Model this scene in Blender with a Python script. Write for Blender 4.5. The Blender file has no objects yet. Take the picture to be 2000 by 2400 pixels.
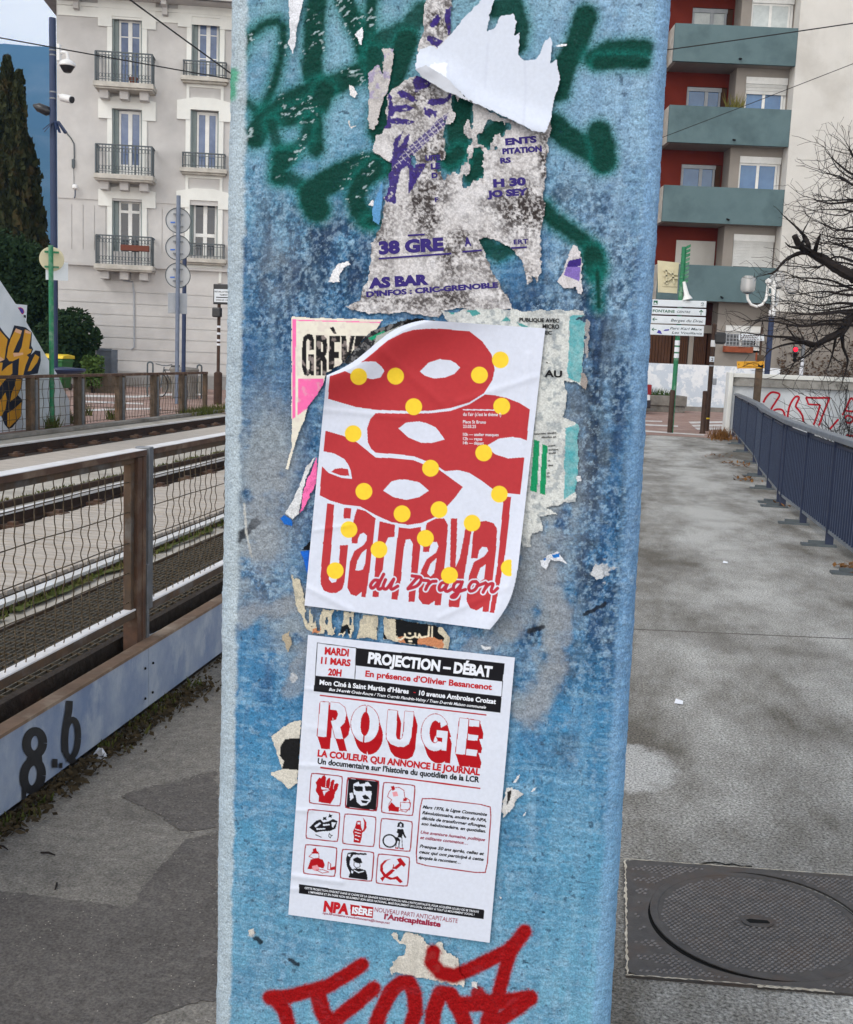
import bpy, bmesh, math, random
import numpy as np
from mathutils import Vector, Matrix
R_ = math.radians
SC = bpy.context.scene
COL = SC.collection
# ------------------------------------------------------------------ camera
N_ = np.array([250., 19270.]); V_ = np.array([1435., 853.]); C_ = np.array([1000., 1200.])
FPX = math.sqrt(-float((V_-C_) @ (N_-C_)))
def _n(v): return v/np.linalg.norm(v)
_Y = _n(np.array([V_[0]-C_[0], -(V_[1]-C_[1]), -FPX])); _Z = -_n(np.array([N_[0]-C_[0], -(N_[1]-C_[1]), -FPX]))
RC = np.array([np.cross(_Y, _Z), _Y, _Z])
EYE = np.array([0., 0., 1.55])
cam = bpy.data.cameras.new('camera'); camo = bpy.data.objects.new('camera', cam); COL.objects.link(camo)
cam.sensor_fit = 'HORIZONTAL'; cam.sensor_width = 36; cam.lens = 36*FPX/2000
cam.clip_start = 0.05; cam.clip_end = 20000
M4 = Matrix.Identity(4)
for i in range(3):
    for j in range(3): M4[i][j] = RC[i][j]
    M4[i][3] = EYE[i]
camo.matrix_world = M4
SC.camera = camo
# ------------------------------------------------------------------ light
SUN_EL, SUN_AZ = 44, 212          # azimuth clockwise from +Y: the sun stands behind the camera, to the left
w = bpy.data.worlds.new('World'); SC.world = w; w.use_nodes = True
nt = w.node_tree; nt.nodes.clear()
out = nt.nodes.new('ShaderNodeOutputWorld'); bg = nt.nodes.new('ShaderNodeBackground'); bg.inputs[1].default_value = 0.13
sky = nt.nodes.new('ShaderNodeTexSky'); sky.sky_type = 'NISHITA'; sky.sun_disc = False
sky.sun_elevation = R_(SUN_EL); sky.sun_rotation = R_(SUN_AZ); sky.air_density = 1.0; sky.dust_density = 3.0; sky.ozone_density = 1.0
# thin cloud cover: most of the blue is washed out of the sky
hs = nt.nodes.new('ShaderNodeHueSaturation'); hs.inputs['Saturation'].default_value = 0.22; hs.inputs['Value'].default_value = 1.0
tc = nt.nodes.new('ShaderNodeTexCoord'); nz = nt.nodes.new('ShaderNodeTexNoise'); nz.inputs['Scale'].default_value = 2.2; nz.inputs['Detail'].default_value = 6
mx = nt.nodes.new('ShaderNodeMix'); mx.data_type = 'RGBA'
mr = nt.nodes.new('ShaderNodeMapRange'); mr.inputs[1].default_value = .35; mr.inputs[2].default_value = .65; mr.inputs[3].default_value = .6; mr.inputs[4].default_value = .9
mx.inputs[7].default_value = (7.3, 7.2, 7.0, 1)
L = nt.links.new
sx = nt.nodes.new('ShaderNodeSeparateXYZ'); L(tc.outputs['Generated'], sx.inputs[0]); lo_ = nt.nodes.new('ShaderNodeMapRange'); lo_.inputs[1].default_value = .0; lo_.inputs[2].default_value = .5; lo_.inputs[3].default_value = 3.4; lo_.inputs[4].default_value = 1.0; L(sx.outputs[2], lo_.inputs[0])
vs_ = nt.nodes.new('ShaderNodeVectorMath'); vs_.operation = 'SCALE'; vs_.inputs[0].default_value = (7.6, 7.25, 6.7); L(lo_.outputs[0], vs_.inputs['Scale']); L(vs_.outputs[0], mx.inputs[7])
L(tc.outputs['Generated'], nz.inputs['Vector']); L(nz.outputs['Fac'], mr.inputs[0]); L(mr.outputs[0], mx.inputs[0])
L(sky.outputs[0], hs.inputs['Color']); L(hs.outputs[0], mx.inputs[6]); L(mx.outputs[2], bg.inputs[0]); L(bg.outputs[0], out.inputs[0])
sl = bpy.data.lights.new('sun', 'SUN'); sl.energy = 1.2; sl.angle = R_(22); sl.color = (1, .965, .92)
so = bpy.data.objects.new('sun', sl); COL.objects.link(so)
_d = Vector((math.sin(R_(SUN_AZ))*math.cos(R_(SUN_EL)), math.cos(R_(SUN_AZ))*math.cos(R_(SUN_EL)), math.sin(R_(SUN_EL))))
so.rotation_euler = _d.to_track_quat('Z', 'Y').to_euler(); so.location = (0, 0, 60)
SC.view_settings.view_transform = 'Standard'; SC.view_settings.look = 'None'; SC.view_settings.gamma = 1
SC.view_settings.exposure = 0.13
random.seed(5)
# ------------------------------------------------------------------ photo geometry helpers (where a sight line meets a real surface)
def ray(x, y): return RC @ np.array([x-1000., 1200.-y, -FPX])
def gz(x, y, z=0.): d = ray(x, y); return EYE+d*((z-EYE[2])/d[2])
def gy(x, y, Y): d = ray(x, y); return EYE+d*((Y-EYE[1])/d[1])
def gx(x, y, X): d = ray(x, y); return EYE+d*((X-EYE[0])/d[0])
def gd(x, y, dep): d = ray(x, y); return EYE+d*(dep/FPX)          # at a camera depth
def proj(P):
    q = (np.asarray(P)-EYE) @ RC
    return np.stack([1000-q[..., 0]/q[..., 2]*FPX, 1200+q[..., 1]/q[..., 2]*FPX], -1)
def vplane(px, py, dep):
    """points of the upright plane, square to the view, through picture point (px, py) at a camera depth"""
    f = Frame(gd(px, py, dep), (RC[0][0], RC[1][0]))
    def g(x, y, dd=0.): a, z = f.at(x, y, -dd); return f.w(a, -dd, z)
    return g
class Frame:
    """a vertical plane: a along it, d out of it towards the viewer, z up"""
    def __init__(s, P, u):
        s.P = np.array([P[0], P[1], 0.]); s.u = _n(np.array([u[0], u[1], 0.])); s.n = np.array([s.u[1], -s.u[0], 0.])
    def at(s, x, y, d=0.):
        r = ray(x, y); t = ((s.P+s.n*d-EYE) @ s.n)/(r @ s.n); q = EYE+r*t-s.P
        return float(q @ s.u), float(q[2])
    def w(s, a, d, z): return s.P+s.u*a+s.n*d+np.array([0, 0, z])
# ------------------------------------------------------------------ mesh builder
class MB:
    def __init__(s): s.v = []; s.f = []
    def add(s, vs, fs):
        b = len(s.v); s.v.extend([tuple(map(float, p)) for p in vs]); s.f.extend([tuple(i+b for i in f) for f in fs]); return s
    def quad(s, a, b, c, d): return s.add([a, b, c, d], [(0, 1, 2, 3)])
    def hexa(s, p): return s.add(p, [(0, 3, 2, 1), (4, 5, 6, 7), (0, 1, 5, 4), (1, 2, 6, 5), (2, 3, 7, 6), (3, 0, 4, 7)])
    def box(s, x0, x1, y0, y1, z0, z1, fr=None):
        p = [(x0, y0, z0), (x1, y0, z0), (x1, y1, z0), (x0, y1, z0), (x0, y0, z1), (x1, y0, z1), (x1, y1, z1), (x0, y1, z1)]
        if fr: p = [fr.w(*q) for q in p]
        return s.hexa(p)
    def bar(s, p, q, w, h=None, up=(0, 0, 1)):
        p, q = Vector(p), Vector(q); h = w if h is None else h
        d = (q-p).normalized(); u = Vector(up)
        if abs(d.dot(u)) > .98: u = Vector((0, 1, 0))
        r = d.cross(u).normalized(); u = r.cross(d).normalized()
        o = []
        for e in (p, q):
            for a, b in ((-1, -1), (1, -1), (1, 1), (-1, 1)): o.append(e+r*(a*w/2)+u*(b*h/2))
        return s.hexa([o[i] for i in (0, 1, 2, 3, 4, 5, 6, 7)])
    def prism(s, pts, off):
        n = len(pts); P = [Vector(p) for p in pts]; O = Vector(off)
        return s.add(P+[p+O for p in P], [tuple(range(n))[::-1], tuple(range(n, 2*n))]+[(i, (i+1) % n, n+(i+1) % n, n+i) for i in range(n)])
    def tube(s, pts, r, n=8, cap=True):
        P = [Vector(p) for p in pts]; m = len(P); rr = r if hasattr(r, '__len__') else [r]*m
        vs = []; pu = None
        for i, p in enumerate(P):
            d = (P[min(i+1, m-1)]-P[max(i-1, 0)])
            d = d.normalized() if d.length > 1e-9 else Vector((0, 0, 1))
            if pu is None:
                a = Vector((0, 0, 1)) if abs(d.z) < .9 else Vector((1, 0, 0)); pu = d.cross(a).normalized()
            pu = (pu-d*pu.dot(d)); pu = pu.normalized() if pu.length > 1e-6 else d.orthogonal().normalized()
            b = d.cross(pu)
            for k in range(n):
                t = 2*math.pi*k/n; vs.append(p+(pu*math.cos(t)+b*math.sin(t))*rr[i])
        fs = [(i*n+k, i*n+(k+1) % n, (i+1)*n+(k+1) % n, (i+1)*n+k) for i in range(m-1) for k in range(n)]
        if cap: fs += [tuple(range(n))[::-1], tuple(range((m-1)*n, m*n))]
        return s.add(vs, fs)
    def lathe(s, c, prof, n=20, axis=(0, 0, 1)):
        ax = Vector(axis).normalized(); e = ax.orthogonal().normalized(); g = ax.cross(e); c = Vector(c); vs = []
        for r, h in prof:
            for k in range(n):
                t = 2*math.pi*k/n; vs.append(c+ax*h+(e*math.cos(t)+g*math.sin(t))*max(r, 1e-4))
        m = len(prof)
        fs = [(i*n+k, i*n+(k+1) % n, (i+1)*n+(k+1) % n, (i+1)*n+k) for i in range(m-1) for k in range(n)]
        fs += [tuple(range(n))[::-1], tuple(range((m-1)*n, m*n))]
        return s.add(vs, fs)
    def build(s, name, mat, parent=None, smooth=False, bevel=0):
        me = bpy.data.meshes.new(name); o = bpy.data.objects.new(name, me); COL.objects.link(o)
        off = Vector((0, 0, 0))
        if parent is not None:
            q = parent
            while q is not None: off += q.location; q = q.parent
            o.parent = parent
        me.from_pydata([tuple(Vector(v)-off) for v in s.v], [], s.f); me.validate(); me.update()
        if mat is not None: me.materials.append(mat)
        bm = bmesh.new(); bm.from_mesh(me); bmesh.ops.recalc_face_normals(bm, faces=bm.faces); bm.to_mesh(me); bm.free()
        if smooth:
            for p in me.polygons: p.use_smooth = True
            try: me.set_sharp_from_angle(angle=R_(40))
            except Exception: pass
        if bevel:
            m = o.modifiers.new('bevel', 'BEVEL'); m.width = bevel; m.segments = 2; m.limit_method = 'ANGLE'
        return o
def tag(o, label=None, cat=None, group=None, kind=None):
    if label: o['label'] = label
    if cat: o['category'] = cat
    if group: o['group'] = group
    if kind: o['kind'] = kind
    return o
def thing(name, loc, label, cat, group=None):
    o = bpy.data.objects.new(name, None); COL.objects.link(o); o.location = [float(c) for c in loc]; o.empty_display_size = .1
    return tag(o, label, cat, group)
def copy_tree(o, parent=None):
    c = o.copy(); COL.objects.link(c)
    if parent: c.parent = parent
    for ch in list(o.children): copy_tree(ch, c)
    return c
# ------------------------------------------------------------------ materials
MAT = {}
def lin(h):
    """sRGB 0-255 triple to linear"""
    return tuple(((c/255)/12.92 if c/255 <= .04045 else ((c/255+.055)/1.055)**2.4) for c in h)
def mat(name, c, rough=.7, c2=None, sc=8., amt=.5, bump=0., bsc=60., metal=0., det=6., spec=.5, stretch=None, c3=None, sc3=1.5, lo=.35, hi=.65):
    """base colour c mottled with c2 (noise sc) and with c3 in larger stains (noise sc3); bump of noise bsc"""
    m = bpy.data.materials.new(name); m.use_nodes = True; MAT[name] = m
    t = m.node_tree; b = t.nodes['Principled BSDF']; L = t.links.new
    b.inputs['Roughness'].default_value = rough; b.inputs['Metallic'].default_value = metal; b.inputs['Specular IOR Level'].default_value = spec if rough < .55 else spec*.45
    b.inputs['Base Color'].default_value = (*c, 1)
    geo = t.nodes.new('ShaderNodeNewGeometry'); vec = geo.outputs['Position']
    if stretch:
        mp = t.nodes.new('ShaderNodeMapping'); mp.inputs['Scale'].default_value = stretch; L(vec, mp.inputs['Vector']); vec = mp.outputs[0]
    col = None
    def nz(s, d=det):
        n = t.nodes.new('ShaderNodeTexNoise'); n.inputs['Scale'].default_value = s; n.inputs['Detail'].default_value = d; n.inputs['Roughness'].default_value = .62
        L(vec, n.inputs['Vector']); return n.outputs['Fac']
    def mixc(a, bcol, fac, f0, f1, l, h):
        r = t.nodes.new('ShaderNodeMapRange'); r.inputs[1].default_value = l; r.inputs[2].default_value = h; r.inputs[3].default_value = f0; r.inputs[4].default_value = f1
        L(fac, r.inputs[0]); x = t.nodes.new('ShaderNodeMix'); x.data_type = 'RGBA'; L(r.outputs[0], x.inputs[0])
        if isinstance(a, tuple): x.inputs[6].default_value = (*a, 1)
        else: L(a, x.inputs[6])
        x.inputs[7].default_value = (*bcol, 1); return x.outputs[2]
    if c2 is not None: col = mixc(tuple(c), c2, nz(sc), 0, amt, lo, hi)
    if c3 is not None: col = mixc(col if col is not None else tuple(c), c3, nz(sc3, 8.), 0, 1, .5, .72)
    if col is not None: L(col, b.inputs['Base Color'])
    if bump:
        bp = t.nodes.new('ShaderNodeBump'); bp.inputs['Strength'].default_value = 1; bp.inputs['Distance'].default_value = bump
        L(nz(bsc, 4.), bp.inputs['Height']); L(bp.outputs[0], b.inputs['Normal'])
    return m
def glass_mat(name, c, rough=.05):
    m = mat(name, c, rough, spec=.9); return m
mat('plaster', lin((198, 196, 194)), .9, lin((180, 178, 177)), 1.2, .7, .004, 40, c3=lin((172, 170, 169)), sc3=.35)
mat('trim', lin((226, 227, 223)), .85, lin((208, 209, 205)), 1.5, .6, .003, 40)
mat('plinth', lin((150, 148, 146)), .9, lin((128, 126, 124)), 2, .7)
mat('shutter_green', lin((142, 152, 152)), .7, lin((122, 134, 134)), 4, .6)
mat('white_frame', lin((226, 226, 224)), .5, lin((205, 205, 203)), 5, .5)
mat('window_glass', (.03, .06, .15), .05, (.17, .23, .38), .8, .9, spec=.6)  # blue mottling imitates reflections in the panes
mat('window_dark', (.012, .015, .022), .05, (.03, .035, .05), .7, .8, spec=.7)
mat('iron', (.085, .10, .11), .6, (.13, .15, .16), 20, .5)
mat('slab_edge', lin((196, 192, 184)), .9, lin((120, 115, 108)), 3, .5)
mat('red_plaster', lin((110, 41, 29)), .9, lin((96, 34, 24)), 2, .6)
mat('teal_concrete', lin((94, 114, 118)), .85, lin((82, 102, 106)), 1.3, .6, c3=lin((74, 92, 96)), sc3=.8)
mat('tower_white', lin((205, 202, 197)), .9, lin((188, 185, 180)), .8, .6, c3=lin((182, 178, 172)), sc3=.4)
mat('tower_grey', lin((146, 139, 132)), .9, lin((132, 126, 120)), 1.5, .6)
mat('roller_shutter', lin((206, 206, 204)), .7, lin((182, 182, 180)), 3, .5)
mat('garage_brown', lin((80, 52, 36)), .7, lin((64, 40, 27)), 4, .7)
mat('navy_pole', lin((28, 46, 82)), .5, lin((22, 38, 70)), 6, .6)
mat('grey_pole', lin((112, 122, 140)), .5, lin((92, 102, 120)), 8, .6, metal=.3)
mat('green_pole', lin((22, 120, 78)), .5, lin((14, 98, 64)), 7, .7, c3=lin((120, 150, 130)), sc3=5)
mat('brown_pole', lin((74, 56, 46)), .6, lin((54, 40, 33)), 8, .7)
mat('sign_back', lin((196, 194, 182)), .6, lin((178, 176, 164)), 5, .6)
mat('sign_cream', lin((206, 198, 168)), .6, lin((190, 180, 150)), 5, .6)
mat('sign_grey', lin((160, 165, 172)), .5, lin((140, 146, 154)), 5, .6)
mat('white_plastic', lin((222, 222, 222)), .4, lin((205, 205, 205)), 9, .4)
mat('black_plastic', (.012, .012, .014), .35, (.03, .03, .032), 9, .5)
mat('sign_rear', lin((186, 188, 190)), .6, lin((168, 170, 173)), 5, .6)
mat('sign_white', lin((216, 222, 228)), .45, lin((198, 205, 212)), 6, .5)
mat('sign_green', lin((16, 92, 66)), .5)
mat('sign_text', lin((60, 74, 80)), .5)
mat('sign_yellow', lin((224, 162, 34)), .5, lin((205, 144, 28)), 9, .6)
mat('bin_green', lin((28, 104, 44)), .45, lin((20, 84, 34)), 6, .6)
mat('bin_yellow', lin((222, 190, 26)), .45, lin((205, 172, 22)), 6, .5)
mat('gate_grey', lin((104, 112, 122)), .6, lin((86, 94, 104)), 4, .7)
mat('concrete', lin((140, 136, 130)), .92, lin((112, 108, 102)), 4, .8, .004, 50, c3=lin((86, 82, 76)), sc3=1.6)
mat('planter_brown', lin((108, 96, 84)), .92, lin((84, 74, 64)), 5, .8, .004, 50)
mat('white_paint', lin((212, 216, 222)), .8, lin((190, 196, 206)), 2, .7, .003, 40)
mat('garden_wall', lin((226, 229, 233)), .85, lin((196, 205, 216)), 2.6, 1., .003, 40, c3=lin((206, 212, 220)), sc3=4.5, lo=.48, hi=.53)
mat('wall_cap', lin((168, 166, 162)), .9, lin((120, 118, 112)), 3, .8, .004, 40, c3=lin((52, 50, 46)), sc3=2.6)
mat('buttress_white', lin((216, 221, 226)), .85, lin((192, 199, 206)), 1.2, .8, .003, 40, c3=lin((176, 183, 188)), sc3=.9)
mat('tag_yellow', lin((214, 158, 52)), .7, lin((196, 136, 40)), 4, .7)
mat('tag_navy', lin((34, 40, 56)), .7, lin((26, 32, 46)), 5, .6)
mat('tag_peach', lin((224, 176, 142)), .7)
mat('tag_red', lin((196, 24, 48)), .6, lin((172, 18, 40)), 6, .6)
mat('tag_black', (.012, .012, .014), .5, (.03, .03, .033), 30, .6)
mat('asphalt', lin((142, 137, 130)), .95, lin((108, 104, 98)), 26, .8, .004, 160, c3=lin((98, 94, 90)), sc3=2.2, det=8)
mat('asphalt_dark', lin((112, 107, 103)), .95, lin((90, 86, 83)), 30, .8, .004, 160, c3=lin((86, 82, 79)), sc3=2.5, det=8)
mat('track_concrete', lin((186, 180, 170)), .95, lin((156, 150, 140)), 6, .8, .004, 80, c3=lin((136, 130, 122)), sc3=1.2)
mat('ballast_dark', lin((66, 58, 52)), .95, lin((44, 38, 34)), 30, .8, .012, 60)
mat('boards', lin((196, 187, 177)), .9, lin((154, 145, 136)), 5, .8, .004, 60, stretch=(.6, 6, 1))
mat('rail_top', lin((218, 218, 218)), .35, lin((176, 174, 172)), 3, .6)  # pale colour stands in for the sky reflected on the rail heads
mat('rail_side', lin((46, 38, 34)), .7, lin((70, 50, 40)), 12, .7)
mat('rust', lin((92, 68, 55)), .75, lin((68, 54, 47)), 14, .9, .001, 90, c3=lin((128, 108, 92)), sc3=7)
mat('fence_steel', lin((76, 66, 58)), .6, lin((104, 82, 64)), 9, .9, c3=lin((120, 118, 116)), sc3=6, metal=.3)
mat('steel_sheen', lin((232, 232, 234)), .4, lin((190, 178, 170)), 8, .5)  # near white colour stands in for light reflected off flat steel tops
mat('galv', lin((128, 132, 138)), .45, lin((104, 106, 110)), 14, .8, metal=.6)
mat('grating_steel', lin((118, 113, 103)), .6, lin((92, 86, 76)), 20, .8)
mat('wire', lin((70, 62, 52)), .55, lin((96, 82, 62)), 40, .8, metal=.4)
mat('far_fence_wood', lin((96, 84, 72)), .8, lin((72, 60, 50)), 8, .9, c3=lin((118, 92, 70)), sc3=3)
mat('railing_navy', lin((30, 42, 70)), .5, lin((24, 34, 58)), 9, .7)
mat('railing_edge_lit', lin((84, 96, 116)), .5, lin((60, 72, 94)), 9, .8)  # paler navy, skylight on the bar edges put into the colour
mat('gutter', lin((122, 116, 106)), .95, lin((92, 86, 78)), 9, .9, c3=lin((70, 66, 58)), sc3=3)
mat('railing_cap', lin((136, 142, 150)), .45, lin((108, 114, 122)), 9, .8, metal=.5)
mat('iron_cast', lin((84, 80, 78)), .5, lin((64, 61, 60)), 30, .8, .0008, 160, metal=.25, c3=lin((88, 72, 62)), sc3=6)
mat('iron_worn', lin((126, 122, 121)), .42, lin((94, 91, 91)), 40, .9, metal=.3)
mat('gap_black', (.006, .006, .006), .9)
mat('chalk', lin((206, 198, 182)), .95, lin((170, 160, 144)), 40, .9)
mat('brick_paving', lin((158, 132, 122)), .9, lin((132, 108, 100)), 9, .9, .003, 80, c3=lin((176, 156, 146)), sc3=1.2)
mat('road_paint', lin((214, 212, 210)), .8, lin((176, 170, 166)), 7, .8)
mat('bark', lin((48, 42, 40)), .95, lin((30, 26, 25)), 20, .8, .004, 60)
mat('conifer', lin((52, 56, 32)), .9, lin((30, 38, 18)), 1.6, .9, c3=lin((84, 68, 38)), sc3=1.6)
mat('bush_dark', lin((36, 56, 30)), .9, lin((26, 44, 22)), 2, .8)
mat('leaf_green', lin((74, 96, 44)), .85, lin((50, 72, 30)), 4, .8)
mat('moss', lin((84, 92, 42)), .95, lin((60, 68, 32)), 12, .9, c3=lin((112, 98, 62)), sc3=5)
mat('dead_leaf', lin((134, 94, 50)), .9, lin((92, 62, 36)), 18, .9)
mat('litter', lin((52, 46, 36)), .95, lin((78, 66, 46)), 30, .9)
mat('stone', lin((150, 148, 146)), .9, lin((116, 112, 108)), 20, .8)
mat('cable', (.02, .02, .022), .6)
mat('cable_grey', lin((120, 120, 118)), .6)
mat('forest', lin((66, 82, 72)), .95, lin((46, 62, 54)), .012, .9, c3=lin((110, 116, 112)), sc3=.006)
mat('car_white', lin((214, 216, 220)), .25, spec=.7)
mat('car_dark', (.02, .015, .02), .4)
mat('rear_light', lin((130, 14, 22)), .3)
mat('lamp_white', lin((226, 226, 224)), .4)
mat('terracotta', lin((150, 82, 56)), .85, lin((122, 62, 42)), 9, .7)
mat('flower_box', lin((110, 66, 54)), .85)
mat('foliage_far', lin((88, 70, 56)), .95, lin((58, 46, 38)), 3, .9)
mat('paper_litter', lin((224, 226, 232)), .8)
mat('orange_paper', lin((206, 122, 72)), .8)
mat('blue_beam', lin((154, 163, 178)), .6, lin((116, 132, 160)), 5, .95, c3=lin((176, 182, 190)), sc3=6, stretch=(1, 1, .8), bump=.001, bsc=60)
mat('beam_top', lin((132, 108, 90)), .75, lin((102, 84, 70)), 12, .9, c3=lin((170, 152, 134)), sc3=6)
def glow(name, c, s):
    m = bpy.data.materials.new(name); m.use_nodes = True; b = m.node_tree.nodes['Principled BSDF']
    b.inputs['Base Color'].default_value = (*c, 1); b.inputs['Emission Color'].default_value = (*c, 1); b.inputs['Emission Strength'].default_value = s; MAT[name] = m
glow('signal_red', (1, .004, .03), 1.3)
m = mat('globe', lin((196, 194, 192)), .15); m.node_tree.nodes['Principled BSDF'].inputs['Alpha'].default_value = .5
# fonts: text as a mesh, width and height given, put through a mapping (s 0..1 along, t 0..1 cap height) -> point
_TC = {}
def text_mesh(txt, bold=0., shear=0.):
    k = (txt, bold, shear)
    if k in _TC: return _TC[k]
    cu = bpy.data.curves.new('t', 'FONT'); cu.body = txt; cu.size = 1; cu.resolution_u = 3; cu.offset = bold; cu.shear = shear; cu.fill_mode = 'FRONT'
    o = bpy.data.objects.new('t', cu); COL.objects.link(o)
    me = bpy.data.meshes.new_from_object(o.evaluated_get(bpy.context.evaluated_depsgraph_get()))
    v = np.zeros(len(me.vertices)*3); me.vertices.foreach_get('co', v); v = v.reshape(-1, 3)[:, :2]
    f = [tuple(p.vertices) for p in me.polygons]
    bpy.data.objects.remove(o); bpy.data.curves.remove(cu); bpy.data.meshes.remove(me)
    x0, x1 = v[:, 0].min(), v[:, 0].max(); v = v.copy(); v[:, 0] = (v[:, 0]-x0)/(x1-x0); v[:, 1] /= .73
    _TC[k] = (v, f); return v, f
def text_to(mb, txt, fn, bold=0., shear=0.):
    v, f = text_mesh(txt, bold, shear)
    mb.add([fn(s, t) for s, t in v], f)
# ================================================================== SETTING: ground, walkway, tracks
def sheet(name, pts, z, m, kind='structure', parent=None):
    return tag(MB().add([(p[0], p[1], z) for p in pts], [tuple(range(len(pts)))]).build(name, MAT[m], parent), kind=kind)
g = MB()
B = 9000
g.quad((-B, -60, -.03), (2.9, -60, -.03), (2.9, 26.3, -.03), (-B, 26.3, -.03))
g.quad((-B, 26.3, -.03), (B, 26.3, -.03), (B, B, -.03), (-B, B, -.03))
g.quad((2.9, -60, -4.5), (B, -60, -4.5), (B, 26.3, -4.5), (2.9, 26.3, -4.5))
g.quad((2.9, -60, -4.5), (2.9, 26.3, -4.5), (2.9, 26.3, -.03), (2.9, -60, -.03))
g.quad((2.9, 26.3, -4.5), (B, 26.3, -4.5), (B, 26.3, -.03), (2.9, 26.3, -.03))
tag(g.build('ground', MAT['asphalt_dark']), kind='structure')
mat('path_grey', lin((194, 193, 189)), .93, lin((150, 148, 143)), 60, .8, .006, 130, c3=lin((126, 123, 118)), sc3=.9, det=9, lo=.35, hi=.65)
# the walkway mottling: worn light middle, dark damp edges, all in world position
def path_mat():
    m = MAT['path_grey']; t = m.node_tree; L = t.links.new; b = t.nodes['Principled BSDF']
    src = b.inputs['Base Color'].links[0].from_socket
    geo = t.nodes.new('ShaderNodeNewGeometry')
    mp = t.nodes.new('ShaderNodeMapping'); mp.inputs['Scale'].default_value = (1.3, .55, 1); L(geo.outputs['Position'], mp.inputs[0])
    n = t.nodes.new('ShaderNodeTexNoise'); n.inputs['Scale'].default_value = 1.15; n.inputs['Detail'].default_value = 9; n.inputs['Roughness'].default_value = .68; L(mp.outputs[0], n.inputs[0])
    sep = t.nodes.new('ShaderNodeSeparateXYZ'); L(geo.outputs['Position'], sep.inputs[0])
    # distance from the worn line x = 1.35
    s = t.nodes.new('ShaderNodeMath'); s.operation = 'SUBTRACT'; L(sep.outputs[0], s.inputs[0]); s.inputs[1].default_value = 1.25
    a = t.nodes.new('ShaderNodeMath'); a.operation = 'ABSOLUTE'; L(s.outputs[0], a.inputs[0])
    k = t.nodes.new('ShaderNodeMath'); k.operation = 'MULTIPLY_ADD'; L(a.outputs[0], k.inputs[0]); k.inputs[1].default_value = .15; L(n.outputs['Fac'], k.inputs[2])
    r = t.nodes.new('ShaderNodeMapRange'); r.inputs[1].default_value = .45; r.inputs[2].default_value = .73; r.inputs[3].default_value = 0; r.inputs[4].default_value = .95; L(k.outputs[0], r.inputs[0])
    x = t.nodes.new('ShaderNodeMix'); x.data_type = 'RGBA'; L(r.outputs[0], x.inputs[0]); L(src, x.inputs[6]); x.inputs[7].default_value = (*lin((98, 93, 85)), 1)
    q = gz(1470, 1795); dv = t.nodes.new('ShaderNodeVectorMath'); dv.operation = 'SUBTRACT'; L(geo.outputs['Position'], dv.inputs[0]); dv.inputs[1].default_value = tuple(q)
    d2 = t.nodes.new('ShaderNodeVectorMath'); d2.operation = 'MULTIPLY'; L(dv.outputs[0], d2.inputs[0]); d2.inputs[1].default_value = (4.6, 3.2, 0); dl = t.nodes.new('ShaderNodeVectorMath'); dl.operation = 'LENGTH'; L(d2.outputs[0], dl.inputs[0])
    nn = t.nodes.new('ShaderNodeTexNoise'); nn.inputs['Scale'].default_value = 9; nn.inputs['Detail'].default_value = 9; L(geo.outputs['Position'], nn.inputs[0])
    ad = t.nodes.new('ShaderNodeMath'); ad.operation = 'ADD'; L(dl.outputs['Value'], ad.inputs[0]); L(nn.outputs['Fac'], ad.inputs[1])
    rp = t.nodes.new('ShaderNodeMapRange'); rp.inputs[1].default_value = 1.15; rp.inputs[2].default_value = 1.45; rp.inputs[3].default_value = .7; rp.inputs[4].default_value = 0; L(ad.outputs[0], rp.inputs[0])
    xp = t.nodes.new('ShaderNodeMix'); xp.data_type = 'RGBA'; L(rp.outputs[0], xp.inputs[0]); L(x.outputs[2], xp.inputs[6]); xp.inputs[7].default_value = (*lin((192, 192, 190)), 1); x = xp
    n2 = t.nodes.new('ShaderNodeTexNoise'); n2.inputs['Scale'].default_value = 105; n2.inputs['Detail'].default_value = 6; n2.inputs['Roughness'].default_value = .7; L(geo.outputs['Position'], n2.inputs[0])
    r2 = t.nodes.new('ShaderNodeMapRange'); r2.inputs[1].default_value = .34; r2.inputs[2].default_value = .66; r2.inputs[3].default_value = .2; r2.inputs[4].default_value = 1.8; L(n2.outputs['Fac'], r2.inputs[0])
    v = t.nodes.new('ShaderNodeVectorMath'); v.operation = 'SCALE'; L(x.outputs[2], v.inputs[0]); L(r2.outputs[0], v.inputs['Scale']); L(v.outputs[0], b.inputs['Base Color'])
path_mat()
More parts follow.
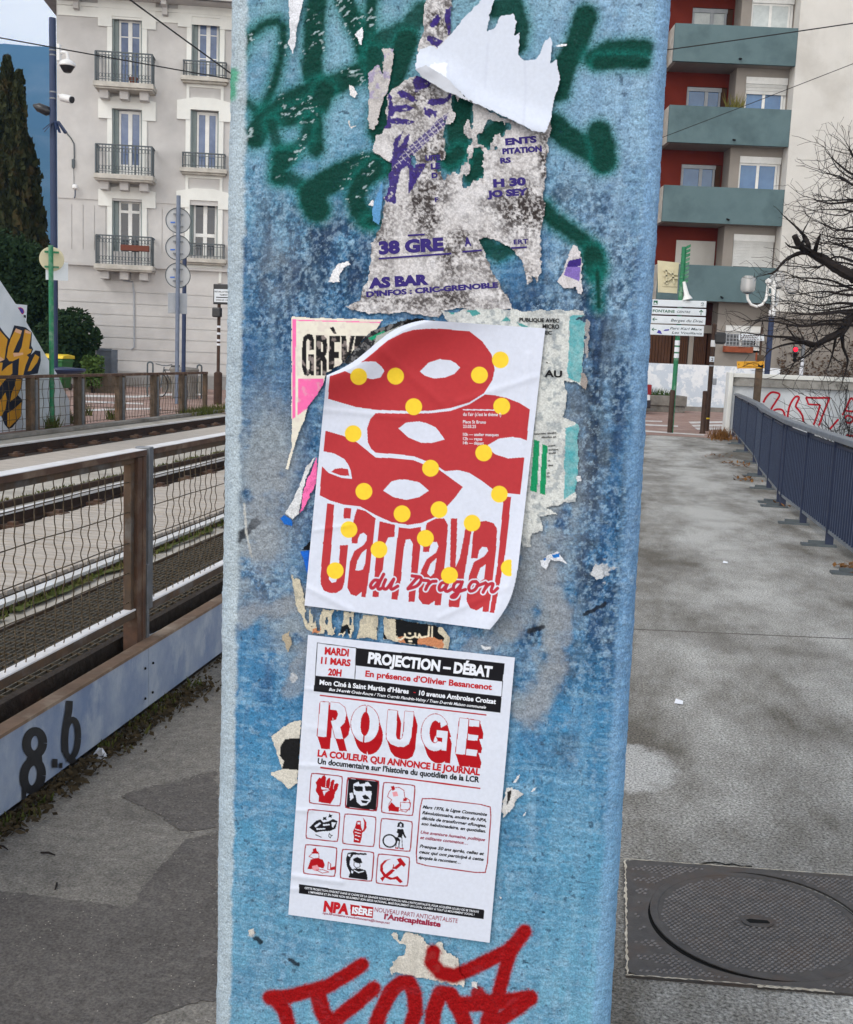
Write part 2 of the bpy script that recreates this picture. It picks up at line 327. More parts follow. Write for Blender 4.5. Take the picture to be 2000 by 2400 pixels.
def grain(name, sc, lo, hi):
    t = MAT[name].node_tree; L = t.links.new; b = t.nodes['Principled BSDF']; src = b.inputs['Base Color'].links[0].from_socket
    g_ = t.nodes.new('ShaderNodeNewGeometry'); n = t.nodes.new('ShaderNodeTexNoise'); n.inputs['Scale'].default_value = sc; n.inputs['Detail'].default_value = 6; n.inputs['Roughness'].default_value = .7; L(g_.outputs['Position'], n.inputs[0])
    r = t.nodes.new('ShaderNodeMapRange'); r.inputs[1].default_value = .34; r.inputs[2].default_value = .68; r.inputs[3].default_value = lo; r.inputs[4].default_value = hi; L(n.outputs['Fac'], r.inputs[0])
    v = t.nodes.new('ShaderNodeVectorMath'); v.operation = 'SCALE'; L(src, v.inputs[0]); L(r.outputs[0], v.inputs['Scale']); L(v.outputs[0], b.inputs['Base Color'])
    # bright grit
    vo = t.nodes.new('ShaderNodeTexVoronoi'); vo.inputs['Scale'].default_value = 110; L(g_.outputs['Position'], vo.inputs['Vector'])
    m1 = t.nodes.new('ShaderNodeMath'); m1.operation = 'LESS_THAN'; m1.inputs[1].default_value = .2; L(vo.outputs['Distance'], m1.inputs[0])
    s1 = t.nodes.new('ShaderNodeSeparateColor'); L(vo.outputs['Color'], s1.inputs[0]); m2 = t.nodes.new('ShaderNodeMath'); m2.operation = 'GREATER_THAN'; m2.inputs[1].default_value = .93; L(s1.outputs[0], m2.inputs[0])
    m3 = t.nodes.new('ShaderNodeMath'); m3.operation = 'MULTIPLY'; L(m1.outputs[0], m3.inputs[0]); L(m2.outputs[0], m3.inputs[1])
    x = t.nodes.new('ShaderNodeMix'); x.data_type = 'RGBA'; L(m3.outputs[0], x.inputs[0]); L(v.outputs[0], x.inputs[6]); x.inputs[7].default_value = (*lin((176, 168, 156)), 1); L(x.outputs[2], b.inputs['Base Color'])
for n_ in ('asphalt', 'asphalt_dark'): grain(n_, 120, .5, 1.45)
sheet('walkway', [(-.2, -3), (2.9, -3), (2.9, 25.4), (-.2, 25.0)], 0, 'path_grey')
sheet('footpath', [(-1.87, -3), (-.2, -3), (-.2, 25.0), (-1.87, 24.8)], 0, 'asphalt')
# darker repair patches in the asphalt, their outlines as on the path left of the column
def gpoly(pts, f): return [gz(*f(x, y)) for x, y in pts]
c4 = lambda x, y: (x/2.625, 1600+y/2.625)
dark_a = gpoly([(-60, 1275), (0, 1282), (300, 1325), (550, 1350), (800, 1388), (900, 1240), (1040, 1080), (1140, 970), (1330, 930), (1330, 1960), (1200, 1975), (1000, 2040), (850, 2110), (840, 2400), (-400, 2400)], c4)
def ragged(pts, amp, rn):
    o = []
    for i in range(len(pts)):
        a, b = np.array(pts[i]), np.array(pts[(i+1) % len(pts)]); n = max(1, int(np.linalg.norm(b-a)/.012)); n = min(n, 120)
        for k in range(n): q = a+(b-a)*k/n; o.append(q+np.array([rn.gauss(0, amp), rn.gauss(0, amp), 0]))
    return o
sheet('asphalt_patch', ragged(dark_a, .0035, random.Random(1)), .002, 'asphalt_dark')
dark_b = gpoly([(725, 705), (850, 660), (1100, 610), (1330, 545), (1330, 890), (1150, 925), (1060, 880), (960, 800)], c4)
sheet('asphalt_patch', ragged(dark_b, .006, random.Random(2)), .002, 'asphalt_dark')
# tram trackbed
XA, XB, XC = gz(0, 1412, .05)[0], gz(0, 1204, .12)[0], gz(0, 1047, .14)[0]
sheet('trackbed', [(-9.6, -8), (-1.95, -8), (-1.95, 60), (-9.6, 60)], -.01, 'track_concrete')
sheet('track_boards', [(XB+.16, -8), (XA-.13, -8), (XA-.13, 60), (XB+.16, 60)], .012, 'ballast_dark')
sheet('track_boards', [(XC+.3, -8), (XC+1.25, -8), (XC+1.25, 60), (XC+.3, 60)], .02, 'boards')
sheet('track_ballast', [(XB+.03, -8), (XB+.16, -8), (XB+.16, 60), (XB+.03, 60)], .012, 'ballast_dark')
sheet('track_ballast', [(XC+.03, -8), (XC+.30, -8), (XC+.30, 60), (XC+.03, 60)], .012, 'ballast_dark')
sheet('track_ballast', [(XA-.13, -8), (XA+.06, -8), (XA+.06, 60), (XA-.13, 60)], .004, 'ballast_dark')
b = MB()
rng = random.Random(3)
y = -8
while y < 34:                                    # gaps between the boards: each board a hair higher or lower
    wdt = rng.uniform(.10, .15); z = .036+rng.uniform(0, .008)
    b.box(XB+.17+rng.uniform(0, .02), XA-.14, y, y+wdt-rng.uniform(.012, .03), .013, z); y += wdt
tag(b.build('track_planks', MAT['boards']), kind='structure')
def rail(X, top, label):
    t = thing('tram_rail', (X, 0, 0), label, 'rail', 'steel tram rails')
    MB().box(X-.036, X+.036, -8, 60, top-.022, top).build('rail_head', MAT['rail_top'], t)
    w = MB()
    if top > .1: w.box(X-.012, X+.012, -8, 60, .03, top-.023); w.box(X-.07, X+.07, -8, 60, 0, .03)
    else: w.box(X-.05, X+.05, -8, 60, -.005, top-.0225)
    w.build('rail_web', MAT['rail_side'], t)
rail(XA, .05, 'bright steel tram rail nearest the wire mesh fence, beside the metal grating')
rail(XB, .13, 'middle steel tram rail at the far edge of the wooden boards')
rail(XC, .16, 'steel tram rail farthest from the walkway, below the brown far fence')
clip = MB().box(-.06, .10, -.07, .07, 0, .035).box(.0, .06, -.035, .035, .035, .06)
proto = None
for X in (XB, XC):
    y = 5.2
    while y < 26:
        if proto is None:
            proto = clip.build('rail_clip', MAT['rust']); o = proto; tag(o, 'rusty rail clip bolted beside a dark tram rail', 'clip', 'rail clips along the tram rails')
        else:
            o = proto.copy(); COL.objects.link(o)
        o.location = (X+.12, y, .012); o.rotation_euler.z = rng.uniform(-.15, .15); y += .75
# thin check strips beside the track
tag(MB().box(XB-.62, XB-.58, -8, 60, -.01, .05).build('track_edge_strip', MAT['rail_side']), kind='structure')
# moss and grass along the rails
mo = MB()
def strip(mb, x0, x1, y0, y1, z, n, jit, rn):
    ys = np.linspace(y0, y1, n); L_ = []; R2 = []
    for yy in ys: L_.append((x0+rn.uniform(-jit, jit), yy, z)); R2.append((x1+rn.uniform(-jit, jit), yy, z))
    for i in range(n-1):
        if rn.random() < .9: mb.quad(L_[i], R2[i], R2[i+1], L_[i+1])
def tuft(mb, x, y, z, h, n, rn, sp=.04):
    for k in range(n):
        a = rn.uniform(0, 6.28); r = rn.uniform(0, sp); px, py = x+math.cos(a)*r, y+math.sin(a)*r
        l = rn.uniform(.4, 1)*h; dx, dy = rn.uniform(-.5, .5)*l, rn.uniform(-.5, .5)*l; ww = rn.uniform(.004, .009)+h*.03
        c, s = math.cos(a), math.sin(a)
        mb.add([(px-c*ww, py-s*ww, z), (px+c*ww, py+s*ww, z), (px+dx, py+dy, z+l)], [(0, 1, 2)])
strip(mo, XB-.66, XB-.78, 3, 40, .012, 260, .035, rng); strip(mo, XB-.06, XB-.16, 3, 40, .014, 200, .03, rng)
strip(mo, XA+.06, XA+.12, 1, 30, .012, 200, .025, rng); strip(mo, XC-.06, XC-.32, 8, 40, .014, 200, .05, rng)
for x0, x1, d, h in ((XB-.62, XB-.8, 900, .04), (XB-.07, XB-.18, 500, .05), (XA+.05, XA+.11, 700, .05), (XC-.05, XC-.3, 700, .06)):
    for k in range(d): tuft(mo, rng.uniform(x1, x0), rng.uniform(2.5, 26), .01, h, 4, rng)
for k in range(260):
    tuft(mo, -9.45+rng.uniform(-.15, .3), rng.uniform(23.5, 29), .01, .22, 5, rng, .1)
for px, py, n in ((430, 1540, 30), (325, 1580, 14), (600, 1480, 10), (780, 1510, 8)):
    q = gz(px/3.125, 500+py/3.125)
    for k in range(n): tuft(mo, q[0]+.12+rng.uniform(-.1, .1), q[1]+rng.uniform(-.15, .15), 0, .32, 6, rng, .05)
tag(mo.build('grass', MAT['moss']), 'moss and short grass along the tram rails', None, kind='stuff')
# plaza beyond, with brick setts and white bands
pv = MB()
pv.quad((-60, 24.9, .004), (2.9, 25.2, .004), (6, 27, .004), (6, 60, .004)); pv.quad((-60, 24.9, .004), (6, 60, .004), (6, 60.01, .004), (-60, 60, .004))
pv.quad((-60, 10, .004), (-9.8, 10, .004), (-9.8, 24.93, .004), (-60, 24.9, .004))
tag(pv.build('brick_paving', MAT['brick_paving']), kind='structure')
c6 = lambda x, y: (1460+x/3.24, 550+y/3.24)
c2 = lambda x, y: (x/3.125, 500+y/3.125)
for i, (f, ps) in enumerate(((c6, [(500, 1422), (780, 1418), (780, 1432), (515, 1436)]), (c6, [(520, 1446), (780, 1442), (780, 1458), (540, 1460)]), (c6, [(545, 1468), (780, 1466), (780, 1482), (570, 1484)]),
               (c6, [(150, 1440), (420, 1452), (420, 1462), (150, 1450)]), (c6, [(140, 1486), (620, 1520), (620, 1528), (140, 1498)]), (c6, [(150, 1412), (300, 1416), (300, 1424), (150, 1420)]),
               (c2, [(570, 1330), (1000, 1338), (1240, 1320), (1480, 1322), (1480, 1334), (1240, 1336), (1000, 1352), (570, 1346)]), (c2, [(570, 1372), (1050, 1392), (1050, 1402), (570, 1384)]),
               (c2, [(600, 1440), (900, 1430), (1180, 1426), (1180, 1436), (900, 1442), (600, 1452)]))):
    sheet('road_marking', [gz(*f(x, y)) for x, y in ps], .009, 'road_paint')
tag(MB().box(-9.42, -9.25, -8, 27, 0, .06).build('track_kerb', MAT['concrete']), kind='structure')
# hills far away, with haze
def hills():
    mb = MB(); n, mrow = 90, 24; rn = np.random.RandomState(4)
    ax = np.linspace(-1.15, .9, n)            # azimuth
    prof = np.interp(ax, [-1.15, -.62, -.52, -.47, -.40, -.2, .2, .9], [.21, .232, .238, .245, .232, .16, .12, .15])
    vs = []
    for j in range(mrow):
        t = j/(mrow-1); dist = 2200+1500*t
        for i in range(n):
            h = prof[i]*3700*(t**1.15)*(1+.06*math.sin(i*.9+j*.6)*(t < .9)+.03*rn.randn()*min(1, t*1.2)*(t < .9)+.006*rn.randn()*(t > .9))
            vs.append((math.sin(ax[i])*dist, math.cos(ax[i])*dist, h-10))
    mb.add(vs, [(j*n+i, j*n+i+1, (j+1)*n+i+1, (j+1)*n+i) for j in range(mrow-1) for i in range(n-1)])
    return tag(mb.build('hills', MAT['forest'], smooth=True), kind='structure')
hills()

# the air between here and the hills
hz = MB().box(-4300, 4300, -300, 4300, -6, 1010)
hm = bpy.data.materials.new('haze'); hm.use_nodes = True; t_ = hm.node_tree; t_.nodes.clear()
ho = t_.nodes.new('ShaderNodeOutputMaterial'); pv_ = t_.nodes.new('ShaderNodeVolumePrincipled'); pv_.inputs['Color'].default_value = (.18, .48, 1, 1); pv_.inputs['Density'].default_value = .00026; pv_.inputs['Anisotropy'].default_value = .1
t_.links.new(pv_.outputs[0], ho.inputs['Volume'])
tag(hz.build('haze', hm), 'blue distance haze in front of the hills', None, kind='stuff')
# ================================================================== LEFT SIDE
FL = Frame(gd(300, 900, 40.5), (.965, .262))
def A(x, y, d=0.): return FL.at(x/3, y/3, d)         # crop coordinates of the facade
def bx(mb, fr, x0, x1, y0, y1, d0, d1, f=None):
    """box on a facade from picture corners"""
    f = f or (lambda x, y: fr.at(x, y)); xm, ym = (x0+x1)/2, (y0+y1)/2
    a0, a1 = f(x0, ym)[0], f(x1, ym)[0]; z1, z0 = f(xm, y0)[1], f(xm, y1)[1]
    mb.box(a0, a1, d0, d1, z0, z1, fr); return a0, a1, z0, z1
def wall_holes(mb, fr, a0, a1, z0, z1, holes, depth):
    xs = sorted({a0, a1, *[h[0] for h in holes], *[h[1] for h in holes]}); zs = sorted({z0, z1, *[h[2] for h in holes], *[h[3] for h in holes]})
    for i in range(len(xs)-1):
        for j in range(len(zs)-1):
            xm, zm = (xs[i]+xs[i+1])/2, (zs[j]+zs[j+1])/2
            if any(h[0] < xm < h[1] and h[2] < zm < h[3] for h in holes): continue
            mb.quad(fr.w(xs[i], 0, zs[j]), fr.w(xs[i+1], 0, zs[j]), fr.w(xs[i+1], 0, zs[j+1]), fr.w(xs[i], 0, zs[j+1]))
    for h in holes:
        p = [(h[0], h[2]), (h[1], h[2]), (h[1], h[3]), (h[0], h[3])]
        for k in range(4):
            (a, z), (c, e) = p[k], p[(k+1) % 4]
            mb.quad(fr.w(a, 0, z), fr.w(c, 0, e), fr.w(c, -depth, e), fr.w(a, -depth, z))
bl = thing('apartment_house', FL.w(0, 0, 0), 'old pale grey apartment house with wrought iron balconies and white window surrounds', 'building')
aL, aR = FL.at(135, 500)[0], FL.at(760, 500)[0]
zTop = A(700, 60)[1]
wins = []
for xs, ys in (((790, 1000), ((122, 610), (768, 1245), (1400, 1868))), ((1348, 1546), ((126, 548), (776, 1188), (1412, 1818)))):
    for y0, y1 in ys:
        xm = (xs[0]+xs[1])/2; sh = -8*(y0 > 600)-6*(y0 > 1300) if xs[0] > 1200 else 0
        wins.append((A(xs[0]+sh, (y0+y1)/2)[0], A(xs[1]+sh, (y0+y1)/2)[0], A(xm, y1)[1], A(xm, y0)[1]))
# hidden third bay behind the column, so the facade goes on from a step to the side
da = wins[3][0]-wins[0][0]
wins3 = [(h[0]+2*da, h[1]+2*da, h[2], h[3]) for h in wins[:3]]
allw = wins+wins3
m = MB(); wall_holes(m, FL, aL, aR, 0, zTop+.6, allw, .28)
for p in ((aL, 0), (aR, 0)):
    m.quad(FL.w(p[0], 0, 0), FL.w(p[0], -11, 0), FL.w(p[0], -11, zTop+.6), FL.w(p[0], 0, zTop+.6))
m.build('wall', MAT['plaster'], bl)
m = MB().box(aL+.01, aR-.01, -1.2, -.5, .01, zTop, FL); m.build('interior', MAT['gap_black'], bl)
# rusticated ground floor and vertical panels
m = MB(); zc = A(1000, 1890)[1]; z = .55
gate_a = FL.at(275, 860)[0]
courses = [A(700, 1500+(yy-0)*.0)[1] for yy in ()]
zz = FL.at(224, 656)[1]; hgt = FL.at(224, 656)[1]-FL.at(224, 683)[1]
k = 0
while zz-hgt*(k+1) > .35:
    m.box(aL+.02, aR-.02, 0, .03, zz-hgt*(k+1)+.03, zz-hgt*k, FL); k += 1
m.build('rusticated_course', MAT['plaster'], bl)
m = MB().box(aL, aR, 0, .09, 0, zz-hgt*k-.02, FL); m.build('plinth', MAT['plinth'], bl)
m = MB(); za, zb = A(600, 1792)[1], A(600, 1440)[1]
aw = A(550, 1600)[0]-A(470, 1600)[0]; a = A(430, 1600)[0]
skip = [(h[0]-.22, h[1]+.22) for h in allw if abs(h[2]-wins[2][2]) < .6]+[(wins[5][0]-.25, wins[5][1]+.25)]
while a < aR-.5:
    if not any(s0 < a+aw/2 < s1 for s0, s1 in skip): MB().box(a, a+aw-.03, 0, .025, za, zb, FL).build('wall_panel', MAT['plaster'], bl)
    a += aw

m = MB()
bx(m, FL, 405, 2200, 1790, 1880, 0, .03, A); bx(m, FL, 405, 2200, 1878, 1900, 0, .14, A); m.build('string_course', MAT['plaster'], bl)
m = MB(); bx(m, FL, 405, 2200, 1395, 1438, 0, .035, A); m.build('band_course', MAT['plaster'], bl)
m = MB(); bx(m, FL, 405, 2200, 98, 168, 0, .05, A); bx(m, FL, 405, 2200, 72, 98, 0, .11, A); m.build('frieze', MAT['trim'], bl)
# roof eave with brackets
m = MB().box(aL-.7, aR+.7, -.2, .85, zTop+.3, zTop+.45, FL).box(aL-.75, aR+.75, .75, .95, zTop+.3, zTop+.62, FL)
rf = m.build('eave', MAT['plaster'], bl)
m = MB(); m.prism([FL.w(aL-.8, .95, zTop+.6), FL.w(aL-.8, -11.9, zTop+.6), FL.w(aL-.8, -5.5, zTop+3.2)], FL.u*(aR-aL+1.6)); m.build('roof', MAT['plinth'], bl)
a = A(545, 30)[0]; sp = A(1168, 30)[0]-a
for k in range(-1, 4):
    ac = a+k*sp
    if aL-.3 < ac < aR: MB().box(ac-.09, ac+.09, 0, .7, zTop+.12, zTop+.3, FL).box(ac-.09, ac+.09, 0, .32, zTop-.12, zTop+.12, FL).build('eave_bracket', MAT['plaster'], rf)
# windows
def window(h, style, nm='window'):
    a0, a1, z0, z1 = h; fr = FL; am = (a0+a1)/2; d = -.2
    f = MB(); t = .07
    lo = z0+(.02)
    sh = .2 if style != 'low' else .12
    x0, x1 = a0+sh, a1-.06
    for q in ((x0, x0+t), (x1-t, x1), ((x0+x1)/2-.07, (x0+x1)/2+.07)): f.box(q[0], q[1], d-.05, d, lo, z1-.02, fr)
    f.box(x0+t, x1-t, d-.045, d-.004, z1-.12, z1-.02, fr)
    f.box(x0+t, x1-t, d-.045, d-.004, lo, lo+.08, fr)
    H = z1-z0
    if style == 'door':
        f.box(x0+t, x1-t, d-.045, d-.006, lo+.08, lo+H*.19, fr)
    if style == 'trans':
        f.box(x0+t, x1-t, d-.045, d+.01, z1-H*.2, z1-H*.16, fr); f.box(x0+t, x1-t, d-.045, d-.006, lo+.08, lo+H*.19, fr)
    if style in ('bars', 'door_bars'):
        f.box(x0+t, x1-t, d-.04, d-.02, z1-H*.265, z1-H*.25, fr)
    if style == 'bars': f.box(x0+t, x1-t, d-.04, d-.02, z1-H*.66, z1-H*.645, fr)
    if style == 'low': f.box(x0+t, x1-t, d-.045, d+.01, z0+H*.38, z0+H*.44, fr)
    fo = f.build(nm, MAT['white_frame'], bl)
    MB().box(x0+.02, x1-.02, d-.035, d-.025, lo, z1-.03, fr).build('pane', MAT['window_glass' if style not in ('trans', 'low') else 'window_dark'], fo)
    s = MB(); s.box(a0+.005, a0+.05, -.19, -.01, z0, z1-.01, fr); s.box(a0+.05, a0+sh-.01, -.2, -.16, z0, z1-.01, fr); s.box(a1-.045, a1-.005, -.18, -.01, z0, z1-.01, fr)
    s.build('shutter', MAT['shutter_green'], bl)
for h, st in zip(allw, ('door_bars', 'door', 'trans', 'bars', 'plain', 'low', 'door_bars', 'door', 'trans')): window(h, st)
# white surrounds: jambs, head block with a low gable
for i, h in enumerate(allw):
    a0, a1, z0, z1 = h; s = MB()
    jw = .17
    zlow = z0 if i % 3 else z0
    s.box(a0-jw, a0, 0, .06, zlow, z1, FL); s.box(a1, a1+jw, 0, .06, zlow, z1, FL)
    hw = .48; up = .42 if i % 3 else .8; dn = .36
    if i % 3 == 2: dn = .28
    am = (a0+a1)/2
    pts = [(a0-hw, z1-dn), (a0-.001, z1-dn), (a0-.001, z1), (a1+.001, z1), (a1+.001, z1-dn), (a1+hw, z1-dn), (a1+hw, z1+up-.13), (am+.35, z1+up), (am-.35, z1+up), (a0-hw, z1+up-.13)]
    s.prism([FL.w(a, .085, z) for a, z in pts], -FL.n*.085); s.build('window_surround', MAT['trim'], bl)
# iron balconies
def balcony(h, big):
    a0, a1, z0, z1 = h; am = (a0+a1)/2
    if big:
        hw = (A(1085, 600)[0]-A(683, 600)[0])/2; dp = .75; rail_h = .98
        s = MB().box(am-hw-.04, am+hw+.04, 0, dp+.06, z0-.19, z0-.02, FL).box(am-hw, am+hw, 0, dp, z0-.25, z0-.19, FL)
        so_ = s.build('balcony_slab', MAT['slab_edge'], bl, bevel=.015)
        for k in (-1, 0, 1):
            ac = am+k*.69-.03
            MB().box(ac-.15, ac+.15, 0, .5, z0-.52, z0-.25, FL).build('bracket', MAT['plaster'], so_)
    else:
        hw = (a1-a0)/2+.28; dp = .3; rail_h = .5
        s = MB().box(am-hw-.06, am+hw+.06, 0, dp+.06, z0-.17, z0-.02, FL).box(am-hw, am+hw, 0, dp-.05, z0-.24, z0-.17, FL)
        so_ = s.build('window_sill', MAT['slab_edge'], bl, bevel=.012)
        p = MB()
        for q in ((am-hw+.12, am-hw+.22), (am+hw-.22, am+hw-.12)): p.box(q[0], q[1], 0, .05, z0-.85, z0-.24, FL)
        p.box(am-hw+.22, am+hw-.22, 0, .05, z0-.34, z0-.24, FL); p.build('apron_panel', MAT['trim'], so_)
    r = MB(); b = .022
    zt, zb = z0+rail_h, z0+.07
    def P(a, d, z): return FL.w(a, d, z)
    A0, A1, D = am-hw+.03, am+hw-.03, dp-.04
    for z, tk in ((zt, .045), (zb, .022), (zt-.1, .018)):
        r.bar(P(A0, D, z), P(A1, D, z), tk); r.bar(P(A0, .02, z), P(A0, D, z), tk); r.bar(P(A1, .02, z), P(A1, D, z), tk)
    n = 17 if big else 13
    for k in range(n+1):
        a = A0+(A1-A0)*k/n; thick = .05 if k in (0, 5, n-5, n) and big else .02
        r.bar(P(a, D, z0-.02), P(a, D, zt), thick)
        if big and k < n:   # scroll work at the bottom and the top
            am_ = a+(A1-A0)/n/2
            pts = [P(am_+.045*math.cos(t), D, z0+.2+.07*math.sin(t)) for t in np.linspace(0, 6.28, 9)]
            r.tube(pts, .008, 4); r.tube([p+np.array([0, 0, .6]) for p in pts], .008, 4)
    for a in (A0, A1):
        for k in range(1, 5): r.bar(P(a, D*k/5, z0-.02), P(a, D*k/5, zt), .018)
    r.build('railing', MAT['iron'], so_)
for i, h in enumerate(allw): balcony(h, i < 3 or i > 5)
# downpipe, drain stain line, wall lamp
pp = MB(); pt = [FL.at(*c2(x, y)) for x, y in ((905, 492), (975, 505), (985, 600), (985, 980), (960, 998))]
pp.tube([FL.w(a, .06, z) for a, z in pt], .03, 6); pp.build('drainpipe', MAT['sign_grey'], bl)
def flowerpot(x, y, s, f, lab, planted=False):
    a, z = f(x, y, .5); t = tag(MB().lathe(FL.w(a, .5, z), [(.09*s, 0), (.13*s, .2*s), (.15*s, .2*s), (.15*s, .26*s), (.12*s, .26*s)], 12).build('flower_pot', MAT['terracotta']), lab, 'flower pot')
flowerpot(938, 606, 1.1, A, 'small terracotta flower pot on the top left iron balcony')
a0_, z_ = A(850, 1740, .82); a1_, _ = A(1050, 1740, .82)
t = tag(MB().box(a0_, a1_, .74, .92, z_-.1, z_+.1, FL).build('flower_box', MAT['flower_box'], bevel=.01), 'long brown flower box on the lowest iron balcony railing', 'flower box')
wl = thing('wall_lamp', FL.w(*[(lambda q: (q[0], .1, q[1]))(A(538, 1320))][0]), 'small round white lamp on the pale grey house wall', 'lamp')
a, z = A(538, 1320); MB().lathe(FL.w(a, .2, z-.09), [(.05, 0), (.11, .04), (.12, .1), (.08, .17), (.02, .19)], 12).build('lamp_globe', MAT['white_plastic'], wl, smooth=True)
MB().tube([FL.w(a-.07, .02, z-.35), FL.w(a-.03, .1, z-.3), FL.w(a, .2, z-.08)], .025, 6).build('lamp_arm', MAT['grey_pole'], wl)
cb = MB(); pts = [A(*q) for q in ((465, 930), (500, 970), (522, 1010), (524, 1110), (510, 1150), (518, 1185))]
cb.tube([FL.w(p[0], .03, p[1]) for p in pts], .022, 5); pts = [A(*q) for q in ((520, 1180), (522, 1300))]; cb.tube([FL.w(p[0], .03, p[1]) for p in pts], .01, 4)
a, z = A(518, 1150); cb.box(a-.05, a+.05, 0, .09, z-.14, z+.14, FL)
tag(cb.build('wall_cable', MAT['iron']), 'dark cable with a small box fixed on the pale house wall', 'cable')
# ---- trees and bushes
def leaf_cloud(mb, n, fn, size, rn, cone=False):
    for k in range(n):
        c, s = fn(rn); s *= size
        a = Vector((rn.gauss(0, 1), rn.gauss(0, 1), rn.gauss(0, 1))).normalized(); b = a.orthogonal().normalized()
        if cone: a = (Vector((0, 0, 1))+a*.55).normalized(); b = a.orthogonal().normalized(); b = (b*math.cos(k)+a.cross(b)*math.sin(k))
        c = Vector(c)
        mb.add([c-a*s*.4-b*s*.5, c-a*s*.4+b*s*.5, c+a*s*.2+b*s*.45, c+a*s*1.1, c+a*s*.2-b*s*.45], [(0, 1, 2, 3, 4)])
P0 = gd(30, 860, 49); rn = random.Random(8)
cf = thing('conifer_tree', (P0[0], P0[1], 0), 'tall dark cypress tree with pointed crown left of the grey house', 'tree')
rt = FPX/49
top = gd(22, 150, 49)[2]
m = MB()
def spire(ox, oy, h, rad, n, base=.0, size=.42):
    def fn(r):
        t = r.random()**.85; zz = base+(h-base)*t; R0 = rad*(1-t)**.72+.12
        ph = r.uniform(0, 6.283); lob = .78+.22*math.sin(ph*5+zz*1.3)+.18*math.sin(ph*3-zz*2.1)
        rr = R0*lob*math.sqrt(r.uniform(.25, 1))*(1 if r.random() < .93 else r.uniform(1, 1.28))
        return (P0[0]+ox+rr*math.cos(ph), P0[1]+oy+rr*math.sin(ph), zz), r.uniform(.5, 1.1)*(1 if t < .8 else .7)
    leaf_cloud(m, n, fn, size, rn, True)
spire(-.1, 0, top*.985, 1.25, 14000, size=.27); spire(.62, -.3, top*.94, .75, 7000, size=.24); spire(-1.2, .3, top*.80, 1.3, 8000, size=.27); spire(.75, .2, top*.74, 1.25, 9000, size=.27); spire(.2, -.2, top*.45, 2.1, 9000, size=.27)
m.build('crown', MAT['conifer'], cf)
MB().tube([(P0[0], P0[1], 0), (P0[0], P0[1], top*.9)], [.28, .03], 8).build('trunk', MAT['bark'], cf)
def bush(px, py0, py1, dep, rx, lab, n=2600, m_='bush_dark', size=.11, name='bush', grp=None):
    b0 = gd(px, py1, dep); h = gd(px, py0, dep)[2]
    t = thing(name, (b0[0], b0[1], 0), lab, 'bush' if name == 'bush' else 'plant', grp); mm = MB(); rr = random.Random(int(px))
    cl = [(rr.uniform(-.6, .6)*rx, rr.uniform(-.5, .5)*rx, rr.uniform(.25, .82)*h, rr.uniform(.35, .6)*min(rx, h/2)) for _ in range(16)]
    def fn(r):
        c = r.choice(cl); d = Vector((r.gauss(0, 1), r.gauss(0, 1), r.gauss(0, 1))).normalized()*c[3]*r.uniform(.6, 1.05)
        return (b0[0]+c[0]+d.x, b0[1]+c[1]+d.y, max(.05, c[2]+d.z)), r.uniform(.5, 1.2)
    leaf_cloud(mm, n, fn, size, rr); mm.build('foliage', MAT[m_], t)
    s = MB()
    for c in cl[:7]: s.tube([(b0[0], b0[1], 0), (b0[0]+c[0]*.5, b0[1]+c[1]*.5, c[2]*.5), (b0[0]+c[0], b0[1]+c[1], c[2])], [.05, .03, .01], 5)
    s.build('stem', MAT['bark'], t)
bush(150, 722, 880, 38, 1.15, 'dark evergreen bush between the navy pole and the grey gate', 13000, size=.095)
bush(60, 560, 870, 42, 2.3, 'wide dark shrub below the cypress behind the white buttress', 20000, size=.12)
bush(5, 520, 870, 41, 1.6, 'dense shrub at the left edge behind the white buttress', 12000, size=.12)
bush(218, 828, 878, 33.8, .42, 'light green leafy shrub growing in the planter by the gate', 1500, 'leaf_green', .075)
# ---- grey gate in a low wall
FG = Frame(gd(240, 880, 39.6), FL.u)
gt = thing('metal_gate', FG.w(0, 0, 0), 'grey metal double gate beside the house wall', 'gate')
g0, g1 = FG.at(188, 850)[0], FG.at(262, 850)[0]; zt = FG.at(230, 816)[1]
gm = (g0+g1)/2
for q in ((g0, gm-.02), (gm+.02, g1)):
    lf = MB().box(q[0], q[1], 0, .04, .08, zt-.08, FG).build('leaf', MAT['gate_grey'], gt)
    e = MB().box(q[0], q[0]+.06, .04, .06, .08, zt-.08, FG).box(q[1]-.06, q[1], .04, .06, .08, zt-.08, FG).box(q[0]+.06, q[1]-.06, .04, .06, zt-.2, zt-.08, FG); e.build('leaf_frame', MAT['gate_grey'], lf)
MB().box(g0-.1, g1, -.03, .1, zt-.08, zt, FG).build('top_rail', MAT['gate_grey'], gt)
MB().box(g1, g1+.2, -.05, .15, 0, zt-.03, FG).build('post', MAT['gate_grey'], gt)
# ---- planters
def planter(cs, m_, lab, nm='concrete_planter'):
    (x0, x1, y0, y1, dep) = cs; f = Frame(gd((x0+x1)/2, y1, dep), FL.u); a0, a1 = f.at(x0, y1)[0], f.at(x1, y1)[0]; z1 = f.at((x0+x1)/2, y0)[1]; z0 = f.at((x0+x1)/2, y1)[1]
    z0 = 0 if abs(z0) < .4 else z0
    t = thing(nm, f.w((a0+a1)/2, 0, 0), lab, 'planter', 'concrete planters'); d = -.75
    s = MB(); w_ = .07
    s.box(a0, a1, -w_, 0, z0, z1, f); s.box(a0, a1, d, d+w_, z0, z1, f); s.box(a0, a0+w_, d+w_, -w_, z0, z1, f); s.box(a1-w_, a1, d+w_, -w_, z0, z1, f)
    s.build('trough', MAT[m_], t, bevel=.015); MB().box(a0+w_, a1-w_, d+w_, -w_, z1-.12, z1-.06, f).build('soil', MAT['litter'], t)
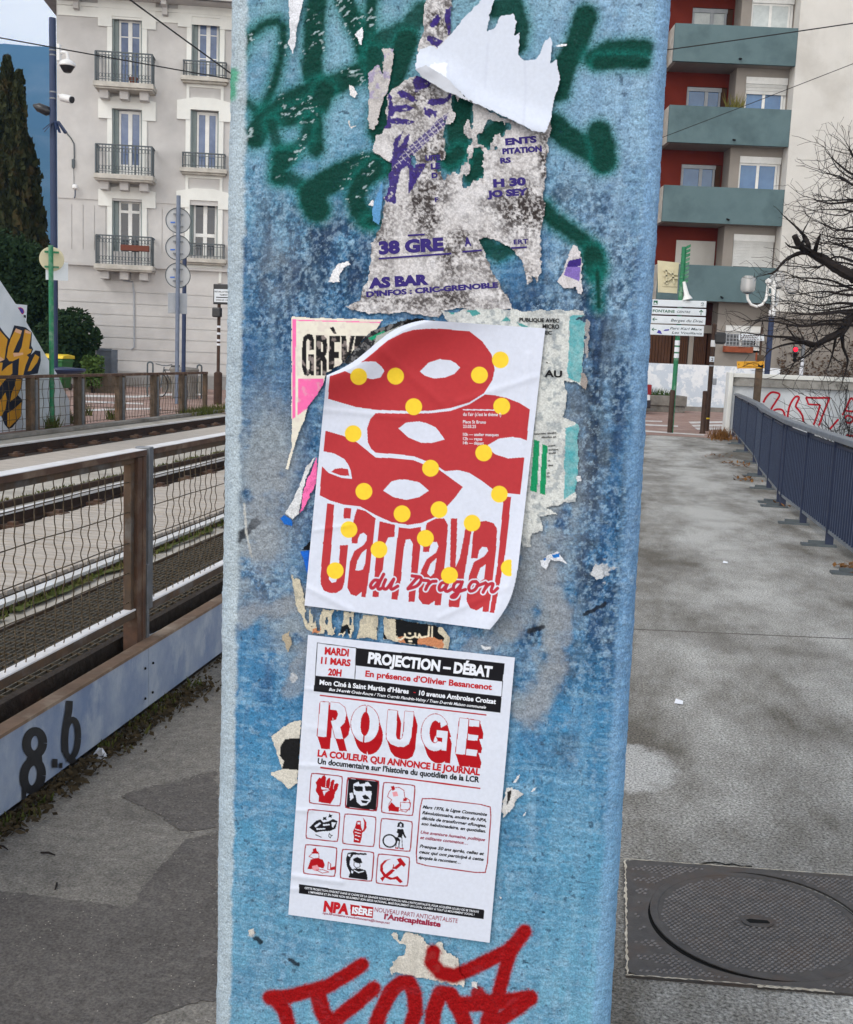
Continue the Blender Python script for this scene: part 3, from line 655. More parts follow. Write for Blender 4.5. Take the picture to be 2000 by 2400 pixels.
planter((187, 270, 879, 911, 34.2), 'planter_brown', 'long brown concrete planter with a leafy shrub in front of the grey gate')
planter((380, 482, 884, 914, 36.6), 'concrete', 'grey weathered concrete planter left of the pedestrian signal post')
# ---- bin
bp = gd(135, 908, 35); bp[2] = 0
bn = thing('wheelie_bin', bp, 'green wheelie bin with a yellow lid behind the navy pole', 'bin')
s = MB(); w0, w1 = .30, .36; H = 1.0
s.hexa([bp+np.array(q) for q in ((-w0, -w0, .06), (w0, -w0, .06), (w0, w0, .06), (-w0, w0, .06), (-w1, -w1, H), (w1, -w1, H), (w1, w1, H), (-w1, w1, H))]); s.box(bp[0]-w1-.03, bp[0]+w1+.03, bp[1]-w1-.03, bp[1]+w1+.03, H-.1, H-.04)
s.build('body', MAT['bin_green'], bn, bevel=.02)
s = MB(); s.prism([(bp[0]-w1-.04, bp[1]-w1-.05, H), (bp[0]-w1-.04, bp[1]+w1+.05, H), (bp[0]-w1-.04, bp[1]+w1+.02, H+.1), (bp[0]-w1-.04, bp[1], H+.14), (bp[0]-w1-.04, bp[1]-w1+.02, H+.1)], (2*w1+.08, 0, 0)); s.build('lid', MAT['bin_yellow'], bn, bevel=.02)
for sx in (-.26, .26): MB().lathe((bp[0]+sx, bp[1]+.34, .11), [(.1, -.03), (.11, 0), (.1, .03)], 14, (1, 0, 0)).build('wheel', MAT['black_plastic'], bn)
# ---- white sloping buttress with yellow graffiti
XBT = -9.95
c5 = lambda x, y: (x/5.525, 640+y/5.525)
def bt(x, y, X=XBT): return gx(*c5(x, y), X)
outl = [(0, 95), (205, 400), (345, 640), (590, 1060), (760, 1340), (825, 1500), (900, 1650), (905, 1990)]
ps = [bt(*q) for q in outl]; last = np.array([XBT, ps[-1][1], -.02])
y_l = ps[0][1]-5; zl = ps[0][2]+5*(ps[0][2]-ps[1][2])/(ps[1][1]-ps[0][1])
poly = ps[:-1]+[last, np.array([XBT, y_l, -.02]), np.array([XBT, y_l, zl])]
bu = thing('buttress_wall', (XBT, ps[-1][1], 0), 'white sloping concrete buttress covered with yellow and navy graffiti', 'wall')
MB().prism(poly, (-.45, 0, 0)).build('wall', MAT['buttress_white'], bu)
s = MB(); s.prism([bt(*q, XBT-.02) for q in ((205, 400), (352, 412), (340, 640), (210, 560))], (-.02, 0, 0))
ns = tag(s.build('parking_sign', MAT['sign_white']), 'white no parking sign sticking out behind the sloping buttress', 'sign')
cc = bt(262, 490, XBT-.012); s = MB(); 
s.prism([bt(*q, XBT-.012) for q in ((237, 445), (270, 443), (300, 460), (314, 490), (312, 515), (296, 534), (280, 530), (262, 500))], (-.005, 0, 0)); s.build('red_ring', MAT['tag_red'], ns)
s = MB().prism([bt(*q, XBT-.009) for q in ((247, 455), (270, 451), (294, 466), (306, 490), (304, 512), (292, 526), (270, 505))], (-.002, 0, 0)); s.build('blue_disc', mat('sign_blue', lin((52, 40, 150)), .5), ns)
MB().prism([bt(*q, XBT-.011) for q in ((308, 540), (338, 545), (335, 582), (310, 570))], (-.002, 0, 0)).build('small_symbol', MAT['black_plastic'], ns)
gf = thing('wall_graffiti', (XBT, ps[-1][1], .5), None, None); gf.parent = None
COL.objects.unlink(gf); bpy.data.objects.remove(gf)
def paint(parent, nm, m_, polys, off, f):
    s = MB()
    for p in polys: s.add([f(*q, XBT+off) for q in p], [tuple(range(len(p)))])
    return s.build(nm, MAT[m_], parent)
navy = [[(-60, 640), (0, 700), (60, 780), (125, 850), (150, 780), (185, 675), (300, 695), (335, 705), (415, 770), (405, 940), (430, 985), (400, 1060), (460, 1000), (523, 1010), (530, 1130), (490, 1300), (300, 1330), (280, 1480), (230, 1580), (290, 1640), (270, 1860), (160, 2000), (110, 2020), (60, 1960), (20, 1860), (0, 1800), (-200, 1700), (-200, 500)]]
paint(bu, 'graffiti_outline', 'tag_navy', navy, .004, bt)
yel = [[(-200, 560), (-60, 690), (0, 745), (100, 860), (75, 990), (60, 1110), (0, 1130), (-200, 1100)],
       [(205, 715), (285, 745), (260, 830), (225, 900), (170, 1030), (245, 1030), (280, 960), (300, 850), (320, 730), (405, 765), (395, 850), (375, 980), (410, 985), (400, 1030), (345, 1060), (375, 1090), (330, 1200), (300, 1325), (235, 1325), (240, 1240), (250, 1100), (165, 1140), (120, 1140), (85, 1090), (105, 960), (140, 850)],
       [(455, 1050), (510, 1085), (480, 1160), (400, 1265), (358, 1270), (400, 1160)],
       [(-200, 1150), (35, 1160), (20, 1275), (100, 1200), (160, 1165), (160, 1300), (60, 1390), (0, 1470), (-200, 1500)],
       [(210, 1370), (280, 1380), (270, 1480), (215, 1600), (130, 1665), (150, 1560), (190, 1460)],
       [(-200, 1600), (0, 1650), (70, 1545), (90, 1640), (70, 1760), (20, 1850), (-200, 1900)],
       [(95, 1815), (180, 1760), (278, 1670), (272, 1850), (180, 1940), (120, 2000), (95, 1980)]]
paint(bu, 'graffiti_letters', 'tag_yellow', yel, .008, bt)
paint(bu, 'graffiti_highlight', 'tag_peach', [[(205, 715), (285, 745), (270, 790), (190, 760)], [(330, 730), (405, 765), (400, 790), (325, 770)], [(170, 1035), (300, 1030), (300, 1055), (180, 1085)], [(-200, 1100), (0, 1080), (60, 1120), (0, 1145)]], .011, bt)
# ---- navy camera mast
def mast(px, y_top, dep, r, m_, lab, name='camera_mast', cat='pole', y_bot=None, seg=12, zb=0.):
    b0 = gd(px, 900, dep); zt = vplane(px, 900, dep)(px, y_top)[2]
    t = thing(name, (b0[0], b0[1], zb), lab, cat)
    MB().tube([(b0[0], b0[1], zb), (b0[0], b0[1], zt)], r, seg).build('pole', MAT[m_], t, smooth=True); return t, b0, zt
mt, mb0, mzt = mast(128.5, 42, 30, .088, 'navy_pole', 'tall navy blue mast carrying cameras beside the grey house')
D30 = vplane(128.5, 900, 30)
cz = lambda x, y: (x/5.25, y/5.25)
for yy in (118, 129.5, 216, 231):
    z = D30(128, yy)[2]; MB().lathe((mb0[0], mb0[1], z-.02), [(.088, 0), (.094, .005), (.094, .035), (.088, .04)], 14).build('strap', MAT['galv'], mt)
fl = MB().lathe((mb0[0]+.3, mb0[1], D30(150, 866)[2]-.06), [(.1, -.08), (.5, 0), (.56, .06), (.54, .1), (.1, .13)], 20); fl.build('collar', MAT['navy_pole'], mt, smooth=True)
# cable tags fanned out below
s = MB()
for q0, q1 in (((640, 1500), (530, 1590)), ((650, 1500), (545, 1620)), ((680, 1490), (700, 1590)), ((690, 1490), (735, 1630)), ((705, 1490), (800, 1640)), ((720, 1490), (820, 1630))):
    s.bar(D30(*cz(*q0), -.1), D30(*cz(*q1), -.2), .07, .02)
s.build('bird_spikes', MAT['navy_pole'], mt)
# cameras
dc = thing('dome_camera', D30(*cz(735, 650)), 'white dome security camera on a bent arm, high on the navy mast', 'security camera')
s = MB(); s.tube([D30(*cz(725, 650)), D30(*cz(790, 640)), D30(*cz(820, 655)), D30(*cz(833, 690)), D30(*cz(835, 760))], .045, 8); 
p = D30(*cz(722, 650)); s.box(p[0]-.03, p[0]+.05, p[1]-.06, p[1]+.06, p[2]-.2, p[2]+.22); s.build('arm', MAT['white_plastic'], dc, smooth=True)
p = D30(*cz(828, 805)); MB().lathe(p, [(.2, -.02), (.215, .0), (.2, .08), (.12, .13), (.06, .16)], 18).build('housing', MAT['white_plastic'], dc, smooth=True)
MB().lathe(p-np.array([0, 0, .17]), [(.07, -.01), (.1, 0), (.16, .09), (.19, .16)], 18).build('dome', MAT['black_plastic'], dc, smooth=True)
bc = thing('bullet_camera', D30(*cz(735, 1170)), 'white bullet security camera pointing right on the navy mast', 'security camera')
MB().tube([D30(*cz(715, 1160)), D30(*cz(745, 1175)), D30(*cz(765, 1205))], .03, 6).build('arm', MAT['white_plastic'], bc)
q0, q1 = D30(*cz(755, 1195)), D30(*cz(880, 1225), -.15); MB().lathe(q0, [(.09, 0), (.1, .03), (.1, float(np.linalg.norm(q1-q0)))], 12, q1-q0).build('body', MAT['white_plastic'], bc, smooth=True)
ax = _n(q1-q0); MB().lathe(q1+ax*.002, [(.085, 0), (.085, .03)], 12, ax).build('lens', MAT['black_plastic'], bc)
fl_ = thing('flood_lamp', D30(*cz(625, 1370)), 'small black flood lamp on the left of the navy mast', 'lamp')
q0, q1 = D30(*cz(628, 1385)), D30(*cz(535, 1345)); MB().lathe(q0, [(.05, 0), (.13, .1), (.12, .35), (.03, .5)], 12, q1-q0).build('head', MAT['black_plastic'], fl_, smooth=True)
MB().tube([D30(*cz(640, 1400)), q0], .03, 6).build('bracket', MAT['navy_pole'], fl_)
# ---- green sign pole seen from behind
gq = gx(122, 1000, -9.77)
def gp(x, y, dx=0.): return gx(x, y, -9.77+dx)
gs = thing('sign_post', (-9.77, gq[1], 0), 'green painted post with the back of a round sign, behind the far fence', 'sign post')
zt = gp(121, 575)[2]; MB().tube([(-9.77, gq[1], 0), (-9.77, gq[1], zt)], .042, 12).build('post', MAT['green_pole'], gs, smooth=True)
cdir = _n(np.array([-.45, .89, 0]))
p = gp(121, 606)+cdir*.1
rr = .21
MB().lathe(p, [(rr-.01, 0), (rr, .004), (rr, .02), (rr-.01, .024)], 30, cdir).build('round_sign', MAT['sign_cream'], gs)
e = np.array([cdir[1], -cdir[0], 0])
for yy in (590, 625):
    q = gp(121, yy); MB().bar(q-e*.12+cdir*.06, q+e*.12+cdir*.06, .02, .035).build('clamp', MAT['green_pole'], gs)
q = gp(133, 634)+cdir*.14; s = MB(); hw, hh = .19, .16
s.add([q-e*hw-np.array([0, 0, hh]), q+e*hw-np.array([0, 0, hh]), q+e*hw+np.array([0, 0, hh]), q-e*hw+np.array([0, 0, hh])]+[v+cdir*.02 for v in (q-e*hw-np.array([0, 0, hh]), q+e*hw-np.array([0, 0, hh]), q+e*hw+np.array([0, 0, hh]), q-e*hw+np.array([0, 0, hh]))], [(0, 1, 2, 3), (4, 5, 6, 7), (0, 1, 5, 4), (2, 3, 7, 6), (1, 2, 6, 5), (3, 0, 4, 7)])
s.build('plate', MAT['sign_white'], gs)
# ---- grey pole with three round sign backs
D29 = vplane(415, 870, 29.4)
p0 = D29(415, 870); gp2 = thing('sign_post', (p0[0], p0[1], 0), 'grey post carrying the backs of three round signs in a column', 'sign post')
MB().tube([(p0[0], p0[1], 0), (p0[0], p0[1], D29(417, 458)[2])], .055, 12).build('post', MAT['grey_pole'], gp2, smooth=True)
vd = _n(np.array([p0[0], p0[1], 0]))
for x, y in ((1250, 1548), (1245, 1740), (1248, 1935)):
    q = np.array([p0[0], p0[1], D29(x/3, y/3)[2]])+vd*.075; sg = MB().lathe(q, [(.31, 0), (.325, .005), (.325, .02), (.31, .03)], 32, vd).build('round_sign', MAT['sign_rear'], gp2)
    tag(sg)
    ee = np.array([vd[1], -vd[0], 0])
    rim = MB(); rim.tube([q+ee*.322*math.cos(t)+np.array([0, 0, .322*math.sin(t)])-vd*.006 for t in np.linspace(0, 2*math.pi, 33)], .012, 5, False); rim.build('rim', MAT['iron'], sg)
    for dz in (-.15, .16):
        MB().bar(q-vd*.03-ee*.13+np.array([0, 0, dz]), q-vd*.03+ee*.13+np.array([0, 0, dz]), .03, .04).build('clamp', MAT['galv'], sg)
    MB().bar(q-vd*.008-ee*.2+np.array([0, 0, -.06]), q-vd*.008-ee*.08+np.array([0, 0, -.05]), .004, .035).build('sticker', mat('sticker_blue', lin((60, 110, 200)), .5) if 'sticker_blue' not in MAT else MAT['sticker_blue'], sg)
q = np.array([p0[0], p0[1], D29(1252/3, 2132/3)[2]]); s = MB()
c, e = q+vd*.08, np.array([vd[1], -vd[0], 0])
s.bar(c-np.array([0, 0, .27]), c+np.array([0, 0, .27]), .5, .02, up=vd); s.build('plate', MAT['sign_grey'], gp2, bevel=.02)
# darker pole behind it
t, _, _ = mast(430, 560, 31.5, .06, 'navy_pole', 'slim dark navy post right behind the three round signs', 'lamp_post', 'pole')
MB().lathe((t.location.x, t.location.y, 0), [(.12, 0), (.12, .3), (.07, .4)], 12).build('base_sleeve', MAT['navy_pole'], t)
sb = gd(432, 866, 32.5); bo = tag(MB().lathe((sb[0], sb[1], 0), [(.34, 0), (.36, .5), (.42, sb[2]-.05), (.44, sb[2]), (.40, sb[2]+.06), (.02, sb[2]+.08)], 18).build('litter_drum', MAT['concrete']), 'squat round concrete drum behind the right end of the far fence', 'drum')
# ---- bicycle hoops
for (x, y0, lab) in ((352, 848, 'dark metal bicycle hoop above the middle of the far fence'), (467.5, 855, 'dark metal bicycle hoop at the right end of the far fence')):
    q = gd(x, 880, 33); zt = gd(x, y0, 33)[2]; uu = FL.u; rr = .08 if x < 400 else .065
    pts = [np.array([q[0], q[1], 0])-uu*rr, np.array([q[0], q[1], zt-rr])-uu*rr]+[np.array([q[0], q[1], zt-rr])+uu*rr*math.cos(t)+np.array([0, 0, rr*math.sin(t)]) for t in np.linspace(math.pi*.85, math.pi*.15, 5)]+[np.array([q[0], q[1], zt-rr])+uu*rr, np.array([q[0], q[1], 0])+uu*rr]
    t = thing('bicycle_hoop', (q[0], q[1], 0), lab, 'bicycle rack', 'bicycle hoops'); MB().tube(pts, .026, 8).build('hoop', MAT['iron'], t, smooth=True)
    for sx in (-1, 1): MB().lathe(np.array([q[0], q[1], 0])+uu*rr*sx, [(.06, 0), (.06, .012)], 10).build('base_plate', MAT['iron'], t)
# ---- parked bicycle, only its handlebar shows over the fence
q = gd(402, 880, 33.5); q[2] = 0; zt = gd(402, 852, 33.5)[2]
bk = thing('bicycle', q, 'dark bicycle parked between the two hoops, handlebar showing above the fence', 'bicycle')
def bq(a, z, d=0): return q+np.array([.25, .95, 0])*a+np.array([.97, -.25, 0])*d+np.array([0, 0, z])
for a in (-.52, .52):
    tw = MB(); tw.tube([bq(a+.34*math.cos(t), .35+.34*math.sin(t)) for t in np.linspace(0, 2*math.pi, 25)], .018, 6, False); wo = tw.build('wheel', MAT['black_plastic'], bk)
    sp = MB()
    for t in np.linspace(0, math.pi, 8, False): sp.bar(bq(a+.33*math.cos(t), .35+.33*math.sin(t)), bq(a-.33*math.cos(t), .35-.33*math.sin(t)), .004)
    sp.build('spokes', MAT['galv'], wo)
fm = MB()
for a, z, c, e in ((.52, .35, .1, .32), (.1, .32, .18, .86), (.1, .32, -.36, .82), (.18, .8, -.36, .82), (.52, .35, .18, .8), (-.52, .35, -.36, zt-.1)): fm.tube([bq(a, z), bq(c, e)], .018, 6)
fm.build('frame', MAT['iron'], bk)
MB().tube([bq(-.38, zt-.02, -.3), bq(-.34, zt-.06, -.1), bq(-.34, zt-.06, .1), bq(-.38, zt-.02, .3)], .015, 6).build('handlebar', MAT['iron'], bk)
MB().prism([bq(.06, .9, -.07), bq(.3, .92, -.09), bq(.3, .92, .09), bq(.06, .9, .07)], (0, 0, .05)).build('saddle', MAT['black_plastic'], bk)
# ---- pedestrian signal at the column edge
q = gz(*c2(1595, 1400)); _vp = vplane(*c2(1595, 1400), float((q-EYE) @ -RC[:, 2])); Dp = lambda x, y: _vp(*c2(x, y))
sg = thing('pedestrian_signal', (q[0], q[1], 0), 'brown signal post with a white text board left of the blue column', 'signal')
zt = Dp(1600, 515)[2]; MB().tube([(q[0], q[1], .9), (q[0], q[1], zt)], .045, 10).build('post', MAT['brown_pole'], sg)
MB().tube([(q[0], q[1], 0), (q[0], q[1], Dp(1600, 1170)[2]), (q[0], q[1], Dp(1600, 1165)[2]+.02)], [.115, .115, .06], 12).build('sleeve', MAT['brown_pole'], sg)
FS = Frame(q+np.array([0, -.07, 0]), (.99, -.1)); a0, z1 = FS.at(*c2(1562, 515)); z0 = FS.at(*c2(1562, 648))[1]
bd = MB().box(a0, a0+.62, -.05, 0, z0-.06, z1, FS).build('board_frame', MAT['black_plastic'], sg, bevel=.02)
bf = MB().box(a0+.04, a0+.58, 0, .012, z0, z1-.14, FS).build('board_face', MAT['sign_white'], bd)
tx = MB(); H = z1-.14-z0
for s_, zf, w0, w1 in (('PIETONS, ATTENTION', .74, .03, .97), ('TRAMWAY', .5, .3, .75), ('DANS LES 2 SENS', .1, .1, .9)):
    text_to(tx, s_, lambda s, t: FS.w(a0+.04+.54*(w0+(w1-w0)*s), .016, z0+H*(zf+.13*t)), .01)
tx.box(a0+.1, a0+.5, .012, .016, z0+H*.33, z0+H*.4, FS); tx.build('lettering', MAT['gap_black'], bf)
p = FS.at(*c2(1590, 725)); MB().box(p[0]-.1, p[0]+.14, -.05, .12, p[1]-.13, p[1]+.13, FS).build('signal_head', MAT['black_plastic'], sg, bevel=.03)
for yy in (830, 880, 930, 960): 
    z = Dp(1600, yy)[2]; MB().lathe((q[0], q[1], z-.03), [(.047, 0), (.048, .06)], 10).build('sticker', MAT['paper_litter'], sg)
# ---- far fence
XF = -9.62
fy = [gz(*c2(x, yb))[1] for x, yb in ((200, 1600), (545, 1560), (840, 1525), (1090, 1495), (1310, 1472))]
fy = [fy[0]-2*1.68, fy[0]-1.68]+fy+[25.35]
zf = .965
ff = thing('mesh_fence', (XF, fy[2], 0), 'brown framed wire mesh fence across the tram tracks', 'fence')
for i, y in enumerate(fy):
    last = i == len(fy)-1
    MB().box(XF-.05, XF+.05, y-.16 if not last else y-.1, y-.02, 0, zf-.05).build('post', MAT['far_fence_wood'], ff, bevel=.006)
    if not last:
        MB().box(XF-.05, XF+.05, y+.03, y+.13, 0, zf-.05).build('post', MAT['far_fence_wood'], ff, bevel=.006)
        MB().box(XF-.02, XF+.07, y-.03, y+.04, .04, zf-.08).build('post_joint', MAT['galv'], ff)
for i in range(len(fy)-1):
    MB().box(XF-.06, XF+.06, fy[i]-.02, fy[i+1]-.025, zf-.05, zf).build('top_rail', MAT['rust'], ff, bevel=.004)
    s = MB(); y0, y1 = fy[i]+.13, fy[i+1]-.16; n = max(4, int((y1-y0)/(.13 if i > 2 else .18)))
    for k in range(n+1):
        y = y0+(y1-y0)*k/n; pts = [(XF+.012*math.sin(j*1.6+k), y+.008*math.sin(j*1.3+2*k), .05+.82*j/8) for j in range(9)]; s.tube(pts, .0055, 4)
    for k in range(6 if i < 3 else 3): s.bar((XF, y0, .08+.16*k*(1 if i < 3 else 2)), (XF, y1, .08+.16*k*(1 if i < 3 else 2)), .008)
    s.build('wire_mesh', MAT['wire'], ff)
# ================================================================== RIGHT SIDE
uR = np.array([RC[0][0], RC[1][0], 0.])
FT = Frame(gd(1650, 700, 41.5), uR)
ct = lambda x, y: (1460+x/3.24, y/3.24)
def T(x, y, d=0.): return FT.at(*ct(x, y), d)
tw = thing('apartment_tower', FT.w(0, 1, 0), 'tall apartment block with teal balconies, brick red recess and plain white side wall', 'building')
DB = 1.55
aL = np.mean([T(395, 300, DB)[0], T(345, 930, DB)[0], T(308, 1560, DB)[0]]); aR = np.mean([T(1325, 350, DB)[0], T(1273, 960, DB)[0], T(1222, 1570, DB)[0]])
aG = np.mean([T(868, 550, .95)[0], T(822, 1150, .95)[0], T(770, 1760, .95)[0]])
par = [(187, 480), (811, 1092), (1422, 1698), (2022, 2288)]
zs = [(T(850-45*i, y1, DB)[1], T(860-45*i, y0, DB)[1]) for i, (y0, y1) in enumerate(par)]
step = (zs[0][0]-zs[3][0])/3; z0_ = zs[3][0]; hp = np.mean([b-a for a, b in zs])
NST = 6
zt_all = z0_+step*NST
ml = aL-2.5
# red recess wall with window holes
reds = []
aD = np.mean([T(530, 120, 0)[0], T(487, 730, 0)[0], T(440, 1330, 0)[0]]); zD = np.mean([T(600, 660, 0)[1]-2*step, T(560, 1245, 0)[1]-step])
for i in range(NST):
    zf = z0_+step*i+.2
    reds.append((aD, aG-.04, zf, zD+step*i))
m = MB(); wall_holes(m, FT, ml, aG, z0_-.0, zt_all, reds, .2); m.build('recess_wall', MAT['red_plaster'], tw)
# left return of the recess
MB().box(aL-.75, aL-.55, 0, .9, z0_-.01, zt_all, FT).build('recess_pier', MAT['red_plaster'], tw)
greys = []
for i in range(NST):
    zf = z0_+step*i+.2; a0, a1 = aG+.36, aR-.02
    greys.append((a0, a1, zf+.92, zf+2.3))
gl0 = FT.at(*c6(775, 790), .95); gl1 = FT.at(*c6(1062, 700), .95); glb = FT.at(*c6(900, 892), .95)[1]; glt = FT.at(*c6(900, 690), .95)[1]
greys.append((gl0[0], gl1[0], glb, glt))
FGR = Frame(FT.w(0, .95, 0), uR)
m = MB(); wall_holes(m, FGR, aG, aR+.02, 0, zt_all, greys, .16)
m.quad(FT.w(aG, 0, 0), FT.w(aG, .95, 0), FT.w(aG, .95, zt_all), FT.w(aG, 0, zt_all)); m.build('facade_wall', MAT['tower_grey'], tw)
# white tower side wall, taller than the picture
aW = aR+9
m = MB(); zb_ = FT.at(*c6(1250, 585), 1.6)[1]
m.box(aR, aW, -9, 1.58, zb_, zt_all+1, FT); m.build('tower_wall', MAT['tower_white'], tw)
m = MB(); m.box(aR+.02, aW+.15, -9, 1.45, 0, zb_-.25, FT); m.build('ground_floor_wall', MAT['tower_grey'], tw)
MB().box(aR+.02, aW+.3, -9, 1.75, zb_-.25, zb_-.001, FT).build('ledge', MAT['tower_grey'], tw)
MB().box(ml-.01, aW, -9, -.4, -.02, zt_all+1, FT).build('core', MAT['tower_grey'], tw)
MB().box(ml, aW+.2, -9.2, 1.8, zt_all+1.01, zt_all+1.3, FT).build('roof', MAT['tower_grey'], tw)
glint = MAT['window_glass']
mat('window_blue', (.025, .10, .24), .05, (.07, .18, .36), 1.2, .8, spec=.7)
mat('curtain', lin((200, 206, 206)), .6, lin((170, 178, 180)), 5, .6)
def tower_window(h, d, shut=0., nm='window', glass='window_blue', rs=True):
    a0, a1, z0, z1 = h; am = (a0+a1)/2; t = .07; top = z1
    if rs:
        MB().box(a0+.01, a1-.01, d-.12, d-.01, z1-.24, z1-.005, FT).build('shutter_box', MAT['white_frame'], tw); top = z1-.24
    f = MB()
    for q in ((a0+.01, a0+t), (a1-t-.12, a1-.12), (am-.11, am-.01)): f.box(q[0], q[1], d-.13, d-.07, z0+.02, top, FT)
    f.box(a0+t, a1-.12-t, d-.127, d-.075, top-t, top-.002, FT); f.box(a0+t, a1-.12-t, d-.127, d-.075, z0+.02, z0+.1, FT); f.box(a0-.03, a1-.01, d-.1, d+.06, z0-.04, z0+.018, FT)
    f.box(a1-.1, a1-.01, d-.15, d-.1, z0, top, FT)
    fo = f.build(nm, MAT['white_frame'], tw)
    MB().box(a0+t, a1-.12-t, d-.115, d-.1, z0+.05, top-.03, FT).build('pane', MAT[glass], fo)
    if shut > 0:
        s = MB(); n = max(2, int(shut/.055)); 
        for k in range(n): s.box(a0+.02, a1-.03, d-.06, d-.045+.012*(k % 2), top-shut*(k+1)/n+.004, top-shut*k/n, FT)
        s.build('roller_shutter', MAT['roller_shutter'], tw)
for i in range(NST):
    zf = z0_+step*i
    shut = {0: .92, 1: .0, 2: .36, 3: .0}.get(i, .2)
    tower_window(greys[i], .95, shut, glass='curtain' if i == 3 else ('window_dark' if i == 0 else 'window_blue'))
    r = reds[i]
    if i == 0:
        MB().box(r[0]+.01, r[1]-.01, -.06, -.02, r[2], r[3]-.005, FT).build('door_shutter', MAT['tower_white'], tw)
    else:
        a0, a1, z0, z1 = r; f = MB(); am = (a0+a1)/2
        for q in ((a0+.02, a0+.1), (am-.06, am+.06), (a1-.3, a1-.22)): f.box(q[0], q[1], -.15, -.08, z0, z1-.15, FT)
        f.box(a0+.02, a1-.2, -.16, -.06, z1-.149, z1-.005, FT); fo = f.build('balcony_door', MAT['sign_grey'], tw)
        MB().box(a0+.1, a1-.3, -.14, -.12, z0, z1-.15, FT).build('pane', MAT['curtain' if i == 3 else 'window_blue'], fo)
        MB().box(a1-.2, a1-.01, -.14, -.05, z0, z1-.01, FT).build('door_shutter', MAT['garage_brown'], tw)
    # balcony: front parapet, left end, floor slab
    zb, ztp = zf, zf+hp
    s = MB(); s.box(aL, aR-.002, DB-.13, DB, zb, ztp, FT)
    bo = s.build('balcony', MAT['teal_concrete'], tw)
    s = MB(); s.box(aL+.001, aL+.13, .0, DB-.131, zb+.001, ztp-.002, FT); s.build('balcony_end', MAT['slab_edge'], bo)
    s = MB(); s.box(aL+.131, aR-.004, .0, DB-.131, zb+.02, zb+.2, FT); s.build('balcony_floor', MAT['tower_grey'], bo)
    a, z = (aL*.46+aR*.54), zb+.17
    MB().tube([FT.w(a, DB-.02, z), FT.w(a+.03, DB+.14, z-.05)], .035, 8).build('drain_spout', MAT['gap_black'], bo)
# ground floor: garage doors and barred window
m = MB(); gz1 = FT.at(*c6(450, 742), .3)[1]; m.box(ml, aG, -.1, .1, 0, z0_, FT); m.build('recess_wall', mat('dark_red', lin((70, 34, 28)), .9, lin((58, 28, 22)), 2, .6), tw)
xs = [FT.at(*c6(x, 850), .3)[0] for x in (60, 195, 372, 500, 535, 640, 712)]
for k in range(len(xs)-1):
    if k == 3: continue
    s = MB(); n = 7; a0, a1 = xs[k]+.03, xs[k+1]-.03
    for j in range(n): s.box(a0+(a1-a0)*j/n+.008, a0+(a1-a0)*(j+1)/n-.008, .1, .3+.008*(j % 2), .02, gz1, FT)
    s.build('garage_door', MAT['garage_brown'], tw)
MB().box(xs[3], xs[4], .1, .34, .02, gz1, FT).build('door_pillar', MAT['tower_grey'], tw)
MB().box(ml, aG, .09, .4, gz1+.01, gz1+.3, FT).build('garage_lintel', MAT['tower_grey'], tw)
h = greys[-1]; tower_window((h[0], h[1], h[2]+.12, h[3]), .95, 0, glass='window_dark')
s = MB()
for k in range(11): a = h[0]+.05+(h[1]-h[0]-.1)*k/10; s.bar(FT.w(a, .99, h[2]+.2), FT.w(a, .99, h[3]-.3), .018)
for k in range(4): z = h[2]+.25+(h[3]-h[2]-.6)*k/3; s.bar(FT.w(h[0], 1.0, z), FT.w(h[1], 1.0, z), .018)
s.build('window_grille', MAT['sign_grey'], tw)
t = tag(MB().box(h[0]-.05, h[0]+(h[1]-h[0])*.75, .97, 1.2, h[2]-.02, h[2]+.2, FT).build('flower_box', MAT['terracotta'], bevel=.01), 'orange brown flower box under the barred ground floor window', 'flower box')
pa, pz = T(862, 790, 1.2)
t = thing('balcony_plant', FT.w(pa, 1.1, pz-.2), 'yellow green leafy plant peeping over the second highest teal balcony', 'plant'); s = MB(); rr = random.Random(2)
for k in range(40): tuft(s, *FT.w(pa+rr.uniform(-.3, .25), 1.0+rr.uniform(-.1, .1), 0)[:2], pz-.35, .85, 2, rr, .05)
s.build('leaves', mat('leaf_dry', lin((120, 112, 56)), .9, lin((90, 92, 44)), 8, .8), t)
# ---- garden wall with patched white paint
FW = Frame(gd(1600, 960, 39.3), uR); zw = FW.at(*c6(490, 985))[1]
a0, a1 = FW.at(*c6(60, 1100))[0]-4, FW.at(*c6(1195, 1050))[0]
gwl = thing('garden_wall', FW.w((a0+a1)/2, 0, 0), 'low white wall with patchy blue grey paint in front of the brown garage doors', 'wall')
MB().box(a0, a1, -.2, 0, 0, zw, FW).build('wall', MAT['garden_wall'], gwl); MB().box(a0, a1+.1, 0, .25, 0, .16, FW).build('footing', MAT['concrete'], gwl)
# ---- planter with plants
f = Frame(gd(1560, 968, 37.2), uR); q0, q1 = f.at(*c6(150, 1270)), f.at(*c6(489, 1270)); zt = f.at(*c6(400, 1225))[1]
pl = thing('concrete_planter', f.w((q0[0]+q1[0])/2, 0, 0), 'square concrete planter with green shoots behind the green sign post', 'planter', 'concrete planters')
s = MB(); s.box(q0[0], q1[0], -.08, 0, .22, zt, f); s.box(q0[0], q1[0], -1.2, -1.12, .22, zt, f); s.box(q0[0], q0[0]+.08, -1.12, -.08, .22, zt, f); s.box(q1[0]-.08, q1[0], -1.12, -.08, .22, zt, f); s.box(q0[0]+.04, q1[0]-.04, -1.15, -.06, 0, .219, f)
s.build('trough', MAT['concrete'], pl, bevel=.02); MB().box(q0[0]+.08, q1[0]-.08, -1.12, -.08, zt-.2, zt-.12, f).build('soil', MAT['litter'], pl)
pt = thing('planter_shoots', f.w((q0[0]*.6+q1[0]*.4), -.4, zt-.1), 'bright green shoots growing in the square concrete planter', 'plant'); s = MB()
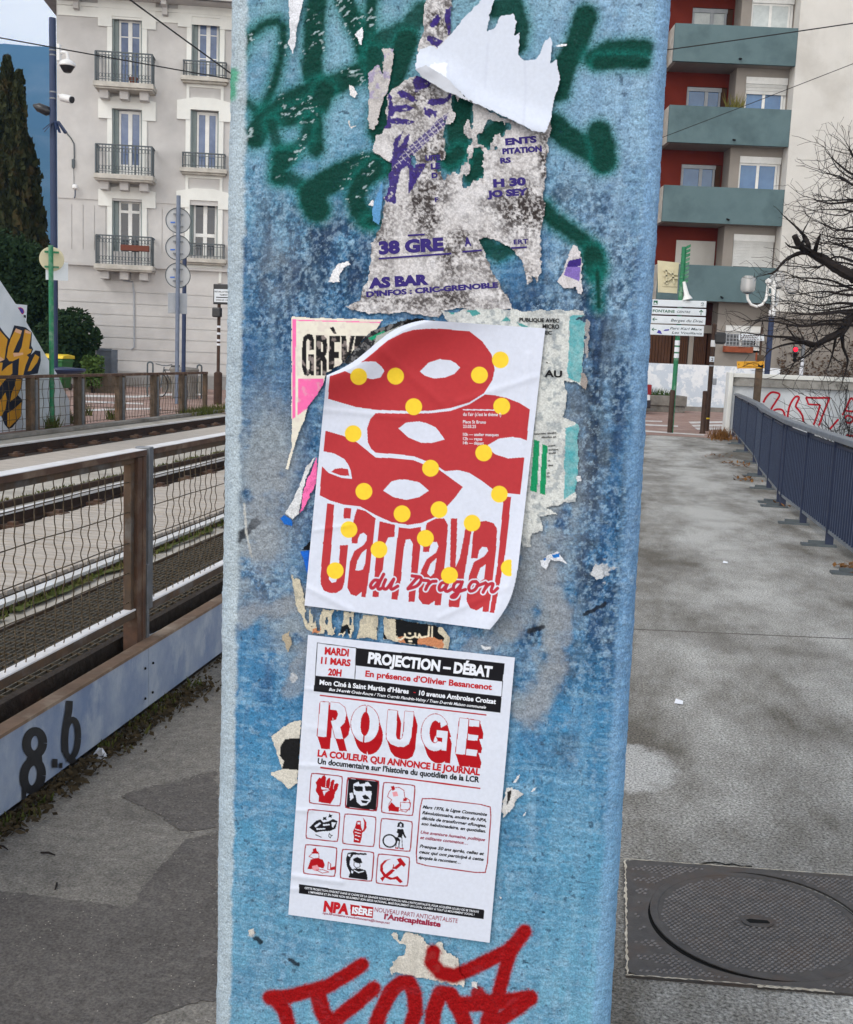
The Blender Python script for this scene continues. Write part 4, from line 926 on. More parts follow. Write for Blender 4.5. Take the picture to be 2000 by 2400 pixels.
for k in range(70): w0 = f.w(q0[0]+.2+rr.random()*(q1[0]-q0[0])*.55, -.15-rr.random()*.5, 0); tuft(s, w0[0], w0[1], zt-.12, .42, 3, rr, .05)
s.build('leaves', MAT['leaf_green'], pt)
# ---- parked white car, its tail shows right of the column
f = Frame(gd(1525, 960, 35), uR); ar = f.at(*c6(212, 1250))[0]; L0 = ar-4.1
ca = thing('parked_car', f.w(ar-2, -.9, 0), 'white parked car whose tail and red rear light show beside the blue column', 'car')
prof = [(0, .35), (.02, .7), (.25, .9), (1.1, 1.0), (1.75, 1.46), (3.1, 1.5), (3.72, 1.08), (3.98, .98), (4.08, .8), (4.1, .45), (4.02, .28), (.1, .25)]
s = MB(); s.prism([f.w(L0+a, 0, z) for a, z in prof], -f.n*1.7); s.build('body', MAT['car_white'], ca, bevel=.06)
s = MB(); s.prism([f.w(L0+a, .006, z) for a, z in ((1.25, 1.02), (1.8, 1.4), (2.3, 1.42), (2.3, 1.02))], -f.n*.003); s.prism([f.w(L0+a, .006, z) for a, z in ((2.38, 1.02), (2.38, 1.42), (3.05, 1.43), (3.5, 1.05))], -f.n*.003); s.build('side_window', MAT['car_dark'], ca)
s = MB(); s.prism([f.w(L0+a, -.15, z) for a, z in ((3.16, 1.5), (3.74, 1.11), (3.77, 1.13), (3.2, 1.52))], -f.n*1.4); s.build('rear_window', MAT['car_dark'], ca)
MB().box(L0+3.95, L0+4.12, -1.72, .01, .2, .46, f).build('bumper', MAT['car_dark'], ca, bevel=.03)
for d in ((-.3, .012), (-1.71, -1.4)): MB().box(L0+3.9, L0+4.115, d[0], d[1], .62, .95, f).build('tail_light', MAT['rear_light'], ca, bevel=.03)
for a in (.8, 3.3):
    for d in (-.0, -1.55):
        wo = MB().lathe(f.w(L0+a, d-.16, .31), [(.2, 0), (.31, .02), (.31, .16), (.2, .175)], 20, f.n).build('wheel', MAT['black_plastic'], ca); MB().lathe(f.w(L0+a, d+.016, .31), [(.19, 0), (.17, .01)], 16, f.n).build('rim', MAT['galv'], wo)
# ---- green direction post
q = gz(*c6(357, 1506)); YP = q[1]; YY = lambda x, y, dy=0: gy(*c6(x, y), YP+dy)
FP = Frame(q, (1, 0)); PA = lambda x, y, d=0: FP.at(*c6(x, y), d)
xg = float(np.mean([YY(470, 200)[0], YY(404, 900)[0], YY(440, 420)[0]]))
dp = thing('direction_post', (xg, YP, 0), 'green post carrying four white direction boards, beside the blue column', 'sign post')
MB().tube([(xg, YP, .0), (xg, YP, YY(465, 92)[2])], .055, 14).build('post', MAT['green_pole'], dp, smooth=True)
MB().tube([(q[0]+.0, YP-.02, 0), (q[0]+.0, YP-.02, YY(372, 1190)[2]), (q[0], YP-.02, YY(372, 1178)[2])], [.062, .062, .05], 12).build('sleeve', MAT['brown_pole'], dp, smooth=True)
for z0, z1 in ((795, 840), (846, 890), (895, 935)): MB().lathe((xg, YP, YY(400, z1)[2]), [(.056, 0), (.0575, .01), (.0575, YY(400, z0)[2]-YY(400, z1)[2]-.03), (.056, YY(400, z0)[2]-YY(400, z1)[2]-.02)], 14).build('sticker', MAT['paper_litter'], dp)
s = MB()
for k in range(9):
    z = YY(485, 110+k*33)[2]; s.prism([(xg+.045, YP-.05, z), (xg+.14, YP-.05, z+.05), (xg+.14, YP-.05, z+.11), (xg+.045, YP-.05, z+.07)], (0, .05, 0))
s.build('cap_fins', MAT['green_pole'], dp)
for yy in (155, 220, 300, 335, 440): z = YY(440, yy)[2]; MB().lathe((xg, YP, z), [(.056, 0), (.064, .005), (.064, .03), (.056, .035)], 14).build('clamp_ring', MAT['green_pole'], dp)
rows = [((222, 637), (495, 550), 0), ((216, 634), (556, 612), 0), ((212, 630), (618, 680), 0), ((207, 617), (685, 768), 0)]
boards = []
for (x0, x1), (y0, y1), _ in rows:
    xm = (x0+x1)/2; a0, a1 = PA(x0, (y0+y1)/2, .09)[0], PA(x1, (y0+y1)/2, .09)[0]; z1, z0 = PA(xm, y0+2, .09)[1], PA(xm, y1-2, .09)[1]
    bo = MB().box(a0, a1, .06, .09, z0, z1, FP).build('direction_board', MAT['sign_white'], dp, bevel=.012); boards.append((bo, a0, a1, z0, z1))
def btext(bi, txt, s0, s1, t0, t1, m_, bold=0., shear=0.):
    bo, a0, a1, z0, z1 = boards[bi]; w_, h_ = a1-a0, z1-z0; mb = MB()
    text_to(mb, txt, lambda s, t: FP.w(a0+w_*(s0+(s1-s0)*s), .0925, z0+h_*(t0+(t1-t0)*t)), bold, shear); return mb.build('lettering', MAT[m_], bo)
btext(1, 'FONTAINE', .03, .43, .32, .72, 'sign_green', .03); btext(1, 'CENTRE', .47, .72, .34, .66, 'sign_text', .012, .25)
btext(2, 'Berges du Drac', .37, .96, .30, .68, 'sign_text', .012, .25)
btext(3, 'Parc Karl Marx', .37, .97, .58, .82, 'sign_text', .012, .25); btext(3, 'Les Vouillants', .41, .97, .18, .42, 'sign_text', .012, .25)
def arrow(bi, cs, ct_, r, up):
    bo, a0, a1, z0, z1 = boards[bi]; ca_, cz_ = a0+(a1-a0)*cs, z0+(z1-z0)*ct_; s = MB()
    def P(x, y):
        if not up: x, y = -y, x
        return FP.w(ca_+x*r, .0925, cz_+y*r)
    s.add([P(*p) for p in ((-.14, -1), (.14, -1), (.14, .45), (.55, 0), (.75, .22), (0, 1), (-.75, .22), (-.55, 0), (-.14, .45))], [(0, 1, 2, 8), (2, 3, 4, 5), (2, 5, 8), (5, 6, 7, 8)]); s.build('arrow', MAT['sign_green'], bo)
h_ = boards[1][4]-boards[1][3]
arrow(1, .91, .5, h_*.4, True); arrow(2, .075, .52, h_*.36, False); arrow(3, .075, .52, h_*.36, False)
bo, a0, a1, z0, z1 = boards[0]; s = MB(); w_ = a1-a0; h0 = z1-z0
s.box(a0+w_*.03, a0+w_*.105, .09, .0925, z0+h0*.24, z0+h0*.84, FP); s.build('pictogram', MAT['sign_green'], bo)
s = MB(); s.prism([FP.w(a0+w_*x, .094, z0+h0*y) for x, y in ((.035, .3), (.06, .66), (.075, .48), (.1, .3))], -FP.n*.001); s.build('pictogram', MAT['sign_white'], bo)
s = MB(); s.tube([FP.w(a0+w_*x, .093, z0+h0*y) for x, y in ((.9, .6), (.92, .74), (.945, .72), (.945, .55), (.93, .45))], .006, 5); s.bar(FP.w(a0+w_*.9, .093, z0+h0*.3), FP.w(a0+w_*.95, .093, z0+h0*.3), .008); s.build('pictogram', MAT['sign_text'], bo)
bo, a0, a1, z0, z1 = boards[3]; s = MB(); w_ = a1-a0; h0 = z1-z0
s.prism([FP.w(a0+w_*x, .094, z0+h0*y) for x, y in ((.13, .2), (.2, .12), (.23, .1), (.2, .4), (.16, .5))], -FP.n*.001); s.prism([FP.w(a0+w_*x, .094, z0+h0*y) for x, y in ((.25, .4), (.35, .45), (.36, .6), (.28, .55))], -FP.n*.001); s.build('torn_sticker', MAT['sign_blue'], bo)
# back of a square sign on the left of the post
s = MB(); pts = [YY(x, y, .12) for x, y in ((265, 195), (428, 212), (414, 445), (268, 436))]; s.prism(pts, (0, .05, 0)); sb_ = s.build('sign_plate', MAT['sign_cream'], dp)
s = MB(); pts = [YY(x, y, .1) for x, y in ((300, 245), (422, 255), (416, 395), (300, 390))]; s.prism(pts, (0, .02, 0)); s.build('sign_frame', MAT['sign_cream'], sb_)
s = MB()
for q0, q1 in (((330, 265), (335, 375)), ((310, 270), (340, 275)), ((310, 310), (340, 312)), ((310, 355), (340, 358)), ((345, 280), (380, 300)), ((380, 300), (420, 300)), ((345, 345), (375, 325)), ((375, 325), (420, 330)), ((375, 265), (390, 370))): s.bar(YY(*q0, .06), YY(*q1, .06), .035, .03, up=(0, 1, 0))
s.build('sign_bracket', MAT['sign_cream'], sb_)
lh = thing('horn_lamp', YY(480, 480, -.05), 'small white horn shaped lamp on the green direction post', 'lamp')
MB().lathe(YY(492, 494, -.05), [(.11, 0), (.12, .01), (.06, .12), (.035, .42)], 14, YY(462, 340, -.05)-YY(492, 494, -.05)).build('horn', MAT['lamp_white'], lh, smooth=True)
MB().tube([YY(460, 350), YY(458, 430, -.03), YY(466, 492, -.03)], .014, 6).build('cable', MAT['cable'], lh)
# ---- brown posts and pedestrian signal
q = gz(*c6(605, 1511)); xt = q[0]
bo_ = thing('bollard', (q[0], q[1], 0), 'short brown metal bollard in front of the brown signal post', 'bollard'); Yb = q[1]
zt = gy(*c6(628, 1186), Yb)[2]; MB().lathe((q[0], q[1], 0), [(.075, 0), (.075, .02), (.062, .04), (.062, zt-.1), (.066, zt-.08), (.066, zt-.02), (.045, zt)], 14).build('post', MAT['brown_pole'], bo_, smooth=True)
q = gz(*c6(636, 1492)); Yq = q[1]; YB = lambda x, y, dy=0: gy(*c6(x, y), Yq+dy)
ps_ = thing('pedestrian_signal', (q[0], Yq, 0), 'slim brown post with a black signal box, right of the direction boards', 'signal')
zt = YB(686, 672)[2]; MB().lathe((q[0], Yq, 0), [(.058, 0), (.058, .9), (.056, .92), (.056, zt-.03), (.03, zt)], 14).build('post', MAT['brown_pole'], ps_, smooth=True)
a = YB(705, 830); b = YB(788, 742); s = MB().box(a[0]-.05, b[0], Yq-.06, Yq+.16, a[2], b[2]); s.build('signal_box', MAT['black_plastic'], ps_, bevel=.05)
MB().bar((q[0], Yq, (a[2]+b[2])/2), (a[0], Yq, (a[2]+b[2])/2), .06).build('arm', MAT['black_plastic'], ps_)
for z0, z1, m_ in ((800, 850, 'white_plastic'), (925, 965, 'sign_white'), (990, 1000, 'sign_grey')):
    za, zb = YB(670, z1)[2], YB(670, z0)[2]; MB().lathe((q[0], Yq, za), [(.057, 0), (.059, .005), (.059, zb-za-.005), (.057, zb-za)], 14).build('sticker', MAT[m_], ps_)
z = YB(660, 945)[2]; s = MB(); text_to(s, '2', lambda s_, t: (q[0]-.02+.045*s_, Yq-.0615, z-.04+.08*t), .02); s.build('lettering', MAT['gap_black'], ps_)
za = YB(690, 1140)[2]; MB().box(q[0]+.05, q[0]+.15, Yq-.05, Yq+.05, za, za+.16).build('push_button', MAT['sign_grey'], ps_, bevel=.01)
z = YB(640, 1400)[2]; MB().lathe((q[0], Yq, z), [(.059, 0), (.061, .005), (.061, .03), (.059, .035)], 14).build('band', MAT['bin_yellow'], ps_)
# ---- street lamp with globe lanterns
DL = 34; _ld = vplane(*c6(1092, 1100), DL); Ld = lambda x, y, dd=0: _ld(*c6(x, y), dd)
b0 = Ld(1092, 1100); b0[2] = 0
sl_ = thing('street_lamp', b0, 'street lamp with white curved arms and smoky glass lanterns, behind the bare tree', 'street lamp')
xt = b0[0]; ztop = Ld(1150, 400)[2]
MB().tube([b0, (b0[0], b0[1], Ld(1120, 600)[2])], .085, 12).build('post', MAT['navy_pole'], sl_, smooth=True)
MB().tube([(b0[0], b0[1], Ld(1120, 600)[2]), (b0[0], b0[1], Ld(1150, 350)[2])], .055, 12).build('upper_post', MAT['lamp_white'], sl_, smooth=True)
top_c = np.array([b0[0], b0[1], 0])
def lantern(x, y, dd, arm):
    c = Ld(x, y, dd); lt = MB().lathe(c-np.array([0, 0, .25]), [(.1, 0), (.18, .02), (.215, .07), (.225, .15), (.225, .38), (.2, .45), (.14, .47), (.13, .5), (.02, .51)], 20).build('lantern', MAT['globe'], sl_, smooth=True)
    MB().lathe(c-np.array([0, 0, .2]), [(.065, 0), (.065, .34), (.02, .35)], 12).build('lamp_tube', MAT['lamp_white'], lt); MB().lathe(c-np.array([0, 0, .3]), [(.04, 0), (.15, .035), (.15, .052)], 16).build('lantern_foot', MAT['iron'], lt)
    return c
lantern(953, 375, 0, 0); lantern(1175, 340, .5, 0); lantern(1290, 385, 3.5, 0)
zc = Ld(1105, 380)[2]
MB().tube([Ld(945, 440), Ld(950, 490), Ld(975, 530), Ld(1018, 546), Ld(1060, 530), Ld(1088, 490), Ld(1098, 430), Ld(1105, 370)], .042, 10).build('arm', MAT['lamp_white'], sl_, smooth=True)
MB().tube([Ld(1180, 430, .5), Ld(1178, 500, .4), Ld(1160, 545, .3), Ld(1145, 520, .1), Ld(1140, 440), Ld(1135, 380)], .04, 10).build('arm', MAT['lamp_white'], sl_, smooth=True)
for y in (395, 455): s = MB().bar(Ld(1095, y), np.array([b0[0], b0[1], Ld(1095, y)[2]]), .07); s.build('arm_bracket', MAT['lamp_white'], sl_)
MB().lathe(Ld(1105, 372), [(.05, 0), (.09, .03), (.09, .12), (.03, .16)], 12).build('finial', MAT['lamp_white'], sl_)
for y in (600,): z = Ld(1120, y)[2]; MB().lathe((b0[0], b0[1], z-.1), [(.09, 0), (.1, .02), (.1, .2), (.09, .22)], 12).build('collar', MAT['white_plastic'], sl_)
# ---- notice board near the window and small planter box on top
nb = thing('notice_board', Ld(935, 775, -1), 'white notice board with red lettering in front of the barred window', 'sign')
s = MB(); s.prism([Ld(*p, -1) for p in ((882, 752), (1075, 758), (1075, 806), (882, 800))], (0, .05, 0)); bd = s.build('board', MAT['sign_white'], nb); s = MB()
for k, (x0, x1) in enumerate(((895, 1050), (895, 1020), (900, 1060))):
    y = 765+k*14; xx = x0
    while xx < x1: s.bar(Ld(xx, y, -1.02), Ld(xx+10, y+.3, -1.02), .012, .02); xx += rr.choice((16, 17, 24))
s.build('lettering', MAT['dark_red'], bd)
s = MB().bar(Ld(1060, 700, -.9), np.array([Ld(1060, 700, -.9)[0], Ld(1060, 700, -.9)[1], 0]), .06); s.build('post', MAT['brown_pole'], nb)
# ---- yellow arrow board on a post
YS = 25.7; Sy = lambda x, y, dy=0: gy(*c6(x, y), YS+dy)
b0 = Sy(1030, 1100); ys_ = thing('arrow_sign', (b0[0], YS, -4.5), 'yellow direction board on a grey brown post before the graffiti wall', 'sign')
MB().box(b0[0]-.075, b0[0]+.075, YS-.075, YS+.075, -4.5, Sy(1030, 912)[2]).build('post', MAT['far_fence_wood'], ys_, bevel=.01)
s = MB(); s.prism([Sy(*p, -.1) for p in ((868, 962), (1077, 960), (1077, 1014), (870, 1016))], (0, .02, 0)); yb = s.build('board', MAT['sign_yellow'], ys_)
s = MB(); FY = Frame((0, YS-.1, 0), (1, 0)); a0, z0 = FY.at(*c6(870, 1012)); a1, z1 = FY.at(*c6(1077, 964)); w_, h_ = a1-a0, z1-z0
text_to(s, 'ITINERAIRE CONSEILLE', lambda u, t: (a0+w_*(.3+.5*u), YS-.105, z0+h_*(.6+.2*t))); text_to(s, 'vers Fontaine centre', lambda u, t: (a0+w_*(.2+.55*u), YS-.105, z0+h_*(.16+.2*t)))
s.add([(a0+w_*x, YS-.105, z0+h_*y) for x, y in ((.03, .5), (.06, .36), (.06, .64))], [(0, 1, 2)]); s.add([(a0+w_*x, YS-.106, z0+h_*y) for x, y in ((.76, .3), (.96, .12), (.98, .65), (.86, .45), (.78, .66))], [(0, 1, 2, 3, 4)])
s.build('lettering', MAT['gap_black'], yb)
MB().box(b0[0]-.1, b0[0]-.076, YS-.09, YS+.05, Sy(1010, 955)[2], Sy(1010, 895)[2]).build('side_plate', MAT['terracotta'], ys_)
# ---- traffic light showing red
_d36 = vplane(*c6(1355, 1050), 36); D36 = lambda x, y, dd=0: _d36(*c6(x, y), dd)
b0 = D36(1355, 1050); tl = thing('traffic_light', (b0[0], b0[1], 0), 'traffic light showing red behind the bare branches', 'traffic light')
MB().tube([(b0[0], b0[1], 0), (b0[0], b0[1], D36(1355, 830)[2])], .06, 10).build('post', MAT['galv'], tl)
for y in (930, 970, 1010, 1040): z = D36(1355, y)[2]; MB().lathe((b0[0], b0[1], z-.1), [(.062, 0), (.064, .12)], 10).build('sticker', MAT['paper_litter'], tl)
a, b = D36(1292, 915), D36(1330, 850); bo = MB().box(a[0], b[0], b0[1]-.15, b0[1]+.1, a[2]-.1, b[2]).build('signal_head', MAT['black_plastic'], tl, bevel=.04)
c = D36(1310, 872); c[1] = b0[1]-.15; MB().lathe(c, [(.075, 0), (.06, .02), (.02, .03)], 16, (0, -1, 0)).build('red_lens', MAT['signal_red'], tl)
for k in (1, 2): MB().lathe(c-np.array([0, 0, .17*k]), [(.07, 0), (.05, .015), (.02, .02)], 16, (0, -1, 0)).build('dark_lens', MAT['gap_black'], tl)
MB().bar((b[0]-.05, b0[1], c[2]), (b0[0], b0[1], c[2]), .05).build('bracket', MAT['black_plastic'], tl)
# ---- white wall with red graffiti
YW = 26.3; W_ = lambda x, y, dy=0: gy(*c6(x, y), YW+dy)
x0 = W_(790, 1300)[0]; ztp = W_(1300, 1068)[2]; zcap = W_(1300, 1168)[2]
wl = thing('graffiti_wall', (x0+3, YW, -4.5), 'white wall with dirty grey capping and large red 667 graffiti beside the railing', 'wall')
xe = W_(832, 1200)[0]
MB().box(x0+.02, 11, YW+.1, YW+.5, -4.5, zcap-.002).build('wall', MAT['buttress_white'], wl)
MB().box(xe+.001, 11, YW, YW+.6, zcap, ztp-.1).build('capping', MAT['wall_cap'], wl, bevel=.012); MB().box(xe+.001, 11, YW-.03, YW+.63, ztp-.099, ztp).build('capping_top', MAT['trim'], wl, bevel=.01)
MB().box(x0, xe, YW-.06, YW+.66, -.03, ztp+.01).build('end_pillar', MAT['trim'], wl, bevel=.02)
def ribbon(mb, pts, wd, fn, closed=False):
    P = [np.array(p, float) for p in pts]
    n = len(P); L_ = []; R2 = []
    for i in range(n):
        d = P[min(i+1, n-1)]-P[max(i-1, 0)]; d = d/(np.linalg.norm(d)+1e-9); nn = np.array([-d[1], d[0]])*wd/2
        L_.append(fn(*(P[i]+nn))); R2.append(fn(*(P[i]-nn)))
    mb.add(L_+R2, [(i, i+1, n+i+1, n+i) for i in range(n-1)])
def smooth(pts, k=6):
    P = [np.array(p, float) for p in pts]; P = [2*P[0]-P[1]]+P+[2*P[-1]-P[-2]]; o = []
    for i in range(1, len(P)-2):
        for j in range(k):
            t = j/k; o.append(.5*((2*P[i])+(-P[i-1]+P[i+1])*t+(2*P[i-1]-5*P[i]+4*P[i+1]-P[i+2])*t*t+(-P[i-1]+3*P[i]-3*P[i+1]+P[i+2])*t**3))
    return o+[P[-2]]
gw = lambda x, y: W_(x, y, .095)
s = MB()
for p, sm in (([(1068, 1275), (1090, 1235), (1125, 1200), (1160, 1198), (1192, 1215), (1165, 1265), (1130, 1320), (1128, 1345)], 1), ([(1130, 1345), (1175, 1325), (1220, 1340), (1240, 1420)], 1), ([(1250, 1400), (1265, 1310), (1295, 1250), (1320, 1228), (1340, 1240), (1315, 1300), (1340, 1335), (1365, 1375), (1372, 1420)], 1),
              ([(1390, 1236), (1480, 1240), (1575, 1238)], 0), ([(1572, 1238), (1535, 1330), (1490, 1450)], 0), ([(1392, 1236), (1412, 1288), (1500, 1292)], 0), ([(1500, 1292), (1475, 1380), (1450, 1445)], 0),
              ([(1670, 1370), (1700, 1310), (1725, 1255), (1745, 1245), (1790, 1320)], 1), ([(1680, 1335), (1740, 1342), (1800, 1340)], 0), ([(1685, 1400), (1705, 1375), (1740, 1385), (1750, 1410), (1720, 1430), (1690, 1415)], 1), ([(1575, 1475), (1605, 1440), (1640, 1400)], 1), ([(1700, 1520), (1740, 1528), (1800, 1520)], 1)):
    ribbon(s, smooth(p) if sm else p, 15, gw)
s.build('red_graffiti', MAT['tag_red'], wl)
# ---- hedge and hillside house behind the bare tree
hs_ = MB(); rr = random.Random(12)
def fnh(r): return (gd(r.uniform(1830, 2300), 800, 40)+np.array([0, r.uniform(0, 3), -gd(1900, 800, 40)[2]+abs(r.gauss(0, 1))*1.1+r.random()*1.2])), r.uniform(.5, 1.2)
leaf_cloud(hs_, 26000, fnh, .075, rr); tag(hs_.build('hedge', MAT['foliage_far']), 'bare brown hedge behind the graffiti wall', None, kind='stuff')
fh = Frame(gd(2010, 860, 52), uR); a0 = fh.at(1972, 800)[0]
hh = thing('distant_house', fh.w(a0+3, 0, 0), 'pale house with a barred window far right behind the bare tree', 'house'); z1 = fh.at(1985, 745)[1]
MB().box(a0-.6, a0+7, -6, 0, 0, z1+1.2, fh).build('wall', MAT['tower_white'], hh); MB().box(a0-1, a0+7.4, -6.4, .4, z1+1.2, z1+1.6, fh).build('roof', MAT['terracotta'], hh)
wo = MB().box(a0+.1, a0+1.6, 0, .05, z1-2.2, z1-.2, fh).build('window', MAT['window_blue'], hh); s = MB()
for k in range(6): s.box(a0+.1+.28*k, a0+.14+.28*k, .05, .08, z1-2.2, z1-.2, fh)
s.build('grille', MAT['white_frame'], wo)
# ---- navy railing
pts = [(2.03, -2.2+1.38*k) for k in range(12)]; pts = [p for p in pts if p[1] < 13]+[(2.05, 13.35), (2.14, 14.9), (2.24, 16.6), (2.45, 18.9), (2.6, 21.4), (2.73, 23.6), (2.86, 26.1)]
rl = thing('railing', (2.1, 10, 0), 'navy blue metal railing with flat bars and grey handrail along the walkway', 'railing')
HT = 1.0
for i, (x, y) in enumerate(pts):
    po = MB().box(x-.035, x+.035, y-.012, y+.012, .02, HT-.04).build('post', MAT['railing_navy'], rl)
    MB().box(x-.24, x+.06, y-.05, y+.05, 0, .02).box(x-.18, x-.03, y-.009, y+.009, .02, .05).build('foot', MAT['iron'], po)
    if i == len(pts)-1: break
    x2, y2 = pts[i+1]
    MB().bar((x, y, HT-.02), (x2, y2, HT-.02), .11, .05).build('handrail', MAT['railing_cap'], rl, bevel=.008)
    MB().bar((x, y, .14), (x2, y2, .14), .045, .03).build('bottom_rail', MAT['railing_cap'], rl); MB().bar((x, y, HT-.09), (x2, y2, HT-.09), .03, .03).build('upper_rail', MAT['railing_navy'], rl)
    s = MB(); n = int(math.hypot(x2-x, y2-y)/.095); d = Vector((x2-x, y2-y, 0)).normalized(); nn = Vector((-d.y, d.x, 0))
    for k in range(1, n):
        c = Vector((x, y, 0)).lerp(Vector((x2, y2, 0)), k/n); s.bar(c+Vector((0, 0, .155)), c+Vector((0, 0, HT-.1)), .045, .012, up=d)
    bp_ = s.build('bar_panel', MAT['railing_navy'], rl); s = MB()
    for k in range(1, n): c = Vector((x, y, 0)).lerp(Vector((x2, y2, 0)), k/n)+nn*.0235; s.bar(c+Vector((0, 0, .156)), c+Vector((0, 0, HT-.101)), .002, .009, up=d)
    s.build('painted_edge_light', MAT['railing_edge_lit'], bp_)  # pale strips paint the skylight caught on the bar edges
# leaves drifted against the railing feet
s = MB(); rr = random.Random(9)
for (cx, cy, n, sp) in ((1.95, 9.1, 30, .12), (1.95, 16.0, 40, .2), (2.1, 18.5, 60, .3), (2.4, 24.6, 40, .3), (2.0, 13.2, 20, .15), (1.95, 20, 30, .3)):
    for k in range(n):
        p = Vector((cx+rr.gauss(0, sp*.4)+.02, cy+rr.gauss(0, sp), rr.uniform(.006, .04))); a = Vector((rr.gauss(0, 1), rr.gauss(0, 1), rr.gauss(0, .35))).normalized(); b = a.cross(Vector((0, 0, 1))).normalized()*.018; a *= rr.uniform(.03, .055)
        s.add([p-a, p+b, p+a, p-b], [(0, 1, 2, 3)])
for k in range(60): tuft(s, 2.55+rr.gauss(0, .12), 25.2+rr.gauss(0, .25), 0, .3, 3, rr, .06)
tag(s.build('leaf_litter', MAT['dead_leaf']), 'dead leaves and dry weeds at the railing feet', None, kind='stuff')
# ---- bare tree
DT = 22.; cb_ = lambda x, y: (1700+x/3.683, 330+y/3.683)
rt = random.Random(21)
def limb3(pts, d0, wob):
    o = []; d = d0
    for x, y in pts: o.append(gd(*cb_(x, y), d)); d += rt.uniform(-wob, wob)
    return o
bt_ = thing('bare_tree', (gd(2180, 1000, DT)[0], gd(2180, 1000, DT)[1], -4.5), 'leafless tree with dark twisted limbs reaching in from the right edge', 'tree')
tr = MB(); tw_ = MB()
base = np.array(bt_.location); crown = gd(2190, 640, DT)
tr.tube([base, base+np.array([.1, 0, 2]), (base+crown)/2+np.array([.15, .1, 1.2]), crown, crown+np.array([.3, .2, 1.6])], [.34, .3, .27, .24, .12], 10)
nseg = [0]
def twig(p, d, ln, r, lv):
    if nseg[0] > 42000: return
    n = max(2, int(ln/.13)); P = [Vector(p)]; d = Vector(d).normalized()
    for i in range(n):
        d = (d+Vector((rt.gauss(0, .2), rt.gauss(0, .2), rt.gauss(0, .2)+.02))).normalized(); P.append(P[-1]+d*(ln/n)); nseg[0] += 1
        if lv > 0 and i > 0 and rt.random() < .62:
            sd = (d+Vector((rt.gauss(0, .7), rt.gauss(0, .7), rt.gauss(0, .7)))).normalized(); twig(P[-1], sd, ln*rt.uniform(.35, .65), r*.6, lv-1)
    tw_.tube([tuple(q) for q in P], list(np.linspace(r, max(.0035, r*.35), len(P))), 4, False)
def limb(pts, r0, r1, sp=.16, ln=.7, lv=2, wob=.25, d0=DT, n=7):
    P = smooth(limb3(pts, d0, wob), 4); tr.tube(P, [a*rt.uniform(.9, 1.12) for a in np.linspace(r0, r1, len(P))], n)
    acc = 0
    for i in range(1, len(P)):
        seg = P[i]-P[i-1]; acc += np.linalg.norm(seg)
        while acc > sp:
            acc -= sp; d = Vector(seg).normalized(); sd = (d*.7+Vector((rt.gauss(0, .8), rt.gauss(0, .8), rt.gauss(0, .8)))).normalized()
            twig(P[i], sd, ln*rt.uniform(.5, 1.2), max(.006, min(.016, r1*.6)), lv)
    twig(P[-1], Vector(P[-1]-P[-2]), ln, r1, lv); return P
tr.tube([crown]+[gd(*cb_(1090, 1165), DT)], [.2, .15], 8)
limb([(1280, 1240), (1090, 1165), (950, 1090), (860, 1030), (780, 990), (715, 950)], .13, .075, .15, .6)
limb([(715, 950), (720, 900), (690, 830), (650, 780), (600, 730), (510, 650)], .06, .01, .25, .35, 1)
limb([(725, 940), (650, 910), (600, 820)], .08, .06, 3, .02, 0); limb([(775, 960), (790, 900), (812, 830)], .05, .03, 3, .1, 0)
limb([(700, 955), (600, 985), (510, 1040), (430, 1130), (365, 1150)], .05, .012, .22, .4, 1)
limb([(700, 880), (670, 800), (725, 690)], .03, .008, .25, .3, 1)
limb([(1280, 1400), (1105, 1500), (1010, 1640), (880, 1710), (780, 1760), (690, 1740)], .10, .05, .13, .6)
limb([(690, 1740), (600, 1700), (450, 1690), (300, 1675), (80, 1640)], .035, .006, .22, .45, 2)
limb([(700, 1745), (560, 1750), (400, 1800), (330, 1880)], .03, .006, .25, .5, 2)
limb([(1010, 1640), (1020, 1780), (1060, 1900), (1020, 2060)], .045, .01, .25, .5, 2)
limb([(960, 1680), (925, 1850), (870, 2000)], .03, .008, .25, .4, 2)
limb([(800, 1750), (740, 1830), (640, 1890), (520, 1960)], .03, .006, .25, .5, 2)
for p in ([(1250, 300), (1105, 290), (980, 200), (880, 100)], [(1250, 420), (1105, 380), (1000, 310), (840, 275)], [(1250, 500), (1105, 520), (900, 540), (735, 490)], [(1250, 620), (1105, 610), (1000, 590), (810, 595)],
          [(1250, 260), (1140, 180), (1075, 60)], [(1280, 800), (1105, 780), (950, 760), (800, 700)], [(1280, 900), (1105, 850), (960, 840), (810, 800)], [(1280, 980), (1105, 930), (980, 900), (820, 880)],
          [(1280, 1300), (1105, 1280), (900, 1200), (640, 1180), (540, 1160)], [(1280, 1330), (1050, 1330), (850, 1300), (600, 1330)], [(1280, 1420), (1000, 1400), (800, 1420), (560, 1380)], [(1280, 1100), (1105, 1040), (950, 1000), (800, 1090), (560, 1080)],
          [(1280, 1500), (1000, 1480), (760, 1500), (480, 1480)], [(1200, 1600), (900, 1580), (650, 1600), (420, 1560), (230, 1550)]):
    limb(p, .034, .007, .085, .55, 2, .35)
    limb([(a_+rt.uniform(-40, 40), b_+rt.uniform(-55, 55)) for a_, b_ in p], .024, .006, .1, .5, 2, .5)
tr.build('trunk', MAT['bark'], bt_, smooth=True); tw_.build('twigs', MAT['bark'], bt_)
